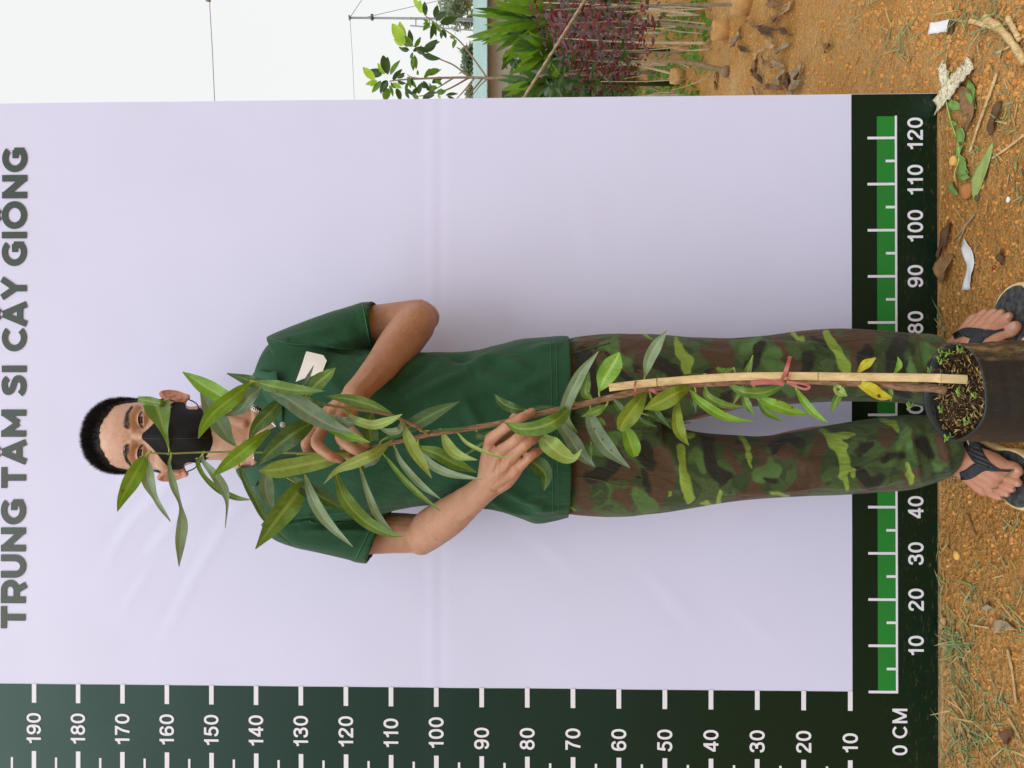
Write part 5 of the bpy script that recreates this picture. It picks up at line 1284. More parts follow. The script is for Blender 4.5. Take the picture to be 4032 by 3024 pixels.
 (C2, [(925, 895), (1080, 886), (1220, 878), (1348, 866)], [3, 10, 9, 2], 'd', .000, 0, .0),
 (C2, [(700, 945), (850, 870), (980, 800), (1120, 734)], [8, 44, 42, 2], 'd', .004, 14, .0),
 (C2, [(770, 816), (640, 755), (500, 718), (383, 706)], [6, 34, 30, 2], 'm', -.002, 16, .0),
 (C2, [(498, 790), (560, 840), (650, 862), (740, 838), (807, 803)], [5, 24, 30, 24, 2], 'l', .016, 18, .01),
 (C2, [(640, 790), (628, 850), (640, 950)], [12, 46, 44], 'd', .004, 10, .0),
 (C2, [(803, 842), (790, 888), (740, 898), (680, 880)], [5, 22, 20, 3], 'p', .012, 0, .0),
 (C2, [(285, 705), (340, 640), (400, 590), (444, 551)], [8, 46, 34, 3], 'm', .006, 14, .0),
 (C2, [(415, 818), (470, 845), (520, 848), (548, 850)], [18, 34, 32, 20], 'g', .012, 0, .0, 0, None, False),
 (C2, [(262, 655), (295, 600), (325, 538)], [12, 12, 2], 'g', -.004, 0, .0, 0, None, False),
 (C2, [(700, 1012), (650, 1050), (600, 1092)], [5, 30, 6], 'g', .002, 0, .0),
 (C2, [(1838, 955), (1830, 1010), (1838, 1052)], [6, 14, 2], 'm', .004, 0, .0, 0, None, False),
]
for a in LV: leaf(*a)

# bamboo stake
t = NT('bamboo'); c = t.coord('Object', (1, 1, .12)); n = t.noise(c, 160, 5, .7); n2 = t.noise(t.coord('Object', (1, 1, .5)), 60, 4, .7)
cc = t.ramp(n, [(.3, lin(190, 162, 116)), (.6, lin(216, 192, 144)), (.8, lin(230, 210, 168))]); cc = t.mix(t.rng(n2, .56, .72, 0, .55), cc, lin(128, 108, 66))
t.col(cc).set(rough=.6, spec=.35); t.bump(n, .4, .0008); M_BAM = t.m
st = spline(np.array([(*C3(412, 451), 1.214), (*C3(650, 424), 1.208), (*C3(1050, 394), 1.186), (*C3(1380, 388), 1.170), (*C3(1650, 391), 1.155), (*C3(2150, 398), 1.124), (*C4(600, 663), 1.118), (*C4(762, 670), 1.112)]), 60)
pts = np.array([P(*q) for q in st]); mb = MB()
hw = np.interp(np.arange(60), [0, 30, 59], [.0062, .0060, .0066]); hw = hw * (1 + .05 * np.array([max(0, 1 - min(abs(i - k) for k in (9, 31, 51)) / 1.5) for i in range(60)]))
sect = np.array([(-1, .1), (-.92, .38), (-.5, .55), (0, .60), (.5, .55), (.92, .38), (1, .1), (.7, -.25), (0, -.4), (-.7, -.25)])
tg, A, B = frames(pts, up=(0, -1, 0)); V = []
for i in range(60): V += [pts[i] + B[i] * hw[i] * a + A[i] * hw[i] * b for a, b in sect]
f = grid_faces(60, 10, True); f += [tuple(range(9, -1, -1)), tuple(590 + j for j in range(10))]
stake = obj('bamboo_stake', V, f, M_BAM, sap, False)
mb = MB()
for i in (9, 31, 51):
    mb.add([pts[i] + (pts[i + 1] - pts[i]) * e + B[i] * hw[i] * a * 1.05 + A[i] * hw[i] * (b + .06) for e in (-.06, .06) for a, b in sect[:7]], grid_faces(2, 7))
mb.build('bamboo_node', plain('bamboo_node', lin(132, 104, 62), .8), stake)
# pink plastic twine
t = NT('pink_twine'); t.col(lin(190, 108, 104)).set(rough=.35, trans=.25); M_TW = t.m
def tape(name, pp, wd):
    s = spline(np.array([P(*q) for q in pp]), 18); tg, A, B = frames(s, up=(0, -1, 0)); V = []
    for i in range(18): 
        tw = math.sin(i * .6) * .35; V += [s[i] + (B[i] * math.cos(tw) + A[i] * math.sin(tw)) * wd * k for k in (-.5, 0, .5)]
    k = 54; V = np.array(V); F = grid_faces(18, 3)
    V2 = V + np.array([0, .0006, 0]); obj(name, np.vstack([V, V2]), F + [tuple(i + k for i in q[::-1]) for q in F], M_TW, sap)
tape('twine', [(*C3(560, 415), 1.203), (*C3(552, 440), 1.200), (*C3(556, 475), 1.203), (*C3(552, 500), 1.215)], .0034)
tape('twine', [(*C3(1385, 366), 1.166), (*C3(1383, 392), 1.161), (*C3(1386, 414), 1.164), (*C3(1380, 425), 1.178)], .0040)
tape('twine', [(*C3(1398, 280), 1.150), (*C3(1385, 330), 1.152), (*C3(1365, 385), 1.157), (*C3(1340, 428), 1.160)], .0058)
tape('twine', [(*C3(1380, 420), 1.158), (*C3(1430, 425), 1.150), (*C3(1485, 435), 1.146), (*C3(1503, 448), 1.148), (*C3(1480, 460), 1.150), (*C3(1430, 445), 1.153), (*C3(1385, 424), 1.158)], .0036)
tape('twine', [(*C3(1365, 428), 1.166), (*C3(1280, 420), 1.170), (*C3(1185, 428), 1.176)], .0075)
tape('twine', [(*C3(630, 460), 1.206), (*C3(660, 475), 1.204), (*C3(690, 490), 1.206)], .0045)

# grow bag: soft black film, folded rim, creases
t = NT('black_bag_film'); c = t.coord('Object'); g = t.n('ShaderNodeSeparateXYZ'); t.l(t.tc.outputs['Object'], g.inputs[0])
dn = t.noise(t.coord('Object', (1, 1, .35)), 26, 6, .75); dn2 = t.noise(t.coord('Object', (1, 1, .25)), 90, 5, .75)
dirt = t.math('MULTIPLY', t.rng(dn, .45, .62), t.rng(dn2, .38, .58)); side = t.rng(g.outputs[0], potc[0] + .005, potc[0] + .06, .06, 1.0); dirt = t.math('MULTIPLY', dirt, side)
t.col(t.mix(dirt, (.017, .0195, .022), lin(146, 122, 80))).set(rough=t.rng(dirt, 0, 1, .42, .9), spec=.45)
t.bump(t.math('ADD', dn2, t.noise(c, 30, 3)), .5, .002); M_BAG = t.m
tilt = Matrix.Rotation(rad(4), 3, 'X')
V = []; NS, prof = 72, [(.225, .92), (.22, 0.97), (.10, 1.0), (.03, 1.01), (0.0, 1.0)]
zt = potc[2]; lv = np.concatenate([np.linspace(0.0, zt - .03, 34), np.linspace(zt - .026, zt, 10)])
def bag_r(z, a):
    u = z / zt; r = potr * (.93 + .09 * math.sin(min(1, u * 1.15) * 2.6)) * (1 if z > .02 else .93 + 3.5 * z)
    r *= 1 + .020 * math.sin(3 * a + 1.2) + .012 * math.sin(5 * a + z * 20)
    r += .0012 * math.sin(z * 260 + 1.5 * math.sin(2 * a + 1)) * math.exp(-((zt - .055 - z) / .030) ** 2)      # creases under the rim
    r += .0016 * float(vnoise(np.array([[a * 3, z * 30, 2.]]))[0])
    return r
for z in lv:
    for j in range(NS):
        a = 2 * math.pi * j / NS; r = bag_r(z, a); V.append((r * math.cos(a), r * math.sin(a), z - zt))
k0 = len(lv)
for dz, dr in ((.0015, -.0012), (.0005, -.0030), (-.012, -.0045), (-.035, -.0055)):
    for j in range(NS):
        a = 2 * math.pi * j / NS; r = bag_r(zt, a) + dr; V.append((r * math.cos(a), r * math.sin(a), dz + (.003 * math.sin(2 * a) if dz > -.002 else 0) * 0))
V = np.array([tilt @ Vector(p) if p[2] > -.06 else Vector(p) + (tilt @ Vector((p[0], p[1], max(p[2], -.06))) - Vector((p[0], p[1], max(p[2], -.06)))) * max(0, 1 + (p[2] + .06) / .21) for p in V])
V = V + potc
bag = obj('grow_bag', V, grid_faces(k0 + 4, NS, True) + [tuple(range(NS))[::-1]], M_BAG, sap)
# soil with husks, straw and weeds
def soil_z(x, y): return -.017 + .004 * float(vnoise(np.array([[x * 90, y * 90, 0]]))[0]) + .003 * float(vnoise(np.array([[x * 260, y * 260, 4]]))[0])
V = [Vector((0, 0, soil_z(0, 0)))]
for i in range(1, 19):
    for j in range(56):
        a = 2 * math.pi * j / 56; r = (bag_r(zt, a) - .0052) * i / 18; V.append(Vector((r * math.cos(a), r * math.sin(a), soil_z(r * math.cos(a), r * math.sin(a)))))
f = [(0, 1 + j, 1 + (j + 1) % 56) for j in range(56)] + [tuple(q + 1 for q in qq) for qq in grid_faces(18, 56, True)]
t = NT('potting_soil'); c = t.coord('Object'); n = t.noise(c, 300, 5, .7); t.col(t.ramp(n, [(.3, lin(30, 22, 14)), (.55, lin(58, 42, 26)), (.75, lin(96, 74, 44))])).set(rough=.95, spec=.1); t.bump(n, 1, .004)
soil = obj('soil', [np.array(tilt @ p) + potc for p in V], f, t.m, sap)
M_STRAW = plain('straw', lin(182, 158, 104), .7, .25, 200); M_HUSK = plain('rice_husk', lin(140, 112, 66), .75, .35, 160); M_FIBRE = plain('root_fibre', lin(84, 64, 40), .8, .3, 120)
M_WEED = plain('weed_green', lin(118, 150, 58), .5, .2, 90)
r_ = np.random.default_rng(5)
for nm, mt, cnt, ln_, rd in (('husk_mulch', M_HUSK, 200, .006, .0011), ('straw_mulch', M_STRAW, 80, .009, .0009), ('root_fibres', M_FIBRE, 260, .016, .00045)):
    mb = MB()
    for _ in range(cnt):
        a = r_.random() * 6.283; r = math.sqrt(r_.random()) * potr * .90; x, y = r * math.cos(a), r * math.sin(a); b = r_.random() * 6.283; L = ln_ * (.5 + r_.random())
        z = soil_z(x, y) + .0015 + .003 * r_.random(); d = np.array([math.cos(b), math.sin(b), (r_.random() - .4) * .5]); p0 = np.array([x, y, z])
        pts = [np.array(tilt @ Vector(p0 + d * L * k + np.array([0, 0, .2 * L * (1 - (2 * k - 1) ** 2)]) + (r_.random(3) - .5) * L * .12)) + potc for k in (0, .5, 1)]
        mb.tube(pts, [rd * .5, rd, rd * .4], 4)
    o = mb.build(nm, mt, sap); o['kind'] = 'stuff'
def weed(px, py, Y, ht, nl, seed):
    r2 = np.random.default_rng(seed); mb = MB(); b = P(px, py, Y)
    top = b + np.array([(r2.random() - .5) * .01, -.004, ht]); st_ = spline(np.array([b, (b + top) / 2 + (r2.random(3) - .5) * .004, top]), 8); mb.tube(st_, .0007, 5)
    for i in range(nl):
        o = st_[2 + i % 6]; a = i * 2.4; d = np.array([math.cos(a), math.sin(a) * .8, .5]); d /= np.linalg.norm(d); L = .0045 + .0045 * r2.random(); sd = np.cross(d, (0, 0, 1)); sd /= np.linalg.norm(sd)
        s5 = [0, .3, .6, .85, 1]; w5 = [.1, .8, 1, .6, .02]
        mb.add([o + d * L * s_ + sd * L * .28 * w_ * k + np.array([0, 0, -.25 * L * s_ ** 2 + .05 * L * abs(k)]) for s_, w_ in zip(s5, w5) for k in (-1, 0, 1)], grid_faces(5, 3))
    mb.build('weed', M_WEED, sap)
for i, (x, y, Yw, h_, nl) in enumerate([(690, 520, 1.11, .030, 7), (760, 510, 1.10, .018, 6), (655, 560, 1.12, .022, 5), (570, 610, 1.14, .014, 5), (470, 815, 1.195, .022, 9), (640, 850, 1.13, .014, 8), (735, 760, 1.10, .010, 6), (790, 930, 1.085, .016, 6), (690, 1010, 1.10, .020, 7), (830, 770, 1.08, .010, 4)]):
    weed(*C4(x, y), Yw, h_ * .8, nl, 40 + i)
# ================================================================== beyond the banner
def B5(x, y): return (1300 + .5425 * x, .5425 * y)
def B6(x, y): return (2400 + .7378 * x, .7378 * y)
def blade3(c0, c1, half, mat=None, sag=.0, fold=.25, up=(0, 0, 1), tw=0.0, n=8, rnd=None, lance=False):
    """leaf between two points: returns vertices, faces"""
    c0, c1 = np.asarray(c0, float), np.asarray(c1, float); d = c1 - c0; L = np.linalg.norm(d); d /= L
    view = (c0 - CAM) / np.linalg.norm(c0 - CAM); sd = np.cross(d, view); sd /= np.linalg.norm(sd) + 1e-9; nn = np.cross(sd, d)
    ct, st_ = math.cos(tw), math.sin(tw); sd, nn = sd * ct + nn * st_, nn * ct - sd * st_; V = []
    for i in range(n):
        u = i / (n - 1); w_ = half * max(.02, math.sin(math.pi * min(1, u * .94 + .03) ** .85)) ** .9; c = c0 + d * L * u + np.array([0, 0, -sag * L * u * u])
        if lance: w_ = half * min(1, u * 5 + .25) * max(.02, 1 - u ** 2.2)
        for k in (-1, 0, 1): V.append(c + sd * w_ * k - nn * (fold * w_ * abs(k)))
    return V, grid_faces(n, 3)
def bg_leaf_mat(name, a, b, rough=.42):
    t = NT(name); c = t.coord('Object'); n = t.noise(c, 16, 3); t.col(t.ramp(n, [(.3, a), (.7, b)])).set(rough=rough, spec=.45)
    tr_ = t.n('ShaderNodeBsdfTranslucent'); tr_.inputs[0].default_value = (*[min(1, x * 1.5) for x in b], 1); mx = t.n('ShaderNodeMixShader'); mx.inputs[0].default_value = .35
    t.l(t.b.outputs[0], mx.inputs[1]); t.l(tr_.outputs[0], mx.inputs[2]); t.l(mx.outputs[0], t.out.inputs[0]); return t.m
L_DK = bg_leaf_mat('foliage_dark', lin(36, 60, 30), lin(62, 92, 40)); L_MD = bg_leaf_mat('foliage_mid', lin(70, 108, 36), lin(104, 144, 50)); L_LT = bg_leaf_mat('foliage_light', lin(138, 176, 44), lin(170, 204, 66))
L_RED = bg_leaf_mat('foliage_red', lin(78, 24, 28), lin(116, 40, 42)); L_PUR = bg_leaf_mat('foliage_purple', lin(62, 38, 48), lin(112, 84, 96))
L_PALM = bg_leaf_mat('palm_green', lin(74, 112, 26), lin(112, 152, 40), .35); L_PALMD = bg_leaf_mat('palm_dark', lin(38, 70, 30), lin(66, 102, 38), .4); L_FAR = bg_leaf_mat('far_foliage_hazed', lin(96, 118, 96), lin(128, 148, 122), .6)  # far foliage greyed and paled: distance haze put into its leaf colour
M_TWIG = plain('grey_twig', lin(138, 124, 108), .85, .2, 60); M_PALESTEM = plain('pale_stem', lin(190, 176, 150), .85, .2, 40)
rb = np.random.default_rng(77)

# ---- young broad-leaved tree just right of the banner
TY = 4.9
tb = P(2592, 284, TY) * np.array([1, 1, 0]); tree = empty('young_tree', tb, 'young tree with bare grey stem and glossy green leaf tufts beside the banner', 'tree')
def limb(name, pts, r0, r1, Y0, Y1, mat=M_TWIG, par=None, root=None):
    s = spline(np.array([(*q, Y0 + (Y1 - Y0) * i / max(1, len(pts) - 1)) for i, q in enumerate(pts)]), 8 * len(pts)); c = np.array([P(*q) for q in s])
    if root is not None: c = np.vstack([root, c])
    m = MB(); m.tube(c, np.linspace(r0, r1, len(c)), 7); return m.build(name, mat, par)
limb('trunk', [B5(2212, 528), B5(1700, 541), B5(1350, 556), B5(1150, 566), B5(1000, 562), B5(780, 566), B5(640, 572), B5(500, 580), B5(430, 590)], .0125, .0036, TY, TY, M_TWIG, tree, root=tb)
for pts, y1 in (([B5(1137, 562), B5(1000, 370), B5(920, 280), B5(830, 215), B5(740, 150), B5(680, 105)], TY - .15), ([B5(1008, 560), B5(900, 475), B5(800, 430), B5(640, 350), B5(550, 320)], TY - .1), ([B5(890, 568), B5(800, 625), B5(760, 650)], TY + .1), ([B5(1005, 566), B5(850, 650), B5(700, 690), B5(620, 700)], TY - .2),
                ([B5(1042, 572), B5(975, 655), B5(915, 720), B5(860, 780)], TY + .15), ([B5(1102, 572), B5(1040, 650), B5(985, 722), B5(940, 790)], TY - .1), ([B5(1140, 575), B5(1080, 630), B5(1015, 722)], TY + .2), ([B5(650, 572), B5(590, 560), B5(560, 540)], TY + .1)):
    limb('branch', pts, .0060, .0022, TY, y1, M_TWIG, tree)
TL = [(690, 90, 612, 5, 2), (665, 95, 640, 0, 2), (700, 110, 676, 36, 0), (760, 130, 776, 38, 0), (770, 140, 832, 86, 0), (800, 165, 918, 125, 0), (715, 150, 664, 140, 1), (720, 170, 668, 222, 1), (740, 180, 735, 285, 0), (765, 175, 806, 240, 1), (820, 215, 838, 278, 0), (812, 218, 812, 282, 0), (880, 250, 906, 292, 1), (912, 288, 892, 352, 1), (730, 165, 700, 205, 1), (745, 150, 755, 215, 1),
      (540, 320, 463, 172, 2), (530, 330, 460, 282, 2), (560, 340, 498, 224, 1), (590, 325, 568, 215, 0), (600, 335, 538, 258, 1), (610, 340, 648, 268, 1), (575, 365, 522, 345, 0), (600, 380, 578, 424, 1), (615, 375, 655, 330, 0), (640, 352, 712, 382, 0), (678, 358, 784, 303, 0), (668, 392, 806, 425, 0), (610, 400, 626, 504, 1), (602, 420, 594, 484, 1), (625, 360, 690, 395, 0),
      (325, 582, 241, 488, 2), (390, 535, 288, 508, 0), (395, 540, 350, 458, 2), (405, 532, 386, 402, 0), (438, 542, 506, 438, 1), (330, 588, 260, 612, 2), (370, 588, 310, 672, 1), (400, 600, 378, 682, 0), (430, 620, 458, 702, 1), (410, 640, 396, 735, 1), (482, 642, 514, 735, 0), (482, 562, 542, 528, 0), (490, 592, 546, 604, 0), (450, 572, 494, 528, 0), (440, 600, 480, 640, 1), (420, 590, 390, 640, 0), (460, 600, 520, 640, 2),
      (560, 560, 612, 645, 1), (590, 562, 588, 624, 0), (640, 545, 628, 508, 1), (680, 562, 726, 496, 1), (710, 545, 794, 502, 1), (740, 602, 806, 560, 0), (550, 650, 574, 716, 0), (640, 682, 662, 606, 0), (700, 652, 764, 622, 1), (600, 682, 640, 735, 1), (720, 690, 700, 738, 0), (790, 692, 812, 640, 1), (800, 692, 796, 738, 2), (840, 692, 926, 682, 0), (850, 700, 906, 726, 0), (760, 582, 814, 622, 1), (660, 600, 700, 640, 0), (560, 600, 540, 660, 1), (690, 700, 760, 690, 0), (740, 650, 720, 600, 1), (620, 640, 580, 690, 0), (770, 670, 850, 660, 1)]
TL += [(x0 + 30 * (rb.random() - .5), y0 + 30 * (rb.random() - .5), x1 + 60 * (rb.random() - .5), y1 + 60 * (rb.random() - .5), k) for x0, y0, x1, y1, k in TL[::2]]
for i, (x0, y0, x1, y1, k) in enumerate(TL):
    Y = TY - .12 + .25 * rb.random(); a, b = P(*B5(x0, y0), Y), P(*B5(x1, y1), Y + (rb.random() - .5) * .06)
    v, f = blade3(a, b, np.linalg.norm(b - a) * (.17 + .09 * rb.random()), sag=-.10 + .28 * rb.random(), fold=.45, tw=(rb.random() - .5) * 1.7, n=8)
    obj('leaf', v, f, (L_DK, L_MD, L_LT)[k], tree)

# ---- palms
def palm(label, base, Y, leaflets, stems, mat, hw):
    g0 = ground_at(*base) if base else None; g0 = np.array([P(base[0], base[1], Y)[0], Y, 0.0])
    p = empty('palm_plant', g0, label, 'palm', 'palms beyond the red saplings')
    for st_ in stems:
        s = spline(np.array([(*B5(*q), Y) for q in st_]), 14); c = np.vstack([g0, [P(*q) for q in s]]); m = MB(); m.tube(c, np.linspace(.016, .005, len(c)), 7); m.build('frond_stalk', L_PALMD, p)
    for x0, y0, x1, y1 in leaflets + [(x0 + 40 * rb.random(), y0 + 60 * (rb.random() - .5), x1 + 110 * rb.random(), y1 + 90 * (rb.random() - .5)) for x0, y0, x1, y1 in leaflets]:
        a, b = P(*B5(x0, y0), Y + (rb.random() - .5) * .15), P(*B5(x1, y1), Y + (rb.random() - .5) * .7)
        v, f = blade3(a, b, hw * (.52 + .30 * rb.random()), sag=.22 * rb.random() - .02, fold=.45, tw=(rb.random() - .5) * 1.3, n=9, lance=True)
        obj('leaflet', v, f, mat if rb.random() < .72 else (L_PALMD if mat is L_PALM else L_PALM), p)
palm('broad green palm leaning over the teal roof with long drooping leaflets', (2330, 110), 4.9,
     [(1480, 110, 1090, 0), (1520, 130, 930, 105), (1500, 150, 1080, 180), (1450, 180, 1085, 242), (1300, 225, 988, 272), (1400, 210, 1018, 306), (1420, 230, 1062, 328), (1440, 250, 1160, 362), (1430, 270, 1184, 442), (1440, 280, 1240, 462), (1500, 200, 1300, 330), (1520, 190, 1350, 322), (1560, 40, 1180, -20), (1600, 60, 1240, 30), (1580, 90, 1140, 50), (1620, 20, 1330, -60), (1600, 90, 1180, 110), (1560, 150, 1230, 250), (1640, 40, 1420, -40), (1560, 110, 960, 60), (1600, 120, 1290, 150), (1620, 130, 1360, 200), (1480, 240, 1330, 400)],
     [[(1700, 200), (1560, 150), (1440, 130), (1300, 110)], [(1700, 180), (1600, 90), (1500, 30)], [(1640, 210), (1500, 210), (1420, 240)]], L_PALM, .040)
palm('low palm with dense mid green leaflets under the leaning palm', (2320, 200), 4.6,
     [(1590, 360, 1250, 378), (1590, 370, 1300, 432), (1600, 370, 1320, 482), (1600, 380, 1350, 532), (1590, 390, 1290, 552), (1600, 350, 1300, 296), (1600, 345, 1330, 250), (1620, 400, 1440, 520), (1610, 330, 1400, 250), (1640, 360, 1480, 300), (1640, 380, 1490, 430), (1600, 360, 1370, 400), (1650, 420, 1520, 520), (1660, 300, 1540, 200), (1600, 400, 1390, 470), (1590, 340, 1280, 330)],
     [[(1720, 370), (1600, 362), (1450, 360), (1320, 370)], [(1700, 380), (1600, 390), (1440, 480)]], L_PALM, .036)
palm('small palm with grassy leaflets close to the banner edge', (2330, 330), 4.3,
     [(1450, 590, 1188, 578), (1440, 600, 1192, 660), (1450, 620, 1208, 702), (1500, 560, 1330, 520), (1560, 600, 1330, 712), (1540, 590, 1380, 560), (1560, 620, 1420, 720), (1600, 560, 1440, 640), (1620, 600, 1560, 460), (1620, 600, 1500, 700), (1640, 620, 1580, 720), (1650, 560, 1590, 440), (1500, 610, 1290, 640), (1640, 580, 1640, 470), (1480, 600, 1260, 610)],
     [[(1740, 600), (1600, 595), (1480, 595), (1300, 600)]], L_PALMD, .030)

# ---- red-leaved nursery saplings in their bags
M_RBAG = plain('dusty_bag', lin(182, 140, 84), .9, .25, 25)
def red_sapling(base, top, Y, spread, n, label, seed, red=.5, bagged=True):
    r2 = np.random.default_rng(seed); g0 = ground_at(*base); Y = g0[1]
    s = empty('red_leaved_sapling', g0, label, 'sapling', 'red-leaved nursery saplings')
    tp = P(*top, Y); mid = (g0 + tp) / 2 + np.array([(r2.random() - .5) * .05, 0, 0]); st_ = spline(np.array([g0, mid, tp]), 16); m = MB(); m.tube(st_, np.linspace(.0075, .0022, 16), 6); m.build('stem', M_PALESTEM if r2.random() < .5 else M_TWIG, s)
    mr, mp = MB(), MB()
    for i in range(int(n * 1.35)):
        u = r2.random() ** .8; c = g0 + (tp - g0) * (.42 + .62 * u) + (r2.random(3) - .5) * np.array([1, .9, .5]) * spread * 2.4
        a = r2.random() * 6.283; d = np.array([math.cos(a), math.sin(a), .3 - r2.random() * .8]); d /= np.linalg.norm(d); L = .017 + .019 * r2.random()
        v, f = blade3(c, c + d * L, L * .26, sag=.25, fold=.25, tw=r2.random() * 3, n=5); (mr if r2.random() < red else mp).add(v, f)
    for nm, mm, mt in (('red_foliage', mr, L_RED), ('purple_foliage', mp, L_PUR)):
        if mm.n: mm.build(nm, mt, s)['kind'] = 'stuff'
    for _ in range(5):
        c = g0 + (tp - g0) * (.45 + .4 * r2.random()); d = np.array([r2.random() - .5, r2.random() - .5, .5]); m = MB(); m.tube([c, c + d * .10], [.003, .0012], 5); m.build('twig', M_TWIG, s)
    if bagged:
        m = MB(); m.tube([g0 + np.array([0, 0, -.02]), g0 + np.array([0, 0, .035]), g0 + np.array([0, 0, .068]), g0 + np.array([0, 0, .07])], [.040, .043, .040, .030], 12); m.build('root_bag', M_RBAG, s)
for i, (b, tpx, sp_, n, lb, rd) in enumerate([
        ((2952, 18), (2150, 40), .095, 190, 'red-leaved sapling in a dusty bag nearest the top edge of the picture', .55), ((2868, 120), (2170, 95), .085, 170, 'red-leaved sapling standing in the square dusty bag by the leaf litter', .4),
        ((2800, 170), (2200, 150), .085, 170, 'purple-leaved sapling with a slanting pale stem', .25), ((2760, 60), (2140, 10), .10, 190, 'purple-leaved sapling behind the dusty bags', .35), ((2700, 210), (2230, 200), .085, 170, 'dark red sapling in the middle of the row', .6),
        ((2690, 300), (2270, 235), .085, 170, 'dark red sapling next to the young tree', .7), ((2640, 255), (2240, 280), .085, 150, 'sparse red sapling behind the young tree stem', .6), ((2620, 130), (2160, 120), .10, 170, 'purple sapling at the back of the row', .3), ((2600, 355), (2290, 320), .07, 120, 'short red sapling against the banner edge', .8), ((2610, 30), (2120, -20), .10, 150, 'purple sapling at the far back by the palms', .3)]):
    red_sapling(b, tpx, 0, sp_, n, lb, 200 + i, rd, i in (0, 1, 5))
# leaning post with a lump of soil
g0 = ground_at(2868, 282); mb = MB(); yq = g0[1]
mb.tube(spline(np.array([g0 + np.array([0, 0, -.02]), P(2810, 268, yq + .02), P(2745, 252, yq + .06), P(2680, 243, yq + .10), P(2560, 236, yq + .18)]), 20), np.linspace(.0125, .0085, 20), 8); v, f = ball(g0 + np.array([0, 0, .012]), (.026, .026, .022), 10, 7); mb.add(v, f)
mb.build('leaning_stake', plain('weathered_wood', lin(128, 104, 76), .9, .25, 60), None, **T('weathered leaning wooden stake in front of the young tree', 'stake'))
# weeds and low green plants among the saplings
mb = MB(); rw = np.random.default_rng(31)
for _ in range(1500):
    px_, py_ = 2330 + 480 * rw.random() ** 1.3, 395 * rw.random(); 
    if vnoise(np.array([[px_ / 55, py_ / 45, 3.3]]))[0] < .0: continue
    q = ground_at(px_, py_); a = rw.random() * 6.283; d = np.array([math.cos(a), math.sin(a), .9 * rw.random() + .2]); d /= np.linalg.norm(d); L = .03 + .05 * rw.random()
    v, f = blade3(q + np.array([0, 0, .05 * rw.random()]), q + d * L + np.array([0, 0, .04 * rw.random()]), L * .17, sag=.3, tw=rw.random() * 3, n=5); mb.add(v, f)
mb.build('weeds', L_MD, None, **T('low green weeds growing under the red-leaved saplings', 'weeds', None, 'stuff'))
mb = MB()
for _ in range(260):
    px_, py_ = 2160 + 330 * rw.random(), 395 * rw.random(); Y = 3.6 + rw.random() * 1.0; c = P(px_, py_, Y); a = rw.random() * 6.283; d = np.array([math.cos(a), math.sin(a) * .5, rw.random() - .3]); L = .03 + .04 * rw.random()
    v, f = blade3(c, c + d / np.linalg.norm(d) * L, L * .2, sag=.2, tw=rw.random() * 3, n=5); mb.add(v, f)
mb.build('undergrowth', L_DK, None, **T('dark green undergrowth between the palms and the red saplings', 'undergrowth', None, 'stuff'))
mb = MB()
for _ in range(2600):
    px_, py_ = 1985 + 330 * rw.random(), 470 * rw.random() - 60; Y = 5.6 + rw.random() * 3.5; c = P(px_, py_, Y); c[2] *= (.2 + .8 * rw.random()); a = rw.random() * 6.283; d = np.array([math.cos(a), math.sin(a), 1.2 * rw.random() - .4]); L = .12 + .16 * rw.random()
    v, f = blade3(c, c + d / np.linalg.norm(d) * L, L * .16, sag=.25, tw=rw.random() * 3, n=5); mb.add(v, f)
mb.build('shrubbery', L_DK, None, **T('thicket of dark green shrubs in front of the teal-roofed shed', 'shrubs', None, 'stuff'))

mb = MB(); rs = np.random.default_rng(57)
for _ in range(46):
    b_ = ground_at(2480 + 330 * rs.random(), 390 * rs.random()); h_ = .16 + .34 * rs.random(); t_ = b_ + np.array([(rs.random() - .5) * .14, (rs.random() - .5) * .1, h_]); mb.tube(spline(np.array([b_, (b_ + t_) / 2 + (rs.random(3) - .5) * .03, t_]), 8), np.linspace(.0034, .0014, 8), 5)
mb.build('seedling_stems', M_PALESTEM, None, **T('thin bare pale seedling stems standing among the red-leaved saplings', 'seedlings', None, 'stuff'))
# ---- shed with teal sheet roof
SY = 30.0
shed = empty('shed', (P(1900, 200, SY)[0], SY, 0), 'long low shed with teal corrugated roof and pale grey wall', 'shed')
zr, ze = P(1864, 200, SY + 1.2)[2], P(1919, 200, SY)[2]; X0, X1 = -2.0, 26.0
V = []; nx = 280
for i in range(nx + 1):
    x = X0 + (X1 - X0) * i / nx; h = .025 * math.sin(i * math.pi * 1.0)
    h = .03 if i % 2 else 0
    V += [(x, SY - .35, ze + h), (x, SY + 1.2, zr + h), (x, SY + 1.2, zr + h - .03), (x, SY - .35, ze + h - .03)]
t = NT('teal_sheet_roof'); c = t.coord('Object'); n = t.noise(c, 1.2, 4); t.col(t.ramp(n, [(.3, lin(142, 168, 164)), (.7, lin(152, 178, 174))])).set(rough=.45, spec=.4); M_TEAL = t.m
obj('roof', V, grid_faces(nx + 1, 4, True), M_TEAL, shed, False)
mb = MB(); mb.box(((X0 + X1) / 2, SY - .34, ze - .06), (X1 - X0, .03, .10)); mb.build('eave_board', plain('dark_eave', lin(58, 56, 52), .8), shed, False)
mb = MB(); mb.box(((X0 + X1) / 2, SY + .15, (ze - .05) / 2), (X1 - X0, .2, ze - .05)); mb.build('wall', plain('grey_render', lin(150, 148, 142), .9, .08, 3), shed, False)
xw = P(1990, 378, SY)[0]; mb = MB(); mb.box((xw, SY + .04, 1.15), (.5, .04, .75)); mb.build('window', plain('dark_window', (.03, .03, .03), .3), shed, False)
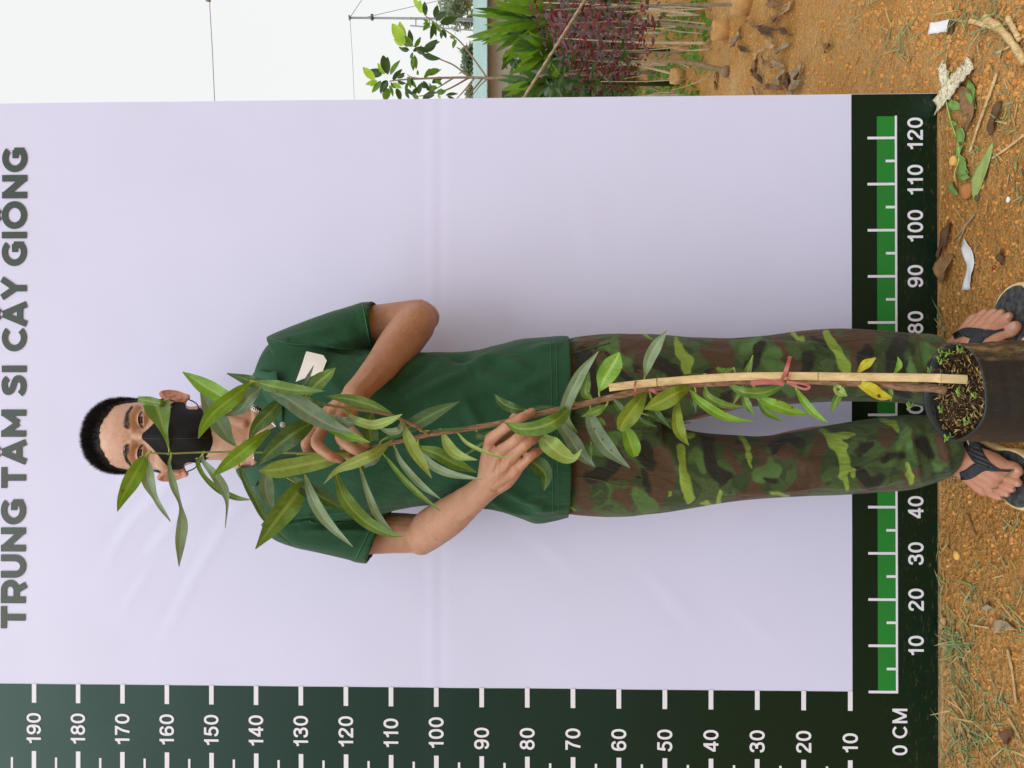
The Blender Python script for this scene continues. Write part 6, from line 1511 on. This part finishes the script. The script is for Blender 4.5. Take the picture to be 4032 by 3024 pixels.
# ---- mast with guy wires and a ladder leaning by it
M_STEEL = plain('galvanised_steel', lin(132, 140, 142), .5, .1, 3, metal=.3)
MY = 31.5
q0, q1 = P(1378, 70, MY), P(1890, 75, MY); g = np.array([q1[0], MY, 0.0])
mast = empty('mast', g, 'slim grey steel mast with guy wires rising behind the shed', 'mast')
m = MB(); m.tube([g, q1, q0], [.055, .052, .045], 8); m.build('pole', M_STEEL, mast)
m = MB(); m.box(q0 + np.array([0, 0, .02]), (.16, .16, .06)); m.build('pole_cap', M_STEEL, mast)
m = MB(); m.box(P(1465, 68, MY), (.22, .12, .10)); m.build('bracket', plain('dark_steel', lin(60, 64, 66), .6), mast)
for a, b in ((B5(150, 118), B5(235, -10)), (B5(265, 124), B5(840, -8))):
    p0 = P(*a, MY); p1 = P(*b, MY - 1.0); p2 = p0 + (p1 - p0) * 2.2; p2[2] = max(p2[2], 0); m = MB(); m.tube([p0, p1, p2], .014, 5); m.build('guy_wire', M_STEEL, mast)
ladder = empty('ladder', P(1880, 100, 29.2) * [1, 1, 0] + [0, 0, 0], 'aluminium ladder standing upright beside the steel mast', 'ladder')
for a, b in ((B5(574, 128), B5(1085, 158)), (B5(580, 186), B5(1028, 220))):
    p0, p1 = P(*a, 31.2), P(*b, 31.2); p2 = p1 + (p1 - p0) * ((p1[2]) / (p0[2] - p1[2])); m = MB(); m.tube([p0, p2], .030, 6); m.build('rail', M_STEEL, ladder)
for k in range(9):
    x = 622 + k * 99.5
    p0, p1 = P(*B5(x, 128 + (x - 574) * .058), 31.2), P(*B5(x, 190 + (x - 580) * .076), 31.2); m = MB(); m.tube([p0, p1], .022, 6); m.build('rung', M_STEEL, ladder)
# ---- overhead wires
M_CABLE = plain('grey_cable', lin(150, 152, 152), .7)
for lb, a, b, Y, r in (('thin overhead cable crossing the pale sky high above the shed', (820, -40), (846, 420), 22, .012), ('thinner cable running from the mast head behind the banner', (1378, 70), (1396, 420), MY, .010)):
    p0, p1 = P(*a, Y), P(*b, Y); d = p1 - p0
    o = MB(); pts = [p0 if Y == MY else p0 - d * 2, p0 + d * .5 + np.array([0, 0, -.02]), p1, p1 + d * 4]; o.tube(pts, r, 5); o.build('overhead_cable', M_CABLE, None, **T(lb, 'cable'))
ins = P(818, 2, 22); m = MB(); m.tube([ins + np.array([0, 0, -.07]), ins + np.array([0, 0, .05])], [.05, .03], 8); m.build('cable_clamp', plain('clamp_dark', lin(120, 122, 122), .6), None, **T('small dark clamp on the high overhead cable', 'clamp'))
# ---- trees beyond the shed
def far_tree(px, py_, Y, w_, h, label, seed):
    r2 = np.random.default_rng(seed); c = P(px, py_, Y); g = np.array([c[0], Y, 0.0]); tr_ = empty('far_tree', g, label, 'tree')
    m = MB(); m.tube([g, (g + c) / 2 + np.array([.1, 0, 0]), c], [.2, .14, .05], 7); m.build('trunk', M_TWIG, tr_); m = MB()
    lobes = [(c + (r2.random(3) - .5) * np.array([w_, w_, h]) * 1.3, (.22 + .3 * r2.random()) * w_) for _ in range(10)]
    for lc, lr_ in lobes:
        for _ in range(130):
            d = r2.normal(size=3); d /= np.linalg.norm(d); q = lc + d * lr_ * r2.random() ** .4; e = q + r2.normal(size=3) * .22; v, f = blade3(q, e, .09, tw=r2.random() * 3, n=4); m.add(v, f)
    m.build('crown', L_FAR, tr_)
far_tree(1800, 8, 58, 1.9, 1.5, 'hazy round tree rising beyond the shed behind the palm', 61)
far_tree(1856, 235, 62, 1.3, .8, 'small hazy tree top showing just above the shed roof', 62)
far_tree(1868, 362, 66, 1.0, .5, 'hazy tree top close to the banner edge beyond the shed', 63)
# ---- guy rope of the banner
M_ROPE = plain('grey_rope', lin(176, 168, 152), .85, .2, 200)
p0, p1 = P(2050, 405, 1.72), P(2303, 0, 2.0); d = p1 - p0; p2 = p1 + d * (p1[2] - .02) / max(.02, (p0[2] - p1[2]))
mb = MB(); pts = np.array([p0 + (p2 - p0) * u for u in np.linspace(0, 1, 120)]); mb.tube(pts, .0032, 7)
for ph in (0, 2.1, 4.2):
    tg, A, B = frames(pts); mb.tube([pts[i] + (A[i] * math.cos(i * 1.1 + ph) + B[i] * math.sin(i * 1.1 + ph)) * .0022 for i in range(120)], .0018, 5)
mb.build('guy_rope', M_ROPE, None, **T('twisted grey rope running down from behind the banner to the upper right', 'rope'))
# ================================================================== things lying on the dirt
def CC(x, y): return (3300 + .5426 * x, 300 + .5425 * y)
def CF(x, y): return (3300 + .617 * x, 2000 + .617 * y)
def lay(spine, half, mat, curl=.15, lift=.003, n=14, m=7, name='leaf', jag=0.0, wav=.0, blunt=False, seed=0, thick=.0006, **tags):
    """flat or curled piece lying along picture points on the ground"""
    r2 = np.random.default_rng(seed); s = spline(np.array(spine, float), n); c = np.array([ground_at(a, b, lift) for a, b in s])
    L = np.concatenate([[0], np.cumsum(np.linalg.norm(np.diff(c, axis=0), axis=1))]); L /= L[-1]
    tg = np.gradient(c, axis=0); tg[:, 2] *= .3; tg /= np.linalg.norm(tg, axis=1)[:, None]; sd = np.cross(tg, (0, 0, 1)); sd /= np.linalg.norm(sd, axis=1)[:, None]; V = []
    for i in range(n):
        h = half if blunt else half * max(.03, math.sin(math.pi * min(1, L[i] * .95 + .02) ** .85))
        for j in range(m):
            u = (j / (m - 1) - .5) * 2; jj = 1 + (jag * (r2.random() - .5) if abs(u) == 1 else 0)
            V.append(c[i] + sd[i] * h * u * jj + np.array([0, 0, curl * h * u * u + wav * math.sin(L[i] * 9 + u * 2 + seed) + .0006]))
    V = np.array(V); k = len(V); f = grid_faces(n, m)
    b = [i * m for i in range(n)] + [(n - 1) * m + j for j in range(1, m)] + [i * m + m - 1 for i in range(n - 2, -1, -1)] + [j for j in range(m - 2, 0, -1)]
    F = f + [tuple(i + k for i in q[::-1]) for q in f] + [(b[i], b[(i + 1) % len(b)], b[(i + 1) % len(b)] + k, b[i] + k) for i in range(len(b))]
    return obj(name, np.vstack([V, V - np.array([0, 0, thick])]), F, mat, tags.pop('parent', None), True, **tags)
def rod(spine, r0, r1, mat, name, lift=.003, parent=None, seg=7, **tags):
    s = spline(np.array(spine, float), 6 * len(spine)); c = np.array([ground_at(a, b, lift + r0 * .6) for a, b in s]); k_ = len(c); rr = np.linspace(r0, r1, k_) * (1 + .22 * vnoise(np.stack([np.arange(k_) * .7 + r0 * 5e4, np.zeros(k_), np.zeros(k_)], 1))); mb = MB(); mb.tube(c, np.stack([rr * .7, rr], 1), seg, True, 0, (0, 0, 1)); return mb.build(name, mat, parent, **tags)
M_PAPER = plain('scrap_paper', (.66, .66, .67), .75, .05, 60)
M_DRY = [plain('dry_leaf_brown', lin(132, 98, 64), .85, .35, 60), plain('dry_leaf_grey', lin(148, 130, 104), .85, .2, 40), plain('dry_leaf_tan', lin(176, 144, 100), .85, .3, 60), plain('dry_leaf_dark', lin(92, 66, 44), .85, .25, 40)]
M_FRESH = plain('fallen_leaf_green', lin(148, 166, 92), .6, .15, 50); M_VINE = plain('vine_green', lin(150, 178, 84), .55, .15, 60); M_VLEAF = plain('vine_leaf', lin(112, 146, 72), .55, .25, 60)
t = NT('pale_stalk'); c = t.coord('Object', (1, .25, 1), (0, 0, .6)); n = t.noise(c, 190, 5, .75); t.col(t.ramp(n, [(.32, lin(150, 116, 70)), (.5, lin(204, 172, 118)), (.7, lin(224, 200, 152))])).set(rough=.85); t.bump(n, .9, .0025); M_STALK = t.m; M_STICK = plain('brown_stick', lin(140, 104, 70), .85, .2, 50)
lay([CC(905, 1212), CC(945, 1290), CC(962, 1370), CC(948, 1450), CC(935, 1550)], .0125, M_PAPER, .1, .004, 16, 7, 'paper_strip', .15, .0018, True, 3, **T('crooked white paper strip lying on the dirt near the sandal', 'paper'))
lay([B6(1704, 152), B6(1750, 146), B6(1806, 135)], .0115, M_PAPER, .0, .010, 8, 5, 'paper_scrap', .1, .001, True, 5, **T('short white paper scrap lying beyond the banner corner', 'paper'))
lay([B6(1806, 150), B6(1835, 150)], .014, M_DRY[3], .0, .004, 6, 5, 'dead_leaf', .3, .002, True, 6, **T('dark crumpled leaf touching the white paper scrap', 'leaf'))
lay([CC(990, 905), CC(1010, 780), CC(1060, 660), CC(1122, 488)], .0195, M_FRESH, .12, .004, 18, 7, 'fallen_leaf', .0, .001, False, 7, **T('long pale green fallen leaf lying flat on the dirt', 'leaf'))
lay([CC(872, 78), CC(940, 170), CC(965, 280), CC(925, 410)], .019, M_DRY[0], .25, .006, 16, 7, 'dry_leaf', .1, .002, False, 8, **T('smooth brown dry leaf leaning by the green vine', 'leaf'))
lay([CC(945, 20), CC(972, 120), CC(1000, 235)], .014, M_VLEAF, .3, .004, 12, 7, 'fallen_leaf', .0, .002, False, 9, **T('curled green leaf behind the brown dry leaf', 'leaf'))
t = NT('flaking_bark'); c = t.coord('Object'); n = t.noise(c, 120, 5, .8); t.col(t.ramp(n, [(.38, lin(120, 96, 62)), (.5, lin(222, 212, 180)), (.7, lin(240, 236, 216))])).set(rough=.9); t.bump(n, 1, .003); M_BARK = t.m
for i, (sp_, h_, lb) in enumerate([([B6(1938, 338), B6(1850, 440), B6(1742, 572)], .019, 'long flaky strip of whitish bark lying at the banner corner'), ([B6(1772, 345), B6(1788, 400), B6(1800, 468)], .013, 'short flaky piece of whitish bark crossing the long strip')]):
    lay(sp_, h_, M_BARK, .35, .008, 22, 7, 'bark_strip', .5, .002, True, 20 + i, thick=.003, **T(lb, 'bark'))
vine = empty('creeping_vine', ground_at(*CC(830, 380)), 'light green creeping vine with small leaves trailing past the banner corner', 'vine')
rod([CC(805, -40), CC(785, 90), CC(785, 180), CC(815, 320), CC(868, 480), CC(877, 600), CC(845, 700), CC(852, 765)], .0022, .0016, M_VINE, 'stem', .006, vine)
for i, (a, b, h_) in enumerate([((800, 20), (845, 75), .012), ((800, 190), (905, 235), .010), ((870, 380), (918, 480), .014), ((905, 500), (850, 575), .011), ((880, 640), (945, 700), .015), ((890, 700), (955, 740), .010), ((805, 780), (868, 862), .008), ((870, 590), (925, 620), .009), ((800, 330), (870, 350), .005)]):
    lay([CC(*a), CC((a[0] + b[0]) / 2 + 4, (a[1] + b[1]) / 2 + 4), CC(*b)], h_, M_VLEAF, .25, .006, 10, 5, 'leaf', .2, .0015, False, 30 + i, parent=vine)
for sp_, r0, r1, mt, nm, lb in ((([CC(1152, -20), CC(1090, 160), CC(1020, 350), CC(958, 548)]), .0040, .0030, M_STALK, 'straw', 'long pale straw lying slantwise on the dirt'), ([CC(1352, 425), CC(1230, 520), CC(1118, 596)], .0030, .0024, M_STALK, 'straw', 'short pale straw at the edge of the picture below the long one'),
        ([CC(990, 1002), CC(930, 1080), CC(870, 1210)], .0022, .0014, M_DRY[1], 'dry_stalk', 'thin dry stalk ending at the white paper strip'), ([CC(970, 1030), CC(880, 1140), CC(825, 1200)], .0022, .0014, M_DRY[1], 'dry_stalk', 'thin dry stalk between the banner and the paper strip'), ([CC(1275, 740), CC(1284, 905)], .0016, .0012, M_STICK, 'twig', 'dark upright twig beside the white speck'),
        ([B6(2000, 92), B6(2080, 150), B6(2150, 230), B6(2215, 335)], .0085, .0070, M_STALK, 'dry_cane', 'thick pale dry cane at the right edge of the picture'), ([B6(1925, 112), B6(1985, 128), B6(2040, 150)], .0055, .0040, M_STALK, 'dry_cane', 'short stub of pale cane against the thick cane'), ([B6(2125, 95), B6(2155, 150), B6(2190, 215)], .0060, .0050, M_STALK, 'dry_cane', 'split pale cane lying above the thick cane'), ([B6(2215, 190), B6(2140, 245), B6(2060, 285)], .0028, .0020, M_STALK, 'straw', 'thin straw crossing under the thick cane'),
        ([CF(822, 35), CF(850, 110), CF(880, 182)], .0024, .0018, M_STICK, 'twig', 'thin brown twig lying left of the sandal'), ([CF(1080, 900), CF(1110, 1040), CF(1135, 1245)], .0040, .0026, M_DRY[2], 'dry_stalk', 'flat tan stalk lying near the lower picture corner'), ([CF(1085, 1335), CF(1130, 1410), CF(1190, 1530)], .0034, .0026, M_DRY[2], 'dry_stalk', 'tan stalk at the very corner of the picture'), ([CF(840, 1350), CF(910, 1410), CF(990, 1490)], .0020, .0014, M_STALK, 'straw', 'fine straw in the grass tuft under the zero mark'), ([CF(850, 745), CF(905, 755), CF(965, 765)], .0024, .0016, M_STALK, 'straw', 'tiny tan straw beside the thick grass tuft'),
        ([(3688, 2040), (3665, 2010), (3640, 1990), (3628, 1975)], .0012, .0008, M_STALK, 'straw', 'bent straw leaning on the banner foot by number forty')):
    rod(sp_, r0, r1, mt, nm, **T(lb, 'stick' if mt is M_STICK else 'straw' if nm == 'straw' else 'stalk'))
DL = [(830, 170, 40, 90, 3), (800, 290, -50, 75, 2), (860, 232, 20, 45, 2), (930, 258, -35, 85, 1), (775, 352, -80, 90, 0), (800, 402, 70, 80, 3), (905, 335, 30, 60, 1), (920, 425, -75, 95, 1), (1010, 390, -80, 110, 1), (965, 445, 80, 100, 3), (955, 40, -60, 80, 2), (760, 135, 30, 70, 0), (850, 150, 10, 90, 3), (885, 92, -40, 80, 0), (940, 172, 25, 70, 3), (1000, 470, -60, 90, 1), (680, 215, -60, 60, 1), (570, 430, 88, 90, 0), (700, 170, -85, 60, 2), (1165, 250, -70, 60, 0), (720, 260, 20, 60, 3), (840, 330, 50, 70, 0), (880, 470, 10, 80, 0), (780, 500, 60, 80, 2), (900, 20, 10, 90, 0)]
LBL = {(860, 232): 'small yellowish tan leaf on top of the litter pile', (1010, 390): 'largest grey curled leaf at the near edge of the litter pile', (1165, 250): 'lone brown leaf on bare dirt away from the litter pile', (955, 40): 'broad tan leaf at the picture edge beside the litter pile', (570, 430): 'narrow brown leaf beneath the leaning stake by the banner', (930, 258): 'long grey rolled leaf pointing out of the litter pile', (680, 215): 'greyish leaf between the dusty bag and the litter pile'}
for i, (x, y, an, ln_, k) in enumerate(DL):
    ca, sa = math.cos(rad(an)) * ln_ * .60, math.sin(rad(an)) * ln_ * .60; r2 = random.random
    lay([B6(x - ca, y - sa), B6(x - ca * .35 + 22 * (r2() - .5), y - sa * .3 + 16 * (r2() - .5)), B6(x + ca * .4 + 22 * (r2() - .5), y + sa * .3 + 16 * (r2() - .5)), B6(x + ca, y + sa)], .007 + .008 * r2(), M_DRY[k], .8 + .8 * r2(), .006 + .014 * r2(), 16, 7, 'dry_leaf', .5, .004, False, 50 + i, **T(LBL.get((x, y), ('warm brown', 'greyish', 'pale tan', 'dark brown')[k] + ' curled dry leaf in the litter pile beyond the banner'), 'leaf', 'dry leaves in the litter pile'))
for sp_, h_, k, lb in (([CC(1180, 180), CC(1150, 290), CC(1105, 430)], .012, 3, 'blackish twisted dead leaf under the pale straw'), ([CC(820, 1060), CC(780, 1180), CC(720, 1330)], .012, 3, 'dark curled dead leaf at the banner foot by number hundred'), ([CC(740, 1500), CC(780, 1400), CC(830, 1300)], .022, 0, 'torn brown and green leaf at the banner foot by number ninety'), ([CC(1185, 1260), CC(1190, 1370)], .008, 3, 'small dark leaf beside the sandal tip'), ([CF(940, 610), CF(985, 650)], .010, 1, 'small grey dead leaf near the thick grass tuft'), ([CF(1000, 800), CF(1050, 745), CF(1140, 775)], .010, 1, 'curved grey dead leaf near the right picture edge'), ([CF(660, 780), CF(690, 700)], .009, 2, 'tan dead leaf in the grass at the banner foot'), ([CF(1060, 1500), CF(1110, 1420)], .012, 3, 'dark dead leaf near the lower corner')):
    lay(sp_, h_, M_DRY[k], .6, .005, 12, 7, 'dead_leaf', .3, .003, False, 90 + len(lb), **T(lb, 'leaf'))
for (x, y), r, c, lb in ((CC(840, 615), .011, lin(222, 176, 92), 'yellowish pebble beside the vine'), (CC(935, 830), .016, lin(170, 112, 60), 'brown lump of earth below the long green leaf'), (CC(1012, 880), .007, lin(92, 74, 60), 'tiny brown snail shell at the leaf base'), (CC(1236, 896), .005, (.75, .75, .72), 'small bright white speck of shell'), (CC(1130, 1390), .0045, lin(150, 40, 36), 'tiny red scrap near the sandal'), (CF(760, 300), .009, lin(224, 182, 96), 'yellowish pebble right of number thirty'), (B6(1640, 600), .012, lin(196, 140, 80), 'rounded dirt pebble at the banner side')):
    v, f = ball((0, 0, 0), 1, 12, 8); v = v * (1 + .22 * vnoise(v * 1.7 + r * 900))[:, None] * r * np.array([1.1, 1, .7]); obj('pebble', v + ground_at(x, y, r * .3), f, plain('pebble', c, .85, .2, 80), None, True, **T(lb, 'pebble'))
# root thread lying over the right foot
pp = [cast(BT, *f5(x, y), .002, 1.37) for x, y in ((1500, 700), (1400, 840), (1290, 930), (1200, 1040), (1140, 1130), (1080, 1190))]; mb = MB(); mb.tube(spline(np.array(pp), 24), .0013, 6); pq = [cast(BT, *f5(x, y), .002, 1.37) for x, y in ((1140, 1130), (1060, 1142))]; mb.tube(pq, .0010, 5)
mb.build('root_thread', M_STICK, None, **T('thin brown root thread lying across the toes of one foot', 'root'))
# grass: flat grey-green blades in tufts
def grass(mb, cx, cy, spread, n, ln_, seed, flat=.5):
    r2 = np.random.default_rng(seed)
    for _ in range(n):
        px_, py_ = cx + r2.normal() * spread, cy + r2.normal() * spread; px_ = max(px_, 3692 if cy > 420 else 2500); q = ground_at(px_, py_, .001); a = r2.random() * 6.283; L = ln_ * (.5 + r2.random()); up_ = (1 - flat) * (.4 + r2.random()) + .12
        d = np.array([math.cos(a), math.sin(a), up_]); d /= np.linalg.norm(d); sd = np.cross(d, (0, 0, 1)); sd /= np.linalg.norm(sd) + 1e-9; V = []; w_ = .0010 + .0012 * r2.random(); bow = .5 * r2.random()
        for i in range(6):
            u = i / 5; c = q + d * L * u + np.array([0, 0, -bow * L * u * u * max(.2, up_)]); c[2] = max(c[2], q[2] + .001 + .004 * u); ww = w_ * (1 - u ** 2.2) + .0001
            V += [c - sd * ww, c + np.array([0, 0, -.0006]), c + sd * ww]
        mb.add(V, grid_faces(6, 3))
gmats = (plain('grass_grey_green', lin(124, 138, 96), .6, .3, 60), plain('grass_green', lin(116, 142, 76), .55, .3, 60), plain('grass_dry', lin(176, 154, 104), .75, .25, 60))
TU = [(CF(700, 760), 26, 46, .05), (CF(770, 840), 30, 52, .055), (CF(720, 900), 24, 34, .05), (CF(840, 890), 28, 24, .05), (CF(655, 490), 16, 26, .04), (CF(850, 510), 12, 10, .07), (CF(870, 645), 22, 18, .04), (CF(740, 1000), 26, 24, .05), (CF(800, 1090), 36, 34, .045), (CF(870, 1160), 40, 30, .045), (CF(820, 1340), 26, 30, .07), (CF(850, 1460), 30, 36, .06), (CF(760, 1480), 14, 8, .08), (CF(900, 1560), 50, 40, .05), (CF(1060, 1260), 16, 16, .06), (CF(950, 1300), 60, 26, .04), (CF(1140, 100), 14, 10, .05), (CF(1160, 550), 10, 12, .04), (CF(1180, 800), 16, 12, .05), (CF(1080, 440), 20, 8, .05), (CF(700, 235), 8, 6, .03), (CF(640, 250), 8, 8, .04), (CF(630, 100), 6, 6, .05), (CF(1100, 690), 12, 6, .05), (CF(700, 1560), 24, 18, .05), (CF(1000, 1450), 40, 20, .05), (CF(1120, 1600), 40, 22, .05),
      (B6(1580, 140), 24, 16, .085), (B6(1480, 190), 20, 12, .08), (B6(1560, 280), 18, 12, .08), (B6(1410, 366), 12, 7, .07), (B6(1370, 12), 14, 12, .10), (B6(1940, 90), 26, 16, .08), (B6(2050, 110), 26, 14, .08), (B6(1970, 240), 22, 9, .07), (B6(1900, 20), 40, 20, .08), (B6(2120, 30), 50, 20, .07), (B6(1800, 280), 12, 8, .06), (B6(2130, 300), 30, 10, .05), (B6(2170, 540), 26, 12, .05), (B6(1600, 320), 10, 6, .06), (B6(1330, 160), 8, 4, .06), (CC(1240, 330), 22, 16, .04), (CC(1290, 690), 14, 8, .04), (CC(1155, 620), 8, 5, .03), (CC(1020, 560), 12, 6, .03), (CC(890, 1030), 7, 5, .025), (CC(760, 1450), 12, 8, .04), (CC(700, 1700), 8, 8, .05), (CC(1000, 540), 10, 5, .04), (CC(1330, 900), 10, 6, .04), (CC(1210, 130), 12, 8, .04), ((3705, 1250), 7, 8, .05), ((3712, 1290), 8, 10, .05), ((3850, 2240), 8, 5, .04)]
for gi, gm in enumerate(gmats):
    mb = MB()
    for i, ((cx, cy), sp_, n, ln_) in enumerate(TU): grass(mb, cx, cy, sp_, max(1, int(n * (.34, .16, .22)[gi])), ln_ * .72, 400 + i * 3 + gi, .72)
    mb.build('grass', gm, None, **T(('sparse grey-green grass tufts on the bare dirt', 'scattered fresh green grass blades on the bare dirt', 'dry straw-coloured grass blades lying on the dirt')[gi], 'grass', None, 'stuff'))
# fine plant debris
mb = MB(); r2 = np.random.default_rng(99)
for _ in range(760):
    if r2.random() < .6: px_, py_ = 3705 + 327 * r2.random(), 380 + 2640 * r2.random()
    else: px_, py_ = 2560 + 1470 * r2.random() ** .8, 370 * r2.random()
    q = ground_at(px_, py_, .0025); a = r2.random() * 6.283; L = (.006 + .018 * r2.random() ** 2) * (1.9 if px_ < 3200 else 1); d = np.array([math.cos(a), math.sin(a), .1]) * L; mb.tube([q - d / 2, q + np.array([0, 0, .001]), q + d / 2], [.0005, .0009, .0004], 4)
mb.build('plant_debris', M_DRY[2], None, **T('fine bits of straw and root strewn over the dirt', 'debris', None, 'stuff'))
